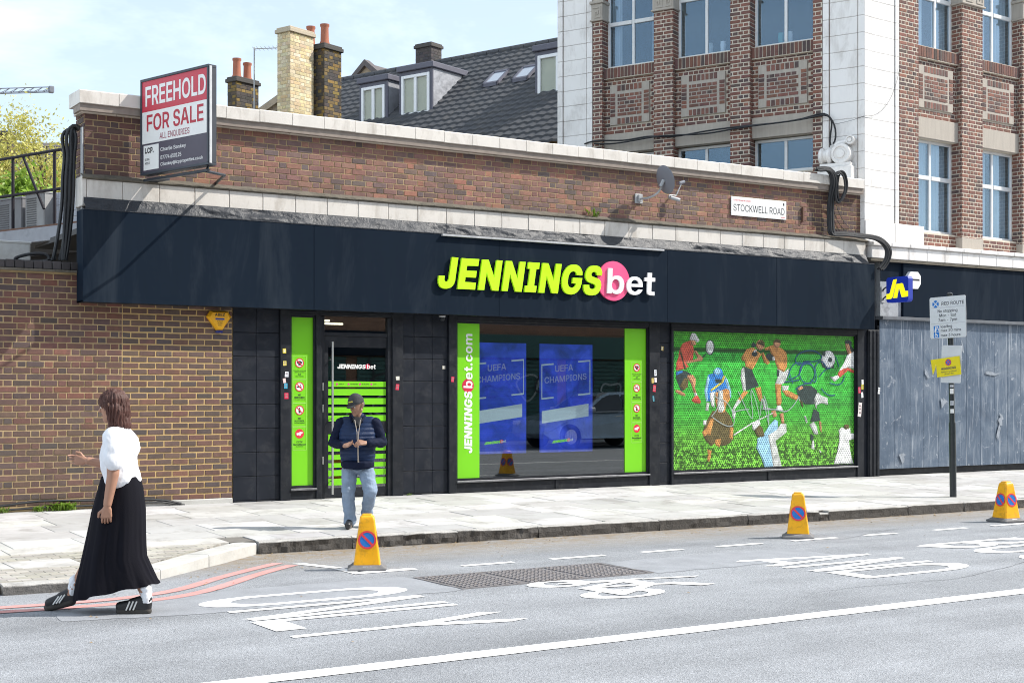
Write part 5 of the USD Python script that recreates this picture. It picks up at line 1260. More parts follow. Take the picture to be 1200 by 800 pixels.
# --- front, on the main street
faience(RF, [(.005, .20, 0), (.21, .875, -.018), (.885, 1.0, 0)], 4.93, TOP, 0)
obj('faience_plinth', [RF.box(.0, .86, 4.545, 4.925, -.4, .02, .008), RF.box(.866, 1.72, 4.545, 4.925, -.4, .02, .008)], M_faience, cb)
fs = [(1.005, 1.57), (2.92, 3.59), (4.94, 5.61), (6.96, 7.63)]
fo = [(1.57, 2.92), (3.59, 4.94), (5.61, 6.96)]
for k, (a, b) in enumerate(fs):
    pier(RF, a, b, 4.93 if k == 0 else 4.60, TOP, side=(k > 0, 1))
    if k: obj('pier_base', RF.box(a - .01, b + .01, 4.55, 4.80, -.35, .012, .008), M_lintel, cb)
    capital(RF, a, b)
for k, (a, b) in enumerate(fo):
    spandrel(RF, a, b)
    sash(RF, a, b, 4.85, 6.66, -.24, trans=5.93, blind=.5 if k == 0 else .42)
    sash(RF, a, b, 8.435, 10.6, -.24, trans=9.45, mull=a + .62 * (b - a) if k == 0 else None, blind=.4)
    obj('under_sill_core', RF.box(a, b, 4.55, 4.85, -.6, -.14), M_mortar_thick, cb)
    layers.append((RF, lay(a + .004, b - .004, 4.60, 4.84, .0775, .225, 'english', .019), ccol, -.14))
    obj('head_wall', RF.box(a, b, 10.6, TOP, -.6, -.05), M_lintel, cb)
# --- side, over the shop's roof
faience(RS, [(-6.63, -6.50, 0), (-6.49, -5.93, -.018), (-5.92, -5.785, 0)], 4.9, TOP, 0)
faience(RS, [(-.815, -.69, 0), (-.68, -.14, -.018), (-.13, -.0, 0)], 4.63, TOP, 0)
ss_ = [(-5.775, -5.55), (-4.36, -3.93), (-2.69, -2.28), (-1.0, -.82)]
so = [(-5.55, -4.36), (-3.93, -2.69), (-2.28, -1.0)]
for k, (a, b) in enumerate(ss_):
    pier(RS, a, b, 4.9, TOP, side=(k > 0, k < 3))
    if k < 3: capital(RS, a, b)
for k, (a, b) in enumerate(so):
    spandrel(RS, a, b)
    sash(RS, a, b, 5.98 if k == 2 else 5.3, 6.645, -.24, blind=0)
    sash(RS, a, b, 8.435, 10.6, -.24, trans=[9.36, 9.62, None][k], blind=[.18, 0, 0][k])
    obj('under_sill_core', RS.box(a, b, 4.9, 5.97 if k == 2 else 5.3, -.6, -.14), M_mortar_thick, cb)
    if k == 2: layers.append((RS, lay(a + .004, b - .004, 5.1, 5.96, .0775, .225, 'english', .019), ccol, -.14))
    obj('head_wall', RS.box(a, b, 10.6, TOP, -.6, -.05), M_lintel, cb)
brickwork(cb, layers, seed=31)
# body behind the faces, roof and cornice
o1, o2 = RS.at(-6.63, 0, -.35), RF.at(7.6, 0, -.6)
far = o1[:2] + RF.e[:2] * 12
foot = Polygon([RS.at(-6.6, 0, -2.2)[:2], RF.at(1.0, 0, -2.2)[:2], RF.at(7.6, 0, -2.2)[:2], far])
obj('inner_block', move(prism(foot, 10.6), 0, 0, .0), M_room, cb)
rim = Polygon([RS.at(-6.65, 0, .02)[:2], RF.at(0, 0, .03)[:2], RF.at(7.7, 0, .03)[:2], far])
obj('roof_slab', move(prism(rim, .25), 0, 0, TOP), M_lintel, cb)
obj('end_wall', [RS.box(-6.63, -6.56, 0, TOP, -3, -.32), RF.box(7.56, 7.63, 0, TOP, -6, -.62)], M_mortar_thick, cb)
# scroll bracket at the foot of the corner pilaster
sc = [RS.box(-.83, -.17, 5.66, 5.93, -.02, .24, .012), RS.box(-.80, -.20, 5.93, 6.0, -.02, .20, .01)]
def disc_d(s, z, r, d0, d1, n=28):
    v, f = lathe([(0, d0), (r, d0), (r, d1 - .012), (r - .012, d1), (r * .72, d1), (r * .68, d1 - .02), (r * .45, d1 - .02), (r * .40, d1 + .004), (0, d1 + .004)], n)
    return RS.m((v + [s, z, 0], f))
sc += [disc_d(-.40, 6.17, .19, -.02, .20), disc_d(-.24, 6.42, .085, -.02, .14)]
sc += [RS.tube(spline([(-.52, 6.33, .09), (-.42, 6.385, .09), (-.33, 6.40, .09), (-.26, 6.47, .08)], 14), .045, 10)]
v, f = lathe([(0, -.12), (.13, -.12), (.16, -.09), (.16, -.05), (.12, -.03), (.12, .03), (.16, .05), (.16, .09), (.13, .12), (0, .12)], 24, axis='x'); sc += [RS.m((v + [-.70, 6.15, .10], f))]
obj('scroll_bracket', sc, M_faience, cb, smooth=35)
for k, (s, z, m_) in enumerate([(-1.62, 8.50, M_white), (-1.80, 8.50, mat('teal_glass', (.05, .3, .28), .2, .05)), (-3.02, 8.50, M_white), (-3.3, 8.50, M_curtain)]):
    v, f = lathe([(.0, 0), (.035, 0), (.05, .05), (.06, .16), (.05, .2), (.055, .22), (0, .22)], 14)
    obj('vase', RS.m((np.stack([v[:, 0] + s, v[:, 2] + z, -v[:, 1] - .40], 1), f)), m_, cb)
# --- ground floor on the main street
for k, x in enumerate(np.arange(19.60, 30, .50)):
    obj('cornice_block', cbx(x + .004, x + .496, -.15, .5, 4.235, 4.455, .008), M_faience, cb)
    if x < 25.5: obj('cornice_cap', cbx(x + .003, x + .497, -.19, .75, 4.459, 4.535, .012), M_faience, cb)
obj('cornice_underside', bx(19.6, 30, -.14, .5, 4.18, 4.236), M_stone_dirty, cb)
obj('side_fascia', [cbx(20.50, 24.0, -.10, .2, 3.165, 4.18, .004), cbx(24.005, 30, -.10, .2, 3.165, 4.18, .004)], M_navy, cb)
M_conc = mat('patched_render', (.36, .38, .40), .85, .2, 4, bump=.004, bscale=40, dirt=(.10, .10, .11), dirt_amt=.8, dirt_scale=4)
obj('render_patch', cbx(19.93, 20.495, -.05, .2, 3.165, 4.18, .004), M_conc, cb)
obj('render_patch', cbx(19.93, 20.495, -.056, -.049, 3.82, 4.18, .002), M_navy, cb, label='navy upper part of the render patch')
obj('beam', [cbx(19.93, 30, -.115, .2, 3.10, 3.162, .006)], mat('dull_beam', (.11, .12, .135), .8, .3, 6), cb)
hd = thing('metal_hoarding', 'scuffed blue-grey sheet metal hoarding at the right of the shop', 'hoarding')
def sheet_mat():
    N = {'g': ('geometry', {}), 'xyz': ('separate_xyz', {}), 's': ('mapping', {'scale': (7.0, 1.0, .8)}), 'n': ('noise_texture', {'scale': 2.2, 'detail': 8.0, 'roughness': .75, 'distortion': .8}), 'm': ('map_range', {'from_min': .52, 'from_max': .76, 'to_min': 0.0, 'to_max': .55, 'clamp': True}),
         'n2': ('noise_texture', {'scale': 1.1, 'detail': 8.0, 'roughness': .68, 'distortion': 1.0}), 'r2': ('rgb_ramp', {'ramp': [(.3, (.045, .07, .11)), (.5, (.085, .12, .17)), (.7, (.17, .205, .25))]}),
         'n3': ('noise_texture', {'scale': 3.6, 'detail': 7.0, 'roughness': .72, 'distortion': 1.8}), 'm3': ('map_range', {'from_min': .60, 'from_max': .70, 'to_min': 0.0, 'to_max': .75, 'clamp': True}),
         'ls': ('mapping', {'scale': (11.0, 1.0, .16)}), 'ln': ('noise_texture', {'scale': 2.6, 'detail': 3.0, 'roughness': .8, 'distortion': .15}), 'lm': ('map_range', {'from_min': .615, 'from_max': .66, 'to_min': 0.0, 'to_max': .75, 'clamp': True}), 'l': ('mix_color', {'blend_type': 'mix', 'b': (.58, .61, .65)}), 'a': ('mix_color', {'blend_type': 'mix', 'b': (.36, .40, .45)}), 'b': ('mix_color', {'blend_type': 'mix', 'b': (.50, .52, .55)}), 'rr': ('map_range', {'from_min': .3, 'from_max': .7, 'to_min': .38, 'to_max': .7}), 'bu': ('bump', {'strength': .6, 'distance': .012}), 'p': ('principled_bsdf', {'metallic': .15})}
    L = [('g.position', 's.vector'), ('s.vector', 'n.vector'), ('n.fac', 'm.value'), ('g.position', 'n2.vector'), ('n2.fac', 'r2.fac'), ('r2.color', 'a.a'), ('m.result', 'a.fac'), ('g.position', 'n3.vector'), ('n3.fac', 'm3.value'), ('a.result', 'b.a'), ('m3.result', 'b.fac'), ('g.position', 'ls.vector'), ('ls.vector', 'ln.vector'), ('ln.fac', 'lm.value'), ('b.result', 'l.a'), ('lm.result', 'l.fac'), ('l.result', 'p.base_color'), ('n2.fac', 'rr.value'), ('rr.result', 'p.roughness'), ('n2.fac', 'bu.height'), ('bu.normal', 'p.normal')]
    return usdkit.material(stage, '/World/Looks/scuffed_sheet', N, L, surface='p.BSDF')
M_sheet = sheet_mat()
x = 19.935
while x < 30:
    w = 1.22
    pr = [(0, -.03)]
    for rx in (.40, .83):
        pr += [(rx - .010, -.03), (rx - .003, -.0345), (rx + .003, -.0345), (rx + .010, -.03)]
    pr += [(w - .015, -.03), (w - .012, -.034), (w + .004, -.034)]
    v = np.array([[x + a, b, z] for a, b in pr for z in (.305, 3.10)]); n = len(pr)
    v = np.vstack([v, v + [0, .004, 0]])
    f = [[2 * i, 2 * i + 2, 2 * i + 3] for i in range(n - 1)] + [[2 * i, 2 * i + 3, 2 * i + 1] for i in range(n - 1)]
    obj('sheet', (v, np.array(f)), M_sheet, hd)
    x += w
obj('batten', [bx(19.95, 30, .0, .04, z, z + .09) for z in (.32, 1.6, 2.9)], M_grout, hd)
obj('dark_recess', bx(19.93, 30, .05, .2, -.1, 3.1), M_frame, cb)
bits = [cbx(22.9 + .02, 23.35, -.052, -.047, 2.02, 2.06, .001)]
pp = thing('torn_paper', 'torn pale remains of bills stuck on the metal hoarding', 'paper', )
g = np.random.default_rng(5)
for k in range(7):
    cxx, czz = [(23.0, 2.02), (23.35, 1.25), (23.15, 1.0), (21.75, 1.45), (21.1, 2.1), (22.3, 2.5), (20.4, .55), (23.6, .8)][k % 8]
    a = np.sort(g.uniform(0, 2 * np.pi, 9)); r = g.uniform(.02, .10, 9) * (1.6 if k < 8 else .8)
    q = Polygon([(cxx + g.uniform(-.02, .02) + r_ * math.cos(t) * (1.6 if k % 8 == 0 else .8), czz + r_ * math.sin(t) * (.5 if k % 8 == 0 else 1.2)) for r_, t in zip(r, a)]).buffer(0)
    q = affinity.translate(q, g.uniform(-.15, .15), g.uniform(-.12, .12))
    if q.area > 1e-4: obj('scrap', FF.flat(q, .0475 + k * .0004, .0004), mat('torn_paper_grey', (.25, .28, .32), .9, .35, 14), pp)

# projecting sign
JF = Frame((19.93, 0), (0, -1))
js = thing('projecting_sign', 'square blue projecting sign with yellow letters on two arms', 'sign')
sqr = sbox(.20 + .06, 3.40 + .06, .73 - .06, 3.87 - .06).buffer(.06)
M_jblue, M_jyel = lit('lit_sign_blue', (.006, .022, .24), .35), lit('lit_sign_yellow', (.86, .78, .01), .55)
obj('box', JF.flat(sqr, -.12, .12), M_jblue, js)
k0 = lambda p: [(.20 + (x_ - 238) / 287 * .53, 3.40 + (515 - y_) / 310 * .47) for x_, y_ in p]
obj('letter', JF.flat(Polygon(k0([(335, 240), (375, 238), (322, 440), (312, 458), (295, 466), (245, 468), (245, 410), (280, 406), (290, 398)])).buffer(.006), .001, .006), M_jyel, js)
obj('letter', JF.flat(Polygon(k0([(372, 300), (382, 295), (446, 292), (456, 300), (485, 390), (520, 390), (520, 450), (445, 455), (412, 345), (402, 345), (380, 458), (335, 460)])).buffer(.006), .001, .006), M_jyel, js)
obj('arm', [JF.tube(spline([(.05, 3.60 + dz, -.06), (.10, 3.68 + dz, -.06), (.16, 3.70 + dz, -.06), (.205, 3.70 + dz, -.06)], 12), .014) for dz in (.0, -.17)], M_black_rubber, js)
obj('wall_plate', bx(19.95, 20.03, -.066, -.0565, 3.42, 3.72), M_grey_metal, js)
wa = thing('alarm_box', 'white angular alarm box behind the blue projecting sign', 'alarm')
hx = Polygon([(20.62, 4.02), (20.82, 4.02), (20.90, 3.94), (20.90, 3.80), (20.82, 3.70), (20.62, 3.70), (20.55, 3.80), (20.55, 3.94)])
obj('case', FF.flat(hx, .102, .07), M_white, wa); obj('band', FF.flat(sbox(20.60, 3.85, 20.86, 3.885), .1722, .001), M_black_print, wa)

# ------------------------------------------------------------------ cables on the walls
def cable(name, lab, tubes, parent=None):
    return obj(name, tubes, M_black_rubber, label=lab, cat='cable')
cable('wall_cable', 'thin black cable sagging along the side wall above the shop coping', [RS.tube(spline([(-5.95, 6.90, .03), (-5.75, 6.93, .05), (-5.0, 6.885, .04), (-4.36, 6.90, .05), (-4.1, 6.86, .06), (-3.4, 6.88, .02), (-2.7, 6.90, .05), (-2.0, 6.90, .03), (-1.0, 6.95, .05), (-.72, 6.95, .06), (-.64, 6.88, .07), (-.63, 6.6, .06), (-.63, 6.36, .06)], 80), .017, 6),
    RS.tube(spline([(-5.7, 6.88, .06), (-4.9, 6.85, .05), (-4.2, 6.88, .075), (-3.2, 6.84, .04), (-2.5, 6.87, .07), (-1.4, 6.90, .05), (-.9, 6.93, .07), (-.70, 6.92, .08), (-.585, 6.8, .08), (-.58, 6.38, .07)], 80), .017, 6)])
cable('wall_cable', 'very thin dark wire curving over the cream corner pilaster', [RS.tube(spline([(-.57, 6.75, .05), (-.2, 6.80, .03), (.0, 6.85, .02)], 20), .004, 5), RF.tube(spline([(.0, 6.85, .015), (.45, 7.0, .02), (.85, 7.5, .02), (1.0, 7.95, .02)], 24), .004, 5)])
def bundle(base, offs, r):
    return [tube(spline(np.asarray(base) + o, 70), r, 7) for o in offs]
bb = [(18.20, -.17, 5.74), (18.35, -.18, 5.76), (18.50, -.19, 5.74), (18.58, -.19, 5.62), (18.60, -.14, 5.4), (18.60, -.09, 5.1), (18.61, -.09, 4.75), (18.63, -.10, 4.64), (18.8, -.13, 4.62), (19.1, -.16, 4.62), (19.45, -.22, 4.60), (19.68, -.30, 4.54), (19.80, -.36, 4.38), (19.76, -.36, 4.18), (19.62, -.34, 4.02)]
cable('cable_bundle', 'thick black cable bundle down the parapet and around the fascia end', bundle(bb, [np.array([.05 * math.cos(t), -.02 + .03 * math.sin(t) * .6, .032 * math.sin(t)]) for t in np.linspace(0, 5.2, 6)] + [np.array([-.06, 0, -.02])], .021))
cable('cable_bundle', 'coiled slack of black cable hanging over the coping beside the thick bundle', [tube(spline([(18.62, -.20, 5.70), (18.76, -.22, 5.72), (18.84, -.22, 5.55), (18.80, -.21, 5.32), (18.70, -.19, 5.2), (18.65, -.17, 5.4), (18.68, -.2, 5.66)], 50) + o, .02, 7) for o in (np.zeros(3), np.array([.03, -.02, .01]), np.array([-.03, -.03, -.03]))])
cable('hanging_wire', 'fine grey wires hanging slack from the cable bundle to the ledge', [tube(spline([(18.66, -.12, 5.35), (18.9, -.06, 4.95), (19.3, -.12, 4.62)], 20), .005, 5), tube(spline([(18.64, -.12, 5.3), (18.78, -.04, 4.95), (19.1, -.1, 4.62)], 20), .005, 5)])
lb = [(4.98, .14), (5.02, .12), (5.07, .12), (4.95, .20), (5.05, .16)]
cable('cable_bundle', 'black cables running down the left end of the parapet', [tube(spline([(5.13, .10 + .02 * k, 5.20), (5.06, .12 + .02 * k, 5.235 - .01 * k), (x_, y_, 5.14), (x_, y_, 4.9), (x_ - .01, y_ + .01, 4.6), (x_ - .02, y_ + .01, 4.3), (x_ - .03 - .005 * k, y_ + .02, 4.0), (x_ - .045 - .015 * k, y_ + .02, 3.7), (x_ - .06 - .025 * k, y_ + .03, 3.46)], 40), .024, 7) for k, (x_, y_) in enumerate(lb)] + [tube(spline([(4.75, .18, 3.46), (4.5, .25, 3.52), (4.35, .3, 3.46), (4.6, .34, 3.44), (4.85, .28, 3.5)], 40), .022, 7)])
obj('cable_tray', [bx(5.125, 5.14, -.02, .055, 4.12, 5.2)] , M_grey_metal, label='narrow pale metal conduit beside the cables at the parapet end', cat='conduit')
obj('wall_bracket', FF.box(17.96, 18.0, 4.80, 5.06, .006, .05, .004), mat('rusty_steel', (.12, .06, .04), .8, .3, 20), label='small rusty bracket left of the cable bundle on the parapet', cat='bracket')

# ------------------------------------------------------------------ for-sale board
FSe = np.array([.30, -.954]); FSe /= np.linalg.norm(FSe)
FS = Frame((5.86, -.16), FSe)
fsb = thing('for_sale_sign', 'large boxed sale board projecting from the parapet, red, white and dark panels', 'sign')
M_fred, M_fdark, M_fpurple = mat('board_red', (.50, .035, .06), .4, .05, 2), mat('board_frame_dark', (.03, .035, .045), .4, .15, 6), mat('board_plum', (.06, .05, .07), .4, .06, 3)
W, Z0, Z1 = 1.45, 4.60, 5.87
obj('board_frame', [FS.box(0, W, Z0, Z0 + .035, -.12, .012, .004), FS.box(0, W, Z1 - .035, Z1, -.12, .012, .004), FS.box(0, .035, Z0 + .035, Z1 - .035, -.12, .012, .004), FS.box(W - .035, W, Z0 + .035, Z1 - .035, -.12, .012, .004)], M_fdark, fsb)
obj('edge_strip', FS.box(W + .0, W + .012, Z0 + .02, Z1 - .02, -.04, .0, .003), M_grey_metal, fsb)
obj('back_panel', FS.box(.036, W - .036, Z0 + .036, Z1 - .036, -.115, -.004), M_fdark, fsb)
obj('red_panel', FS.box(.036, W - .036, Z0 + .83, Z1 - .036, -.003, .002), M_fred, fsb)
obj('white_panel', FS.box(.036, W - .036, Z0 + .41, Z0 + .829, -.003, .002), M_white_print, fsb)
obj('dark_panel', FS.box(.036, W - .036, Z0 + .036, Z0 + .409, -.003, .002), M_fpurple, fsb)
def ft(t, s0, s1, z, h, m, w=600, st=.0):
    q = text_shape(t, 1, w, px=72, slant=st); q = fit(q, s0, s1, z, z + h) if h else fit(q, s0, s1)
    obj('lettering', FS.flat(q, .0025, .002), m, fsb)
ft('FREEHOLD', .11, W - .06, Z0 + .90, .26, M_white_print, 650)
ft('FOR SALE', .14, W - .11, Z0 + .565, .22, mat('board_text_red', (.42, .03, .05), .5, .05), 620)
ft('ALL ENQUIRIES', .42, 1.05, Z0 + .435, .085, mat('board_text_red2', (.30, .06, .09), .5, .05), 420)
obj('white_panel', FS.box(.07, .40, Z0 + .06, Z0 + .385, .0025, .004), M_white_print, fsb, label='small white agent panel')
for t, s0, s1, z, h, w in (('LCP.', .10, .29, .28, .075, 850), ('01384', .10, .20, .185, .03, 500), ('400123', .10, .21, .135, .03, 500)):
    q = fit(text_shape(t, 1, w, px=56), s0, s1, Z0 + z, Z0 + z + h)
    obj('lettering', FS.flat(q, .0045, .001), M_black_print, fsb)
for t, s0, s1, z, h in (('Charlie Sankey', .44, .98, .265, .06), ('07774 650125', .44, .88, .17, .05), ('CSankey@lcpproperties.co.uk', .44, 1.33, .075, .055)):
    q = fit(text_shape(t, 1, 500, px=56), s0, s1, Z0 + z, Z0 + z + h)
    obj('lettering', FS.flat(q, .0025, .001), M_white_print, fsb)
for m_ in [FS.box(-.02, W - .1, Z0 - .07, Z0 - .035, -.09, -.05, .004), FS.box(-.25, W * .6, Z1 - .30, Z1 - .26, -.16, -.121, .004), FS.tube([(W - .2, Z0 - .05, -.07), (W - .45, Z0 - .02, -.6), (.1, 4.62, -1.15)], .02, 6), FS.tube([(W - .15, Z0 + .02, -.11), (W - .15, Z0 - .07, -.07)], .018, 6), FS.box(-.45, .3, Z0 - .06, Z0 - .02, -.25, -.13, .005)]:
    obj('bracket', m_, M_fdark, fsb)

# ------------------------------------------------------------------ yard behind the left wall
RL = Frame((5.65, 2.68), (.357, -.934))
ex = thing('rear_extension', 'flat-roofed rear extension with a grey edge behind the brick wall', 'building')
obj('roof_edge', RL.box(-9, .6, 4.02, 4.24, -4, 0, .01), mat('grey_lead_edge', (.26, .27, .30), .6, .2, 4, dirt=(.1, .1, .1), dirt_amt=.5, dirt_scale=3), ex)
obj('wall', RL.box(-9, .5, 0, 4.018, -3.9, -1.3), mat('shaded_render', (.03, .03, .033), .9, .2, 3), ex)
obj('upstand', [RL.box(-9, .6, 4.242, 4.27, -.35, -.02)], _mats['rusty_steel'], ex)
pc = [RL.box(-.95, -.15, 4.24, 4.85, -.9, -.5, .01)]
obj('parapet_tiles', [RL.box(s, s + .19, 4.245 + r * .1, 4.34 + r * .1, -.52, -.495, .003) for s in np.arange(-1.3, .5, .195) for r in range(6)], mat('grey_cladding', (.40, .42, .47), .6, .15, 5), ex, kind='stuff')
rl = thing('guard_rail', 'dark steel guard rail on the flat roof at the far left', 'railing')
M_rail = mat('rail_steel', (.025, .022, .028), .7, .2, 12, spec=.2)
for z in (5.40, 4.81):
    obj('rail', RL.tube([(-9, z, -.12), (.05, z, -.12)], .024, 8), M_rail, rl)
for s in (-8, -6.4, -4.9, -3.3, -1.55, -.48):
    obj('rail_post', RL.tube([(s, 4.24, -.12), (s, 5.40, -.12)], .026, 8), M_rail, rl)
for s in (-6.2, -1.28):
    obj('brace', RL.tube([(s, 5.38, -.12), (s + .42, 4.55, -.2)], .022, 8), M_rail, rl)
def ac(name, lab, fr, s0, s1, z0, z1, d0, d1, m):
    t = thing(name, lab, 'air conditioner')
    obj('case', fr.box(s0, s1, z0, z1, d0, d1, .015), m, t)
    obj('lid', fr.box(s0 - .01, s1 + .01, z1 - .02, z1 + .012, d0 - .01, d1 + .01, .006), m, t)
    obj('grille', [fr.box(s0 + .05, s0 + .30, z0 + .05 + k * .035, z0 + .065 + k * .035, d1, d1 + .006) for k in range(int((z1 - z0 - .1) / .035))], M_grout, t)
M_acw = mat('ac_white', (.58, .59, .58), .5, .1, 3, dirt=(.3, .29, .27), dirt_amt=.5, dirt_scale=4)
ac('air_conditioner', 'white air conditioning box on top of the brick wall at the left edge', FF, 3.95, 4.68, 3.43, 3.74, -1.25, -.85, M_acw)
ac('air_conditioner', 'grey plant box behind the guard rail, left of the twin box', RL, -2.3, -1.66, 4.245, 4.82, -.95, -.35, mat('plant_grey', (.17, .17, .18), .6, .15, 4))
ac('air_conditioner', 'two-tone plant box behind the guard rail beneath the sloping brace', RL, -1.5, -1.0, 4.245, 4.84, -.75, -.3, mat('plant_grey2', (.27, .27, .27), .6, .15, 4))

# ------------------------------------------------------------------ tiled house behind the shop
RR = Frame((21.967, 17.203), (.357, -.934))
TP = math.tan(math.radians(40)); RZ = 11.88
hs = thing('tiled_house', 'house with a steep dark tiled roof and dormers behind the parapet', 'house')
M_rtile = mat('dark_roof_tile', (.048, .051, .058), .75, .22, 5, bump=.003, bscale=60, dirt=(.10, .09, .08), dirt_amt=.5, dirt_scale=2.5, fine=.2, fscale=80)
rs0, rs1 = -6.35, 7.5
V, F_, nb = [], [], 0
ncs = 21; g_d = 4.6 / ncs
xs_ = np.arange(rs0, rs1, .055)
for k in range(ncs):
    d0, d1 = k * g_d, (k + 1) * g_d + .03
    prof = [(d0, .0), (d1, .055), (d1, -.012)]
    v = np.array([[x, RZ - d * TP + up + .014 * math.sin(x * 2 * math.pi / .30) + .004 * math.sin(x * 37 + k), d] for x in xs_ for d, up in prof])
    n = len(xs_)
    for i in range(n - 1):
        for j in range(2):
            a = nb + i * 3 + j
            F_ += [[a, a + 1, a + 4], [a, a + 4, a + 3]]
    V.append(v); nb += len(v)
obj('roof_tiles', RR.m((np.vstack(V), np.array(F_))), M_rtile, hs, kind='stuff')
body = trimesh.creation.extrude_polygon(Polygon([(0, RZ - .05), (4.55, RZ - .05 - 4.55 * TP), (4.3, RZ - .1 - 4.5 * TP), (4.3, 0), (-4.3, 0), (-4.3, RZ - .1 - 4.5 * TP), (-4.55, RZ - .05 - 4.55 * TP)]), rs1 - rs0 - .04, engine='earcut')
bv_ = np.array(body.vertices)
obj('wall', outward(RR.m((np.stack([bv_[:, 2] + rs0 + .02, bv_[:, 1], bv_[:, 0]], 1), np.array(body.faces)))), mat('stock_brick_far', (.22, .17, .11), .9, .25, 10), hs)
for k in range(int((rs1 - rs0) / .45)):
    s = rs0 + k * .45
    obj('ridge_tile', RR.m((lathe([(.0, 0), (.12, 0), (.12, .43), (0, .43)], 12, axis='x')[0] + [s + .215 - .215, RZ - .03, 0], lathe([(.0, 0), (.12, 0), (.12, .43), (0, .43)], 12)[1])), M_rtile, hs)
M_leadlight = mat('bright_lead', (.40, .41, .44), .42, .2, 6, metallic=.5, bump=.006, bscale=12)
M_leaddark = mat('dark_lead', (.10, .10, .13), .6, .15, 5)
def dormer(s0, s1, z0, z1, d):
    dk = (RZ - z1) / TP - .15
    dm = obj('dormer', RR.m(outward((np.array([[s, z, dd] for s in (s0, s1) for z, dd in ((z0, d), (z1, d), (z1, dk), (z0, (RZ - z0) / TP))]), np.array([[0, 1, 2], [0, 2, 3], [4, 6, 5], [4, 7, 6], [0, 4, 5], [0, 5, 1], [1, 5, 6], [1, 6, 2], [2, 6, 7], [2, 7, 3], [3, 7, 4], [3, 4, 0]])))), M_leadlight, hs)
    obj('dormer_roof', RR.box(s0 - .07, s1 + .07, z1 + .002, z1 + .17, dk - .1, d + .12, .02), M_leaddark, dm)
    obj('surround', [RR.box(s0 - .01, s0 + .09, z0 - .05, z1 - .002, d + .002, d + .05, .005), RR.box(s1 - .09, s1 + .01, z0 - .05, z1 - .002, d + .002, d + .05, .005), RR.box(s0 + .09, s1 - .09, z1 - .12, z1 - .003, d + .002, d + .05, .005)], M_leaddark, dm)
    a, b, lo, hi = s0 + .09, s1 - .09, z0 - .02, z1 - .12
    mm = (a + b) / 2
    obj('window_frame', [RR.box(a, a + .09, lo, hi, d + .012, d + .09, .008), RR.box(b - .09, b, lo, hi, d + .012, d + .09, .008), RR.box(mm - .05, mm + .05, lo + .09, hi - .09, d + .012, d + .088, .008), RR.box(a + .09, b - .09, lo, lo + .09, d + .012, d + .089, .008), RR.box(a + .09, b - .09, hi - .09, hi, d + .012, d + .089, .008)], M_pvc, dm)
    obj('blind', RR.box(a + .09, b - .09, lo + .09, hi - .09, d + .004, d + .02), mat('cream_blind', (.55, .52, .38), .8, .1, 2), dm)
    obj('pane', RR.box(a + .08, b - .08, lo + .08, hi - .08, d + .035, d + .041), pane_mat('dormer_pane', (.9, .92, .92), .05), dm)
dormer(-2.98, -1.88, 9.70, 10.88, 2.45)
dormer(-1.44, -.20, 9.74, 11.02, 2.42)
dormer(3.42, 4.9, 9.68, 10.92, 2.42)
for s in (1.08, 2.12):
    q = []
    z = lambda d, u: RZ - d * TP + u
    for a, b, d0, d1 in ((s, s + .56, 1.25, 1.82),):
        fr_ = [[(a, d0), (b, d0), (b, d0 + .06), (a, d0 + .06)], [(a, d1 - .06), (b, d1 - .06), (b, d1), (a, d1)], [(a, d0), (a + .06, d0), (a + .06, d1), (a, d1)], [(b - .06, d0), (b, d0), (b, d1), (b - .06, d1)]]
        for c in fr_:
            v = np.array([[x, z(d, u), d] for u in (.03, .13) for x, d in c])
            q.append(outward((v, np.array([[0, 1, 2], [0, 2, 3], [4, 6, 5], [4, 7, 6], [0, 4, 5], [0, 5, 1], [1, 5, 6], [1, 6, 2], [2, 6, 7], [2, 7, 3], [3, 7, 4], [3, 4, 0]]))))
    sk = obj('skylight', [RR.m(m) for m in q], M_leaddark, hs)
    obj('glass', RR.m((np.array([[s + .05, z(1.30, .10), 1.30], [s + .51, z(1.30, .10), 1.30], [s + .51, z(1.77, .10), 1.77], [s + .05, z(1.77, .10), 1.77]]), np.array([[0, 2, 1], [0, 3, 2]]))), mat('skylight_glass', (.30, .34, .40), .08, .05, 2, spec=.9), sk)
M_stock = mat('dark_stock_brick', (.1, .08, .06), .9, .2, 14, tone=True, fine=.2, bump=.004, bscale=100)
M_soot = mat('soot_mortar', (.07, .065, .06), .95, .2, 10)
def stack(name, lab, o, e, w, dp, z0, z1, cols, pots, cap=True, mortar=None, course=.085, top=None):
    t = thing(name, lab, 'chimney')
    fr = Frame(o, e)
    obj('core', fr.box(0, w, z0, z1, -dp, 0), mortar or M_soot, t)
    fl = Frame(fr.at(0, 0, -dp)[:2], fr.n[:2]); frr = Frame(fr.at(w, 0, 0)[:2], -fr.n[:2])
    wts = [1 / len(cols)] * len(cols)
    brickwork(t, [(fr, lay(0, w, z0, z1, course, .24, 'flemish'), lambda g, r: palette(g, cols, wts), 0), (fl, lay(0, dp, z0, z1, course, .24, 'flemish'), lambda g, r: palette(g, cols, wts), 0), (frr, lay(0, dp, z0, z1, course, .24, 'flemish'), lambda g, r: palette(g, cols, wts), 0)], limit=0, seed=int(z1 * 7), m=M_stock)
    if cap:
        obj('cap', [fr.box(-.05, w + .05, z1, z1 + .09, -dp - .05, .05, .01), fr.box(-.02, w + .02, z1 + .09, z1 + .14, -dp - .02, .02, .01)], top or M_soot, t)
    for s, d, h in pots:
        p = fr.at(s, z1 + .13, d)
        obj('pot', lathe([(.0, 0), (.12, 0), (.125, .04), (.105, .08), (.095, h - .08), (.115, h - .05), (.115, h), (.08, h), (.08, h - .1), (0, h - .1)], 18, p), mat('terracotta', (.34, .12, .07), .8, .15, 8), t, smooth=40)
    return t
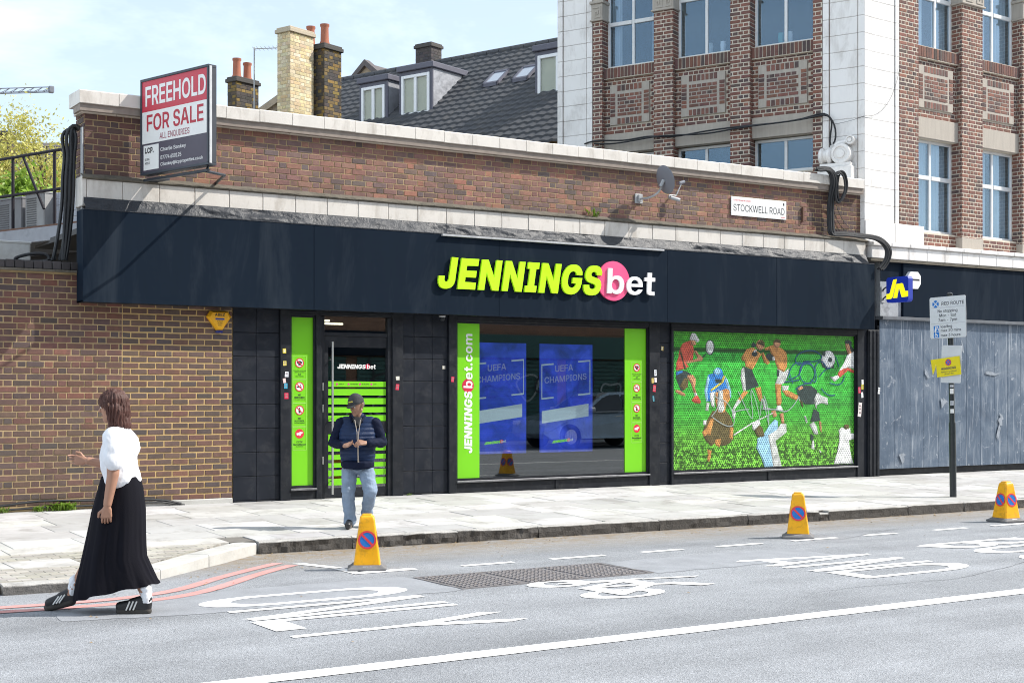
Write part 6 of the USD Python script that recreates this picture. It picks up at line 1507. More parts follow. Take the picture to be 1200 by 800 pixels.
ye = [(.56, .44, .25), (.60, .49, .30), (.50, .40, .25), (.62, .54, .38)]
dkc = [(.085, .065, .045), (.05, .045, .04), (.16, .11, .045), (.065, .055, .05), (.21, .14, .04)]
stack('chimney_stack', 'tall cream brick chimney without pots behind the parapet', (13.695, 12.978), (.934, .357), .79, .44, 7.0, 10.46, ye, [], mortar=mat('cream_mortar', (.5, .44, .33), .95, .1, 8), top=mat('buff_cap', (.42, .36, .27), .9, .1, 8))
stack('chimney_stack', 'sooty dark brick chimney with two red pots beside the cream one', (14.644, 13.086), (.934, .357), .60, .75, 7.0, 10.20, dkc, [(.14, -.12, .50), (.14, -.60, .52)], top=M_soot)
stack('chimney_stack', 'low dark brick chimney with two terracotta pots at the left', (13.34, 15.57), (.934, .357), .76, .33, 7.5, 9.70, dkc, [(.16, -.16, .50), (.52, -.16, .45)])
stack('chimney_stack', 'small square dark chimney on the tiled ridge', RR.at(-2.75, 0, .22)[:2], (.357, -.934), .62, .5, 11.2, 12.35, [(.05, .045, .05), (.07, .06, .06)], [])
stack('chimney_stack', 'broad dark chimney top at the far left skyline', (13.0, 43.0), (.844, -.536), 1.0, .8, 9.5, 12.6, dkc, [])
# masts of aerials
an = thing('aerial', 'thin aerial mast between the two chimneys', 'aerial')
p = LENS + AX * 35 + RT * ((298 - 600) / 1650 * 35)
obj('mast', tube([(p[0], p[1], 8.0), (p[0], p[1], 10.32)], .018, 6), M_grey_metal, an)
obj('boom', tube([(p[0], p[1], 10.28), (p[0] + .9, p[1] - .55, 10.33)], .012, 6), M_grey_metal, an)
obj('element', [tube([(p[0] + .1 * k * .844 - .12, p[1] - .1 * k * .536 - .16, 10.28 + .005 * k), (p[0] + .1 * k * .844 + .12, p[1] - .1 * k * .536 + .16, 10.28 + .005 * k)], .006, 5) for k in range(10)], M_grey_metal, an)
# lower roofs further off
def gable_house(name, lab, o, e, L, D, zr, pitch, m_roof, m_wall, m_gab=None):
    t = thing(name, lab, 'house'); fr = Frame(o, e); tp = math.tan(math.radians(pitch))
    pr = Polygon([(0, zr), (D, zr - D * tp), (D - .2, zr - D * tp - .05), (D - .2, 0), (-D + .2, 0), (-D + .2, zr - D * tp - .05), (-D, zr - D * tp)])
    me = trimesh.creation.extrude_polygon(pr, L, engine='earcut'); v = np.array(me.vertices)
    obj('wall', outward(fr.m((np.stack([v[:, 2], v[:, 1], v[:, 0]], 1), np.array(me.faces)))), m_wall, t)
    for sg in (1, -1):
        rows = []
        for k in range(int(D / .25)):
            d0, d1 = k * .25, k * .25 + .28
            q = np.array([[s, zr + .02 - d * tp + u, sg * d] for s in (-.12, L + .12) for d, u in ((d0, .02), (d1, .06), (d1, .0))])
            rows.append(outward(fr.m((q, np.array([[0, 1, 4], [0, 4, 3], [1, 2, 5], [1, 5, 4], [0, 3, 2], [2, 3, 5]])))))
        obj('roof', rows, m_roof, t)
    for s in (-.12, L - .14):
        obj('gable_coping', [fr.m(outward((np.array([[s + a, zr + .14 - abs(d) * tp + u, d] for a in (0, .26) for d, u in ((0, 0), (sg * D, 0), (sg * D, -.2), (0, -.2))]), np.array([[0, 1, 2], [0, 2, 3], [4, 6, 5], [4, 7, 6], [0, 4, 5], [0, 5, 1], [1, 5, 6], [1, 6, 2], [2, 6, 7], [2, 7, 3], [3, 7, 4], [3, 4, 0]])))) for sg in (1, -1)], m_gab or m_wall, t)
    return t
M_roof2 = mat('worn_roof_tile', (.10, .09, .09), .85, .25, 4, dirt=(.18, .15, .11), dirt_amt=.5, dirt_scale=2)
M_wall2 = mat('pale_stock_wall', (.36, .30, .22), .9, .2, 6)
gp = LENS + AX * 46 + RT * ((478 - 600) / 1650 * 46)
gable_house('terrace_house', 'gabled house peeping over the tiled roof between the dormers', (gp[0] - 1, gp[1] + 1), (.934, .357), 6, 2.6, 12.55, 38, M_roof2, M_wall2, M_roof2)
gp = LENS + AX * 38 + RT * ((322 - 600) / 1650 * 38)
gable_house('terrace_house', 'low slate gable between the left chimney and the cream chimney', (gp[0] + .3, gp[1] + .4), (.5, .866), 5, 2.8, 9.75, 36, M_roof2, M_wall2, M_wall2)
gp = LENS + AX * 62 + RT * ((40 - 600) / 1650 * 62)
gable_house('terrace_house', 'distant brown-roofed house behind the yellow-green trees', (gp[0] - 6, gp[1] + 2), (.90, -.43), 13, 4.5, 12.6, 40, M_roof2, M_wall2, M_wall2)

# ------------------------------------------------------------------ trees, crane
def leaf_mat(name, c):
    return mat(name, c, .55, .35, 1.7, transl=.35, fine=.25, fscale=20)
def tree(name, lab, cx_, cy_, crown_z, rx, rz, n, m, trunk_r=.09, seed=1, size=.07, clumps=16):
    t = thing(name, lab, 'tree', (cx_, cy_, 0))
    g = np.random.default_rng(seed)
    limbs = [tube(spline([(0, 0, -.1), (.05, .03, crown_z * .4), (.0, .05, crown_z - rz * .3), (.05, 0, crown_z + rz * .6)], 14), np.linspace(trunk_r, .015, 14), 7)]
    cs = []
    for k in range(clumps):
        th, ph = g.uniform(0, 2 * np.pi), g.uniform(-.9, 1)
        r = g.uniform(.35, 1)
        c = np.array([rx * r * math.cos(th) * math.sqrt(max(.05, 1 - ph * ph)), rx * r * math.sin(th) * math.sqrt(max(.05, 1 - ph * ph)), crown_z + rz * ph * r])
        cs.append(c)
        z0 = max(crown_z - rz * .8, c[2] - rz * .7)
        limbs.append(tube(spline([(0.02, .03, z0 * .9), (c[0] * .5, c[1] * .5, (z0 + c[2]) / 2 + .1), c], 8), np.linspace(trunk_r * .35, .006, 8), 5))
    obj('trunk', limbs, mat('bark', (.09, .07, .05), .95, .25, 14, bump=.004, bscale=40), t, smooth=True)
    cs = np.array(cs); k = g.integers(0, len(cs), n)
    p = cs[k] + g.normal(0, 1, (n, 3)) * [rx * .20, rx * .20, rz * .20] * g.uniform(.4, 1.4, (n, 1))
    a = g.normal(0, 1, (n, 3)); a /= np.linalg.norm(a, axis=1, keepdims=True)
    b = np.cross(a, g.normal(0, 1, (n, 3))); b /= np.linalg.norm(b, axis=1, keepdims=True)
    s = size * g.uniform(.6, 1.3, (n, 1))
    v = np.stack([p - a * s, p + b * s * .45, p + a * s, p - b * s * .45], 1).reshape(-1, 3)
    i = np.arange(n)[:, None] * 4
    obj('crown', (v, np.vstack([i + [0, 1, 2], i + [0, 2, 3]])), m, t, kind='stuff')
def at(px, depth_):
    return LENS + AX * depth_ + RT * ((px - 600) / 1650 * depth_)
q = at(52, 29); tree('tree', 'airy yellow-flowering tree behind the guard rail at the left', q[0], q[1], 6.0, 1.3, 1.35, 10500, leaf_mat('yellow_leaf', (.55, .52, .15)), seed=4, size=.042, clumps=26)
q = at(-5, 31); tree('tree', 'denser yellow-green tree at the far left edge', q[0], q[1], 5.3, 1.5, 1.3, 11000, leaf_mat('yellow_green_leaf', (.42, .46, .10)), seed=5, size=.05, clumps=22)
q = at(18, 26); tree('tree', 'bright green bush low behind the guard rail', q[0], q[1], 4.9, .8, .8, 6000, leaf_mat('green_leaf', (.26, .40, .05)), seed=6, size=.06, clumps=14)
q = at(95, 33); tree('tree', 'yellow-green tree mostly hidden behind the left end of the shop', q[0], q[1], 5.9, 1.5, 1.5, 8000, leaf_mat('yellow_leaf2', (.52, .50, .14)), seed=8, size=.045, clumps=18)
cr = thing('tower_crane', 'distant crane jib in the sky at the top left', 'crane')
j0, j1 = np.array([27.2, 128.5, 31.4]), np.array([36.33, 124.157, 31.991])
M_crane = mat('crane_steel', (.16, .17, .20), .6, .1)
jd = (j1 - j0) / np.linalg.norm(j1 - j0); jn2 = np.array([-jd[1], jd[0], 0])
off = [jn2 * .28 - [0, 0, .2], -jn2 * .28 - [0, 0, .2], np.array([0, 0, .25])]
jl = [tube([j0 - jd * 12 + o, j1 + o], .05, 5) for o in off]
nseg = 28
for k in range(nseg):
    a, b = j0 - jd * 12 + (j1 - j0 + jd * 12) * k / nseg, j0 - jd * 12 + (j1 - j0 + jd * 12) * (k + 1) / nseg
    jl += [tube([a + off[0], b + off[2]], .028, 4), tube([a + off[1], b + off[2]], .028, 4), tube([a + off[0], a + off[1]], .028, 4)]
obj('jib', jl, M_crane, cr)
obj('jib_head', cbx(j1[0] - .25, j1[0] + .25, j1[1] - .25, j1[1] + .25, j1[2] - .35, j1[2] + .32, .06), M_crane, cr)
mb = j0 - jd * 12
obj('mast', [tube([(mb[0] + a, mb[1] + b, -.03), (mb[0] + a, mb[1] + b, mb[2] + 2)], .12, 5) for a in (-.8, .8) for b in (-.8, .8)] + [tube([(mb[0] - .8, mb[1] - .8, z), (mb[0] + .8, mb[1] - .8, z + 1.6)], .07, 4) for z in np.arange(0, 31, 1.6)], M_crane, cr)
# ------------------------------------------------------------------ no-waiting cones
M_cone = mat('cone_yellow', (.84, .40, .003), .45, .08, 6, dirt=(.30, .17, .03), dirt_amt=.6, dirt_scale=13)
M_conebase = mat('cone_rubber', (.15, .15, .155), .75, .25, 9, bump=.003, bscale=70)
M_cblue, M_cred = mat('sign_blue_film', (.02, .17, .52), .35, .05), mat('sign_red_film', (.66, .05, .06), .4, .05)
def rsq(h, z, c):
    """ring of a rounded square of half width h at height z"""
    p = []
    for k, (sx, sy) in enumerate(((1, -1), (1, 1), (-1, 1), (-1, -1))):
        a0 = -math.pi / 2 + k * math.pi / 2
        for t in np.linspace(0, math.pi / 2, 4):
            p.append([sx * (h - c) + c * math.cos(a0 + t), sy * (h - c) + c * math.sin(a0 + t), z])
    return p
def loft(rings, cap0=True, cap1=True):
    n = len(rings[0]); v = np.array([q for r in rings for q in r], float); f = []
    for i in range(len(rings) - 1):
        for k in range(n):
            k2 = (k + 1) % n
            f += [[i * n + k, i * n + k2, (i + 1) * n + k2], [i * n + k, (i + 1) * n + k2, (i + 1) * n + k]]
    for on, i, fl in ((cap0, 0, True), (cap1, len(rings) - 1, False)):
        if on:
            for k in range(1, n - 1):
                t = [i * n, i * n + k, i * n + k + 1]
                f.append(t[::-1] if fl else t)
    return v, np.array(f)
def make_cone(loc, rz, label):
    t = thing('traffic_cone', label, 'traffic cone', loc, rz, group='no-waiting cones along the loading bay')
    obj('base', loft([rsq(.185, 0, .02), rsq(.188, .022, .02), rsq(.165, .032, .02), rsq(.14, .055, .03)]), M_conebase, t, smooth=30)
    obj('body', loft([rsq(.130, .053, .02), rsq(.128, .07, .02), rsq(.106, .24, .02), rsq(.076, .47, .02), rsq(.070, .505, .02), rsq(.058, .522, .02), rsq(.03, .530, .012)]), M_cone, t, smooth=40)
    obj('grip', loft([rsq(.052, .5225, .015), rsq(.045, .538, .015)]), M_cone, t)
    # a round no-waiting sign on each of the four faces
    zc, sl = .295, (.128 - .076) / (.47 - .07)
    for k in range(4):
        a = k * math.pi / 2
        R = np.array([[math.cos(a), -math.sin(a), 0], [math.sin(a), math.cos(a), 0], [0, 0, 1]])
        def on_face(shape, lift):
            v, f = prism(shape, .001)
            y = -(.128 - (v[:, 1] + zc - .07) * sl) - lift - v[:, 2] * .9
            return np.stack([v[:, 0], y, v[:, 1] + zc], 1) @ R.T, f
        ring = disc(0, 0, .088, n=28); bar = affinity.rotate(sbox(-.08, -.011, .08, .011), -45, origin=(0, 0))
        obj('sign_ground', on_face(ring.buffer(-.016), .0015), M_cblue, t)
        obj('sign_ring', on_face(union_all([ring.difference(ring.buffer(-.018)), bar]), .0035), M_cred, t)
    q = text_shape('APOLLO', .016, 700, px=40); a, b, c, d = q.bounds
    v, f = prism(affinity.translate(q, -(a + c) / 2, 0), .001)
    obj('embossed_mark', (np.stack([v[:, 0], -.162 + v[:, 1] * .75 - .0, .0335 + v[:, 1] * .75 + v[:, 2]], 1), f), M_grey_metal, t)
    return t
make_cone((6.15, -6.28, .002), math.radians(-27), 'nearest yellow no-waiting cone, in front of the man in the blue jacket')
make_cone((11.83, -6.30, .002), math.radians(-44), 'middle yellow no-waiting cone, in front of the green sports film')
make_cone((15.67, -6.24, .002), math.radians(-7), 'farthest yellow no-waiting cone, turned edge-on at the right edge')

# ------------------------------------------------------------------ parking sign on its post
px_, py_ = 17.49, -3.82; pb = pz(px_, py_)
post_ = thing('sign_post', 'black post on the pavement in front of the metal hoarding', 'post', (px_, py_, pb))
lean = np.array([-.055, .02])
M_post = mat('post_black', (.012, .016, .018), .4, .2, 9, coat=.2)
obj('post', tube([(0, 0, -.02), (lean[0] * .3, lean[1] * .3, 1.15)], .052, 16), M_post, post_, smooth=40)
obj('post_top', tube([(lean[0] * .3, lean[1] * .3, 1.15), (lean[0] * .31, lean[1] * .31, 1.18), (lean[0], lean[1], 3.14)], [.046, .042, .042], 16), M_post, post_, smooth=40)
obj('cap', lathe([(.0, 3.14), (.046, 3.135), (.046, 3.15), (.02, 3.17), (0, 3.172)], 14, (lean[0], lean[1], 0)), M_post, post_)
PE = np.array([.13, -.99]); PE /= np.linalg.norm(PE)
PF = Frame((px_ + lean[0], py_ + lean[1]), PE)
rs_ = thing('parking_sign', 'pale RED ROUTE parking sign at the top of the black post', 'sign')
M_plate = mat('pale_sign_plate', (.62, .64, .66), .35, .04, 5)
M_ink = mat('sign_ink', (.06, .065, .08), .5, .05)
S0, S1, Z0, Z1 = -.315, .315, 2.555 + .02, 3.215 + .0
tl = lambda sh: affinity.rotate(sh, 1.3, origin=(0, 2.9))
obj('plate', PF.flat(tl(sbox(S0, Z0, S1, Z1).buffer(-.03).buffer(.03)), .056, .004), M_plate, rs_)
obj('plate_edge', PF.flat(tl(sbox(S0, Z0, S1, Z1).buffer(-.03).buffer(.03).buffer(.004)), .050, .0055), M_grey_metal, rs_)
obj('clip', [PF.box(-.06, .06, z, z + .035, -.05, .0495, .004) for z in (2.68, 3.08)], M_grey_metal, rs_)
def pt(t, s, z, h, w=600, s1=None):
    q = text_shape(t, h, w, px=56); a, b, c, d = q.bounds
    q = affinity.translate(q, s - a, z) if s1 is None else affinity.translate(q, (s + s1) / 2 - (a + c) / 2, z)
    obj('lettering', PF.flat(tl(q), .0602, .001), M_ink, rs_)
pt('RED ROUTE', -.105, 3.085, .052, 600)
pt('No stopping', S0, 2.975, .046, 560, S1); pt('Mon - Sat', S0, 2.905, .046, 560, S1); pt('7am - 7pm', S0, 2.835, .046, 560, S1)
pt('loading', -.125, 2.735, .044, 560); pt('max 20 mins', -.125, 2.675, .044, 560); pt('max 3 hours', -.125, 2.60, .044, 560)
obj('divider', PF.flat(tl(union_all([sbox(S0 + .02, 3.05, S1 - .02, 3.055), sbox(S0 + .02, 2.80, S1 - .02, 2.805)])), .0602, .0008), mat('pale_line', (.40, .42, .45), .5, .03), rs_)
clw = disc(-.21, 3.11, .058, n=32)
clw = clw.difference(union_all([affinity.rotate(sbox(-.30, 3.102, -.12, 3.118), a, origin=(-.21, 3.11)) for a in (45, -45)]))
obj('clearway_symbol', PF.flat(tl(clw), .0602, .001), M_cblue, rs_)
for z, sh in ((2.682, union_all([Polygon([(-.235, 2.69), (-.215, 2.76), (-.20, 2.76), (-.20, 2.69)]), Polygon([(-.19, 2.755), (-.175, 2.755), (-.155, 2.69), (-.17, 2.69)]), disc(-.22, 2.685, .012)])), (2.585, union_all([disc(-.205, 2.612, .027).difference(disc(-.205, 2.612, .018)), sbox(-.222, 2.62, -.208, 2.655), sbox(-.222, 2.618, -.18, 2.628), disc(-.217, 2.664, .009)]))):
    obj('symbol_ground', PF.flat(tl(sbox(-.25, z, -.155, z + .088)), .0602, .001), M_cblue, rs_)
    obj('symbol', PF.flat(tl(affinity.translate(sh, 0, .005)), .0614, .001), M_white_print, rs_)
wc = thing('notice_card', 'blank white card tied to the black post behind the yellow notice', 'card')
obj('card', PF.flat(affinity.rotate(sbox(-.12, 1.88, .23, 2.46).buffer(-.02).buffer(.02), -2, origin=(0, 2.2)), .043, .003), mat('card_white', (.60, .62, .64), .5, .08, 6), wc)
yn = thing('warning_notice', 'yellow WARNING notice tied askew to the black post', 'notice')
rt_ = lambda sh: affinity.rotate(sh, 6, origin=(0, 2.12))
obj('card', PF.flat(rt_(sbox(-.20, 1.985, .225, 2.27)), .058, .003), mat('notice_yellow', (.74, .62, .01), .5, .06, 8), yn)
obj('torn_flap', PF.flat(Polygon([(-.31, 2.24), (-.205, 2.25), (-.225, 2.10), (-.27, 2.0)]), .047, .003), _mats['notice_yellow'], yn)
obj('symbol_ground', PF.flat(rt_(disc(.02, 2.195, .052, n=28)), .0612, .001), M_cblue, yn)
rg = disc(.02, 2.195, .052, n=28)
obj('symbol_ring', PF.flat(rt_(union_all([rg.difference(rg.buffer(-.011)), affinity.rotate(sbox(-.03, 2.190, .07, 2.20), 45, origin=(.02, 2.195)), affinity.rotate(sbox(-.03, 2.190, .07, 2.20), -45, origin=(.02, 2.195))])), .0624, .001), M_cred, yn)
for t, z, h, w in (('WARNING', 2.085, .038, 750), ('Parking is not allowed', 2.045, .020, 500), ('on event days', 2.012, .018, 500)):
    q = text_shape(t, h, w, px=48); a, b, c, d = q.bounds
    obj('lettering', PF.flat(rt_(affinity.translate(q, .015 - (a + c) / 2, z)), .0612, .001), M_ink, yn)
ps = thing('sticker', 'cluster of small white stickers down the black post', 'sticker')
for k, (z, h) in enumerate([(1.70, .05), (1.60, .10), (1.42, .09), (1.30, .08)]):
    a = np.linspace(-.65, .65, 8) + math.atan2(-18.6 - py_, 0 - px_) + .1
    v = np.array([[px_ + lean[0] * z / 3.1 + .0435 * math.cos(t), py_ + lean[1] * z / 3.1 + .0435 * math.sin(t), pb + z + hh] for t in a for hh in (0, h * .8)])
    obj('paper', (v, np.array([[2 * i, 2 * i + 2, 2 * i + 3] for i in range(7)] + [[2 * i, 2 * i + 3, 2 * i + 1] for i in range(7)])), M_white_print if k % 2 else mat('sticker_grey', (.4, .42, .45), .6, .3, 40), ps)

# ------------------------------------------------------------------ weeds
M_weed = leaf_mat('weed_leaf', (.14, .24, .02))
def weed(name, lab, x, y, z, n, h, spread, seed):
    g = np.random.default_rng(seed); V, F_ = [], []
    for k in range(n):
        a, r = g.uniform(0, 6.28), abs(g.normal(0, spread))
        b = np.array([x + g.normal(0, spread), y - abs(g.normal(0, .03)), z]); L = h * g.uniform(.5, 1.2); dirn = np.array([math.cos(a) * .6, math.sin(a) * .5 - .2, 1.0]); dirn /= np.linalg.norm(dirn)
        w = np.array([-math.sin(a), math.cos(a), 0]) * L * .09
        m = b + dirn * L * .6; e = b + dirn * L + np.array([math.cos(a), math.sin(a), -.5]) * L * .25
        i = len(V); V += [b - w * .4, b + w * .4, m + w, m - w, e]; F_ += [[i, i + 1, i + 2], [i, i + 2, i + 3], [i + 3, i + 2, i + 4]]
    obj(name, (np.array(V), np.array(F_)), M_weed, label=lab, cat='weed')
weed('weed', 'largest tuft of bright green weeds at the foot of the brick wall', 4.86, -.06, .2, 150, .13, .09, 1)
weed('weed', 'small tuft of weeds between the larger tuft and the left edge', 4.55, -.08, .2, 40, .10, .035, 2)
weed('weed', 'tuft of weeds at the very left edge by the brick wall', 4.10, -.06, .2, 40, .09, .03, 3)
weed('weed', 'tiny weed at the foot of the black tiles right of the door', 9.95, -.03, .19, 24, .05, .03, 4)
weed('weed', 'dry weed growing on the ledge left of the satellite dish', 13.35, -.05, 4.57, 26, .16, .05, 5)

# ------------------------------------------------------------------ people
from manifold3d import Manifold
BP = np.stack([RT, AX, [0, 0, 1.0]], 1)           # columns: to the right of the lens, away from it, up
def ball(p, r):
    p = np.asarray(p, float)
    if np.ndim(r):
        return Manifold.sphere(1.0, 20).scale([float(x) for x in r]).translate([float(x) for x in p])
    return Manifold.sphere(float(r), 20).translate([float(x) for x in p])
def hull(*pr):
    return Manifold.batch_hull([ball(p, r) for p, r in pr])
def chain(*pr):
    return [hull(a, b) for a, b in zip(pr, pr[1:])]
def flesh(parts, edge=.018, it=10):
    m = Manifold.batch_boolean(parts, manifold3d.OpType.Add).refine_to_length(edge).to_mesh()
    t = trimesh.Trimesh(m.vert_properties[:, :3], m.tri_verts, process=True)
    trimesh.smoothing.filter_taubin(t, lamb=.5, nu=.53, iterations=it)
    return t
def place(t, ripple=None):
    v = np.array(t.vertices)
    if ripple is not None:
        v = v + np.array(t.vertex_normals) * ripple(v)[:, None]
    return v @ BP.T, np.array(t.faces)
def folds(amp, sc):
    return lambda v: amp * 2 * (meshkit.fbm(v * sc, 3, 4) - .5)
def hand(wrist, d, out, thumb, s=1.0, curl=.9):
    """palm, four unequal bent fingers and a thumb. d: along the hand, out: back of the hand, thumb: side the thumb is on"""
    d, out, thumb = [np.asarray(x, float) / np.linalg.norm(x) for x in (d, out, thumb)]
    w = np.asarray(wrist, float); ps_ = [hull((w, .024 * s), (w + d * .03 * s + thumb * .022 * s, .016 * s), (w + d * .03 * s - thumb * .022 * s, .016 * s), (w + d * .085 * s + thumb * .032 * s, .012 * s), (w + d * .08 * s - thumb * .032 * s, .011 * s))]
    for k, (o_, L) in enumerate(((.031, .066), (.011, .076), (-.010, .070), (-.031, .054))):
        p = w + d * .085 * s + thumb * o_ * s; dd = d.copy(); r = .0088 * s
        for seg, bend in ((.45, .35), (.32, .75), (.23, .55)):
            a = bend * curl
            nd = dd * math.cos(a) - out * math.sin(a); out2 = dd * math.sin(a) + out * math.cos(a)
            q = p + nd * L * seg * s
            ps_.append(hull((p, r), (q, r * .92))); p, dd, r = q, nd, r * .92
            out_, out = out, out2
        out = np.asarray(out_)
        out = np.cross(thumb, d); out = out if np.dot(out, np.cross(thumb, d)) > 0 else -out
    b = w + d * .028 * s + thumb * .026 * s
    t1 = b + (d * .6 + thumb * .75) * .04 * s; t2 = t1 + (d * .95 + thumb * .1) * .032 * s
    return ps_ + [hull((b, .013 * s), (t1, .0105 * s)), hull((t1, .0105 * s), (t2, .009 * s))]
def skin_mat(name, c):
    return mat(name, c, .5, .08, 12, bump=.0006, bscale=300)
def head_parts(c, fwd, s=1.0):
    """skull, jaw, brow, nose, lips, ears; c is the middle of the head, fwd where it looks"""
    f = np.asarray(fwd, float); f /= np.linalg.norm(f); r = np.cross(f, [0, 0, 1.0]); r /= np.linalg.norm(r); u = np.cross(r, f)
    P_ = lambda a, b, z: np.asarray(c, float) + s * (f * a + r * b + u * z)
    ps_ = [hull((P_(-.012, 0, .03), .086 * s), (P_(.016, 0, .028), .078 * s), (P_(.03, 0, -.02), .062 * s)), hull((P_(.028, 0, -.035), .056 * s), (P_(.055, 0, -.088), .030 * s), (P_(.0, .045, -.05), .03 * s), (P_(.0, -.045, -.05), .03 * s)),
           hull((P_(.076, -.03, .034), .014 * s), (P_(.076, .03, .034), .014 * s)), hull((P_(.086, 0, .022), .010 * s), (P_(.106, 0, -.018), .013 * s)), hull((P_(.094, -.013, -.02), .009 * s), (P_(.094, .013, -.02), .009 * s)),
           hull((P_(.080, -.018, -.058), .009 * s), (P_(.086, 0, -.056), .010 * s), (P_(.080, .018, -.058), .009 * s))]
    for sg in (-1, 1):
        ps_ += [hull((P_(.0, sg * .083, .018), .012 * s), (P_(-.008, sg * .09, .028), .014 * s), (P_(.0, sg * .084, -.022), .009 * s))]
    return ps_, P_
def face_details(parent, P_, s, skin):
    B = lambda p, r: place(flesh([ball(p, r)], .006, 0))
    for sg in (-1, 1):
        e = obj('eye', B(P_(.078, sg * .031, .010), .0125 * s), mat('eye_white', (.6, .58, .55), .25, .03), parent, smooth=True)
        obj('iris', B(P_(.0875, sg * .031, .009), .0062 * s), mat('iris_dark', (.03, .02, .015), .2, .03), e, smooth=True)
        obj('eyebrow', place(flesh([hull((P_(.087, sg * .018, .036), .005 * s), (P_(.078, sg * .048, .036), .004 * s))], .006, 0)), mat('brow_dark', (.04, .03, .025), .8, .1), parent, smooth=True)
    obj('mouth', place(flesh([hull((P_(.090, -.02, -.060), .0035 * s), (P_(.0965, 0, -.059), .0035 * s), (P_(.090, .02, -.060), .0035 * s))], .006, 0)), mat('lips', (.22, .09, .08), .45, .05), parent, smooth=True)

# --- man in a blue padded jacket
mb_ = (7.40, -3.53); mz = pz(*mb_)
man = thing('person', 'man in navy padded jacket, light jeans and dark cap, looking down at his hands', 'person', (*mb_, mz))
SK = skin_mat('brown_skin', (.33, .185, .125))
hc = np.array([-.012, -.035, 1.447]); fw = np.array([-.50, -.80, -.30])
hp, HP = head_parts(hc, fw, .98)
hipR, knR, anR = (-.085, 0, .80), (-.105, -.07, .43), (-.09, -.02, .085)
hipL, knL, anL = (.085, 0, .80), (.165, -.11, .45), (.085, .20, .175)
body = hp + chain((hc + [0, .03, -.06], .052), ((.0, .02, 1.30), .056), ((0, .02, 1.2), .09)) + [hull(((-.13, .02, 1.22), .06), ((.13, .02, 1.22), .06), ((0, 0, .88), .075))]
body += chain(((-.19, .01, 1.24), .05), ((-.285, .03, 1.02), .042), ((-.155, -.19, .985), .028)) + chain(((.20, .01, 1.24), .05), ((.275, .02, 1.02), .042), ((.135, -.21, 1.02), .028))
body += chain(((-.085, .0, .80), .060), (knR, .045), (anR, .04)) + chain(((.085, .0, .80), .060), (knL, .045), (anL, .04))
body += [hull((anR, .035), ((-.09, -.12, .04), .03)), hull((anL, .035), ((.08, .11, .05), .03))]
body += hand((-.145, -.195, .985), (.86, -.48, .12), (-.1, -.35, .93), (.45, .70, .55), 1.0, .8) + hand((.125, -.215, 1.02), (-.85, -.42, -.02), (.1, -.5, .86), (-.4, .75, .5), 1.0, .9)
obj('body', place(flesh(body, .011, 6)), SK, man, smooth=True)
face_details(man, HP, .98, SK)
M_jack = mat('navy_quilted_nylon', (.008, .022, .066), .5, .12, 7, spec=.25, bump=.003, bscale=60)
M_sleeve = mat('navy_sleeve', (.006, .010, .028), .8, .15, 9, spec=.15, bump=.002, bscale=90)
tors = [hull(((-.150, .02, 1.255), .07), ((.150, .02, 1.255), .07), ((-.12, -.02, 1.08), .10), ((.12, -.02, 1.08), .10), ((0, -.055, 1.06), .12)), hull(((-.12, -.02, 1.08), .10), ((.12, -.02, 1.08), .10), ((-.115, -.01, .84), .092), ((.115, -.01, .84), .092), ((0, -.06, .90), .125), ((0, .03, .9), .12)),
        hull(((-.115, -.01, .86), .092), ((.115, -.01, .86), .092), ((-.115, -.01, .765), .078), ((.115, -.01, .765), .078), ((0, -.04, .78), .10)), hull(((-.05, .02, 1.30), .055), ((.05, .02, 1.30), .055), ((0, .03, 1.335), .055))]
quilt = lambda v: np.where(v[:, 2] < 1.27, .0075 * (np.abs(np.sin(v[:, 2] * math.pi / .052)) - .6), 0) + .004 * (meshkit.fbm(v * 9, 3, 2) - .5)
obj('jacket', place(flesh(tors, .011, 8), quilt), M_jack, man, smooth=True)
for sh, el, wr in (((-.195, .01, 1.24), (-.292, .03, 1.015), (-.165, -.175, .985)), ((.205, .01, 1.24), (.285, .02, 1.015), (.148, -.195, 1.018))):
    obj('sleeve', place(flesh(chain((sh, .074), (el, .062), (wr, .046)), .012, 8), folds(.010, 22)), M_sleeve, man, smooth=True)
ringp = lambda z, a, b, rr: [((a * math.cos(t), -.012 + b * math.sin(t), z), rr) for t in np.linspace(0, 2 * math.pi, 12, endpoint=False)]
obj('hem_band', place(flesh([hull(*ringp(.775, .168, .135, .03), *ringp(.735, .165, .132, .028))], .012, 3), folds(.008, 16)), M_sleeve, man, smooth=True)
for sg in (-1, 1):
    zp = flesh(chain(((.012 + sg * .034, -.135, 1.285), .0045), ((.018 + sg * .010, -.168, 1.14), .0045), ((.022 + sg * .004, -.190, .95), .0045), ((.024 + sg * .004, -.166, .79), .0045)), .01, 1)
    obj('zip', place(zp), mat('zip_tan', (.40, .35, .30), .5, .1), man, smooth=True)
obj('collar', [place(flesh(chain(((-.065, -.06, 1.265), .016), ((-.085, .0, 1.325), .02), ((-.05, .07, 1.35), .02), ((.04, .075, 1.35), .02), ((.075, .0, 1.325), .02), ((.055, -.06, 1.265), .016)), .012, 6))], M_sleeve, man, smooth=True)
obj('shirt', place(flesh([hull(((-.025, -.075, 1.29), .03), ((.03, -.075, 1.29), .03), ((.01, -.115, 1.22), .03))], .012, 4)), mat('black_shirt', (.015, .015, .018), .8, .1), man, smooth=True)
M_jean = mat('light_denim', (.20, .265, .36), .85, .22, 6, bump=.003, bscale=140, fine=.12, fscale=300, dirt=(.30, .36, .44), dirt_amt=.5, dirt_scale=5)
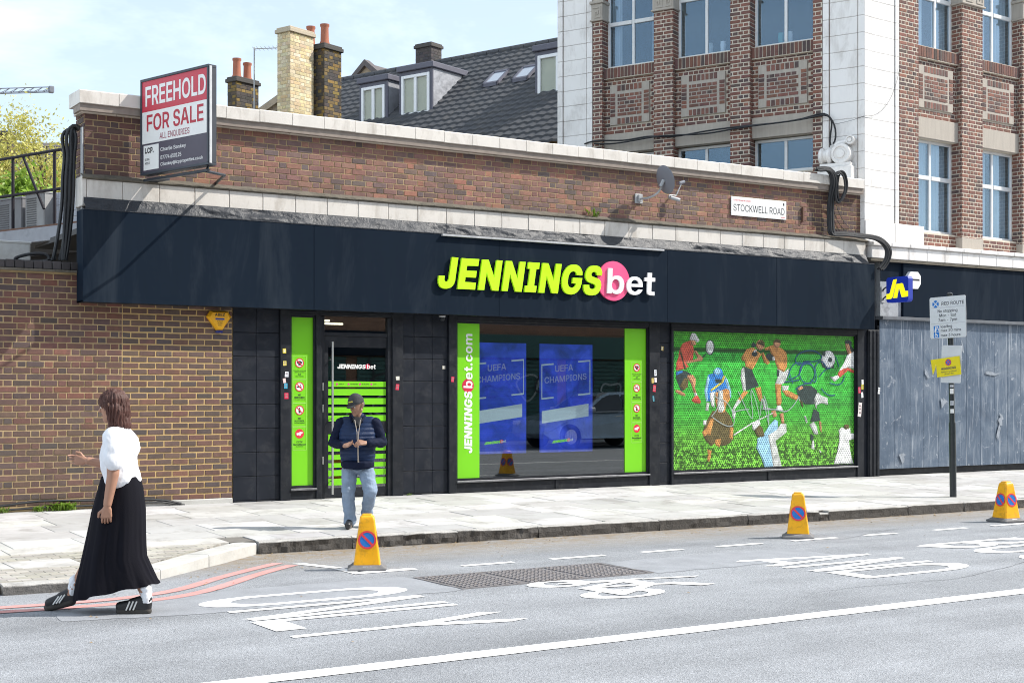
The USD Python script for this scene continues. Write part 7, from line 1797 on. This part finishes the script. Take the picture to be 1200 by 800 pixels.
je = [hull(((-.075, 0, .78), .088), ((.075, 0, .78), .088), ((-.08, 0, .72), .088), ((.08, 0, .72), .088))] + chain(((-.095, 0, .70), .096), ((-.108, -.07, .43), .080), ((-.095, -.015, .15), .068), ((-.092, -.012, .095), .074)) + chain(((.095, 0, .70), .096), ((.160, -.115, .45), .080), ((.10, .13, .225), .066), ((.09, .165, .18), .070))
obj('jeans', place(flesh(je, .011, 6), folds(.016, np.array([13, 13, 17]))), M_jean, man, smooth=True)
M_shoe = mat('black_leather', (.018, .018, .02), .35, .2, 14)
def shoe(heel, toe, up, s=1.0):
    heel, toe, up = np.asarray(heel, float), np.asarray(toe, float), np.asarray(up, float); m = (heel * .45 + toe * .55)
    return [hull((heel + up * .035, .04 * s), (m + up * .03, .042 * s), (toe + up * .02, .036 * s), (heel, .036 * s), (toe, .032 * s)), hull((heel + up * .07, .042 * s), (heel + up * .03, .04 * s), (m + up * .045, .036 * s))]
s_ = obj('shoe', place(flesh(shoe((-.09, .03, .035), (-.10, -.17, .033), (0, 0, 1)), .01, 5)), M_shoe, man, smooth=True)
s_ = obj('shoe', place(flesh(shoe((.092, .215, .13), (.075, .06, .035), (0, -.45, .9)), .01, 5)), M_shoe, man, smooth=True)
M_cap = mat('charcoal_cap', (.030, .032, .036), .85, .15, 14, bump=.001, bscale=300)
fH = fw / np.linalg.norm(fw)
capm = flesh([hull((HP(-.014, 0, .055), .092), (HP(.016, 0, .05), .088), (HP(0, 0, .075), .085))], .01, 2)
vv = np.array(capm.vertices); zc = (vv - HP(0, 0, .043)) @ (HP(0, 0, 1) - HP(0, 0, 0))
capm = trimesh.intersections.slice_mesh_plane(capm, (HP(0, 0, 1) - HP(0, 0, 0)), HP(0, 0, .040), cap=False)
cp = obj('cap', place(capm), M_cap, man, smooth=True)
obj('peak', place(flesh([hull((HP(.07, -.055, .045), .008), (HP(.07, .055, .045), .008), (HP(.14, -.035, .026), .006), (HP(.155, 0, .024), .006), (HP(.14, .035, .026), .006))], .01, 2)), M_cap, cp, smooth=True)
obj('badge', place(flesh([hull((HP(.098, -.025, .085), .008), (HP(.100, .02, .080), .008))], .006, 1)), mat('badge_yellow', (.45, .38, .05), .7, .1), cp, smooth=True)
obj('hair', place(flesh([hull((HP(-.03, -.045, .02), .05), (HP(-.03, .045, .02), .05), (HP(-.05, 0, -.02), .05))], .01, 3)), mat('grey_hair', (.10, .095, .09), .9, .2, 40), man, smooth=True)

# --- woman striding across the corner
wbx = (3.27, -7.63)
wo = thing('person', 'woman in white T-shirt and long black skirt striding to the left', 'person', (*wbx, 0.0))
SK2 = skin_mat('tan_skin', (.36, .19, .125))
hc = np.array([-.005, .0, 1.595]); fw = np.array([-.96, .12, -.06])
hp, HP = head_parts(hc, fw, 1.0)
body = hp + chain((hc + [.025, 0, -.05], .05), ((.035, 0, 1.45), .052), ((.045, 0, 1.38), .08)) + [hull(((.05, -.13, 1.37), .055), ((.05, .13, 1.37), .055), ((.05, 0, 1.2), .11)), hull(((.05, 0, 1.2), .11), ((.05, -.045, .98), .085), ((.05, .045, .98), .085))]
body += chain(((.045, -.165, 1.37), .055), ((.055, -.205, 1.09), .046), ((.015, -.215, .86), .032)) + hand((.012, -.216, .845), (-.08, .02, -1), (.15, -1, -.05), (-1, -.1, 0), 1.0, .8)
body += chain(((.045, .165, 1.37), .055), ((-.06, .235, 1.13), .046), ((-.255, .20, 1.17), .032)) + hand((-.27, .20, 1.172), (-1, -.08, .12), (.05, 1, .1), (0, .05, 1), 1.0, .7)
body += chain(((.04, -.05, .93), .085), ((.10, -.05, .50), .05), ((.275, -.085, .15), .040)) + chain(((.04, .05, .93), .085), ((-.13, .05, .52), .05), ((-.36, .07, .13), .040))
body += [hull(((.275, -.085, .12), .034), ((.13, -.085, .04), .03)), hull(((-.36, .07, .11), .034), ((-.50, .07, .07), .03))]
obj('body', place(flesh(body, .011, 6)), SK2, wo, smooth=True)
face_details(wo, HP, 1.0, SK2)
M_hair = mat('auburn_hair', (.075, .026, .018), .55, .3, 8, stretch=(30, 30, 3), bump=.003, bscale=20)
hr = [hull((HP(-.02, 0, .045), .100), (HP(.015, 0, .052), .088), (HP(-.045, 0, -.03), .088)), hull((HP(-.04, .045, -.01), .066), (HP(-.04, -.045, -.01), .066), (HP(-.065, .04, -.13), .055), (HP(-.065, -.04, -.13), .055)), hull((HP(.0, .066, .02), .036), (HP(-.03, .07, -.12), .034)), hull((HP(.0, -.066, .02), .036), (HP(-.03, -.07, -.12), .034)), hull((HP(.055, .035, .085), .03), (HP(.055, -.035, .085), .03), (HP(0, 0, .11), .04))]
obj('hair', place(flesh(hr, .010, 6), lambda v: .007 * np.sin(np.arctan2(v[:, 1] - hc[1], v[:, 0] - hc[0]) * 31 + 9 * meshkit.noise(v * 12)) + .030 * (meshkit.fbm(v * np.array([26, 26, 9]), 3, 3) - .5)), M_hair, wo, smooth=True)
M_tee = mat('white_cotton', (.74, .755, .79), .85, .04, 6, bump=.002, bscale=120)
tee = [hull(((.05, -.135, 1.375), .072), ((.05, .135, 1.375), .072), ((.035, -.05, 1.26), .125), ((.035, .05, 1.26), .125), ((.075, 0, 1.28), .13)), hull(((.035, -.06, 1.25), .125), ((.035, .06, 1.25), .125), ((.06, -.075, 1.06), .115), ((.06, .075, 1.06), .115), ((.075, 0, 1.04), .135)), hull(((.045, 0, 1.445), .062), ((.045, -.06, 1.40), .06), ((.045, .06, 1.40), .06))]
tee += [hull(((.045, -.165, 1.365), .078), ((.055, -.205, 1.19), .080)), hull(((.045, .165, 1.365), .078), ((-.02, .21, 1.22), .076))]
obj('t_shirt', place(flesh(tee, .011, 7), lambda v: .020 * 2 * (meshkit.fbm(v * np.array([11, 11, 7]), 4, 4) - .5)), M_tee, wo, smooth=True)
M_skirt = mat('black_skirt_cloth', (.007, .007, .011), .85, .2, 5, spec=.12, bump=.002, bscale=100)
lv = [(1.055, .055, .150, .135), (.96, .05, .175, .16), (.80, .035, .205, .18), (.60, .015, .225, .19), (.42, -.005, .25, .195), (.28, .0, .30, .20), (.20, .01, .325, .205), (.175, .01, .33, .205)]
th = np.linspace(0, 2 * np.pi, 144, endpoint=False); V = []
for k, (z, c, a, b) in enumerate(lv):
    t = k / (len(lv) - 1)
    ns = meshkit.fbm(np.stack([np.cos(th) * 3.2, np.sin(th) * 3.2, np.full(len(th), t * 1.1)], 1), 4, 12) - .5
    pl = 1 + t * (.05 * np.sin(th * 6 + 1.6 * math.sin(2.2 * t)) + .42 * ns)
    zz = z - (.055 * t * t) * (-np.cos(th)) * 1.0 + .006 * np.sin(th * 9)
    V.append(np.stack([c + a * np.cos(th) * pl + .02 * t, b * np.sin(th) * pl, zz - .03 * t * (np.cos(th) < 0) * -np.cos(th)], 1))
V = np.array(V).reshape(-1, 3); n = len(th); F_ = []
for i in range(len(lv) - 1):
    for k in range(n):
        k2 = (k + 1) % n
        F_ += [[i * n + k, (i + 1) * n + k, (i + 1) * n + k2], [i * n + k, (i + 1) * n + k2, i * n + k2]]
obj('skirt', (V @ BP.T, np.array(F_)), M_skirt, wo, smooth=True)
M_trainer = mat('black_trainer', (.014, .014, .016), .5, .15, 20); M_sole = mat('dark_sole', (.05, .045, .04), .8, .1)
for heel, toe, up, lab in (((.285, -.085, .045), (.075, -.085, .04), (0, 0, 1), None), ((-.345, .07, .095), (-.53, .07, .045), (.25, 0, .95), None)):
    s_ = obj('shoe', place(flesh(shoe(heel, toe, up, .95), .009, 5)), M_trainer, wo, smooth=True)
    h_, t_ = np.array(heel), np.array(toe); u2 = np.array(up)
    obj('sole', place(flesh([hull((h_ - u2 * .022, .036), (t_ - u2 * .02, .032), ((h_ + t_) / 2 - u2 * .022, .034))], .02, 2)), M_sole, s_, smooth=True)
    for q in (.40, .53, .66):
        a = h_ * (1 - q) + t_ * q
        obj('stripe', place(flesh([hull((a + u2 * .055 + [.012, -.036 if lab is None else 0, 0], .006), (a + [-.012, -.041, 0] - u2 * .005, .006))], .01, 0)), M_white_print, s_, smooth=True)
    obj('sock', place(flesh([hull((h_ + u2 * .055 + [-.005, 0, 0], .044), (h_ + u2 * .15 + [-.012, 0, 0], .047))], .012, 3), folds(.008, 40)), M_tee, wo, smooth=True)

# ------------------------------------------------------------------ the other side of the street (behind the lens, mirrored in the panes)
M_ob = mat('far_brick', (.26, .14, .09), .9, .25, 3)
M_shut = mat('green_shutter', (.035, .10, .085), .5, .2, 3)
labs = ['shuttered brick shop terrace across the street, left part', 'shuttered brick shop terrace across the street, second part', 'shuttered brick shop terrace across the street, third part', 'shuttered brick shop terrace across the street, fourth part', 'shuttered brick shop terrace across the street, right part']
for k, x in enumerate(np.arange(-12, 48, 12.0)):
    b = thing('opposite_terrace', labs[k], 'building')
    wins = [(x + 1.2 + j * 2.75, z) for j in range(4) for z in (4.3, 7.2)]
    obj('wall', [bx(x, x + 12, -30, -22.4, 0, 10.2)], M_ob, b)
    obj('fascia', cbx(x + .2, x + 11.8, -22.39, -22.2, 2.95, 3.75, .02), M_shut if k % 2 else M_navy, b)
    for j in range(3):
        sl = [cbx(x + .5 + j * 3.8, x + 3.9 + j * 3.8, -22.395, -22.34 + .012 * (i % 2), .12 + i * .14, .25 + i * .14, .01) for i in range(20)]
        obj('shutter', sl, M_shut, b, kind='stuff')
    for s, z in wins:
        f = obj('window', [bx(s, s + .08, -22.4, -22.32, z, z + 1.7), bx(s + 1.22, s + 1.3, -22.4, -22.32, z, z + 1.7), bx(s + .08, s + 1.22, -22.4, -22.321, z, z + .08), bx(s + .08, s + 1.22, -22.4, -22.321, z + 1.62, z + 1.7), bx(s + .08, s + 1.22, -22.4, -22.33, z + .82, z + .88)], M_pvc, b)
        obj('glass', bx(s + .07, s + 1.23, -22.398, -22.37, z + .07, z + 1.63), mat('dark_glass', (.02, .025, .03), .06, .1), f)
    obj('parapet_coping', cbx(x - .05, x + 12.05, -22.75, -22.25, 10.2, 10.35, .02), M_lintel, b)
gt = thing('graffiti', 'dark looping graffiti across the shutters over the road', 'graffiti')
g = np.random.default_rng(9)
GF = Frame((0, -22.32), (-1, 0))
for k in range(22):
    c = np.array([g.uniform(19, 34), g.uniform(.9, 2.5)]); pts = [c + [.5 * math.cos(t) * g.uniform(.5, 1.2), .45 * math.sin(t) * g.uniform(.5, 1.2)] for t in np.linspace(0, g.uniform(3, 7), 8)]
    q = LineString(spline(np.array(pts), 40)).buffer(.035)
    obj('loop', GF.flat(affinity.scale(q, -1, 1, origin=(0, 0)), .012 + k * .0006, .0005), M_black_print if k % 3 else mat('pale_spray', (.3, .34, .33), .6, .1), gt)

car = thing('parked_car', 'silver-blue car parked over the road, seen mirrored in the shop window', 'car', (24.1, -18.45, -.01))
UsdGeom.Xformable(car).AddScaleOp().Set(Gf.Vec3f(1.14, 1.1, 1.16))
prof = [(.02, .42), (.05, .62), (.18, .78), (.9, .93), (1.25, .99), (1.95, 1.42), (2.25, 1.53), (3.1, 1.56), (3.7, 1.48), (4.25, 1.08), (4.42, 1.0), (4.46, .70), (4.44, .38), (4.2, .28), (.25, .28)]
pm = trimesh.creation.extrude_polygon(Polygon(prof).buffer(-.04).buffer(.04), 1.84, engine='earcut')
pm = trimesh.Trimesh(*pm.subdivide_to_size(.16).__dict__.get('_', None) or (pm.vertices, pm.faces), process=False) if False else pm
v = np.array(pm.vertices); y = v[:, 2] - .92
y = y * np.where(v[:, 1] > .98, 1 - (v[:, 1] - .98) * .42, 1.0) * np.where(v[:, 0] < .5, .90 + .2 * v[:, 0], 1.0)
wh_cut = Manifold.cylinder(2.4, .37, .37, 32).translate([0, 0, -.2])
mm = Manifold(manifold3d.Mesh(np.stack([v[:, 0], v[:, 1], y], 1).astype(np.float32), np.array(pm.faces).astype(np.uint32)))
for wx in (.88, 3.55):
    mm = mm - Manifold.cylinder(2.4, .36, .36, 32).translate([wx, .32, -1.2])
q = mm.to_mesh(); v = np.array(q.vert_properties[:, :3])
obj('body', outward((np.stack([v[:, 0], -v[:, 2], v[:, 1]], 1), np.array(q.tri_verts))), mat('car_paint', (.30, .38, .45), .25, .05, 2, coat=1.0, metallic=.3), car, smooth=25)
for sg in (1, -1):
    def side(poly, m, nm, e=.004):
        out = []
        sh = prism(Polygon(poly), .01); vv = sh[0]
        yy = .92 * (1 - np.maximum(0, vv[:, 1] - .98) * .42) + e + vv[:, 2] * .4
        obj(nm, outward((np.stack([vv[:, 0], sg * yy, vv[:, 1]], 1), sh[1])), m, car)
    M_cg = mat('car_glass', (.015, .02, .025), .04, .05, spec=.8)
    side([(1.42, 1.02), (2.02, 1.38), (2.28, 1.46), (2.62, 1.47), (2.62, 1.02)], M_cg, 'window'); side([(2.70, 1.02), (2.70, 1.47), (3.15, 1.48), (3.62, 1.41), (3.95, 1.06)], M_cg, 'window')
    side([(1.3, .985), (1.3, 1.005), (4.1, 1.045), (4.1, 1.02)], M_grey_metal, 'trim')
    side([(2.35, .86), (2.35, .89), (2.58, .90), (2.58, .87)], M_steel, 'door_handle', .012); side([(3.45, .88), (3.45, .91), (3.68, .92), (3.68, .89)], M_steel, 'door_handle', .012)
    obj('mirror', cbx(1.42, 1.62, sg * .99 - .08, sg * .99 + .08, 1.0, 1.13, .04), M_grey_metal, car)
    for wx in (.88, 3.55):
        wv, wf = lathe([(.0, -.1), (.2, -.1), (.33, -.1), (.335, -.06), (.335, .06), (.33, .1), (.22, .1), (.2, .07), (0, .07)], 28, axis='y')
        if sg < 0: pass
        wv = wv * [1, -sg, 1]
        w_ = obj('wheel', outward((wv + [wx, sg * .80, .335], wf)), mat('tyre', (.015, .015, .016), .85, .1), car, smooth=35)
        obj('rim', outward((lathe([(0, .0), (.19, .0), (.2, .02), (.05, .03), (0, .035)], 20, axis='y')[0] * [1, -sg, 1] + [wx, sg * (.80 + .075), .335], lathe([(0, .0), (.19, .0), (.2, .02), (.05, .03), (0, .035)], 20, axis='y')[1])), M_steel, w_)
    obj('headlight', cbx(.03, .25, sg * .70 - .14, sg * .70 + .14, .64, .76, .03), mat('lamp_glass', (.6, .62, .65), .1, .05), car)
obj('windscreen', (np.array([[1.30, -.74, 1.02], [1.30, .74, 1.02], [1.93, .66, 1.415], [1.93, -.66, 1.415]]) + [-.012, 0, .012], np.array([[0, 2, 1], [0, 3, 2]])), _mats['car_glass'], car)
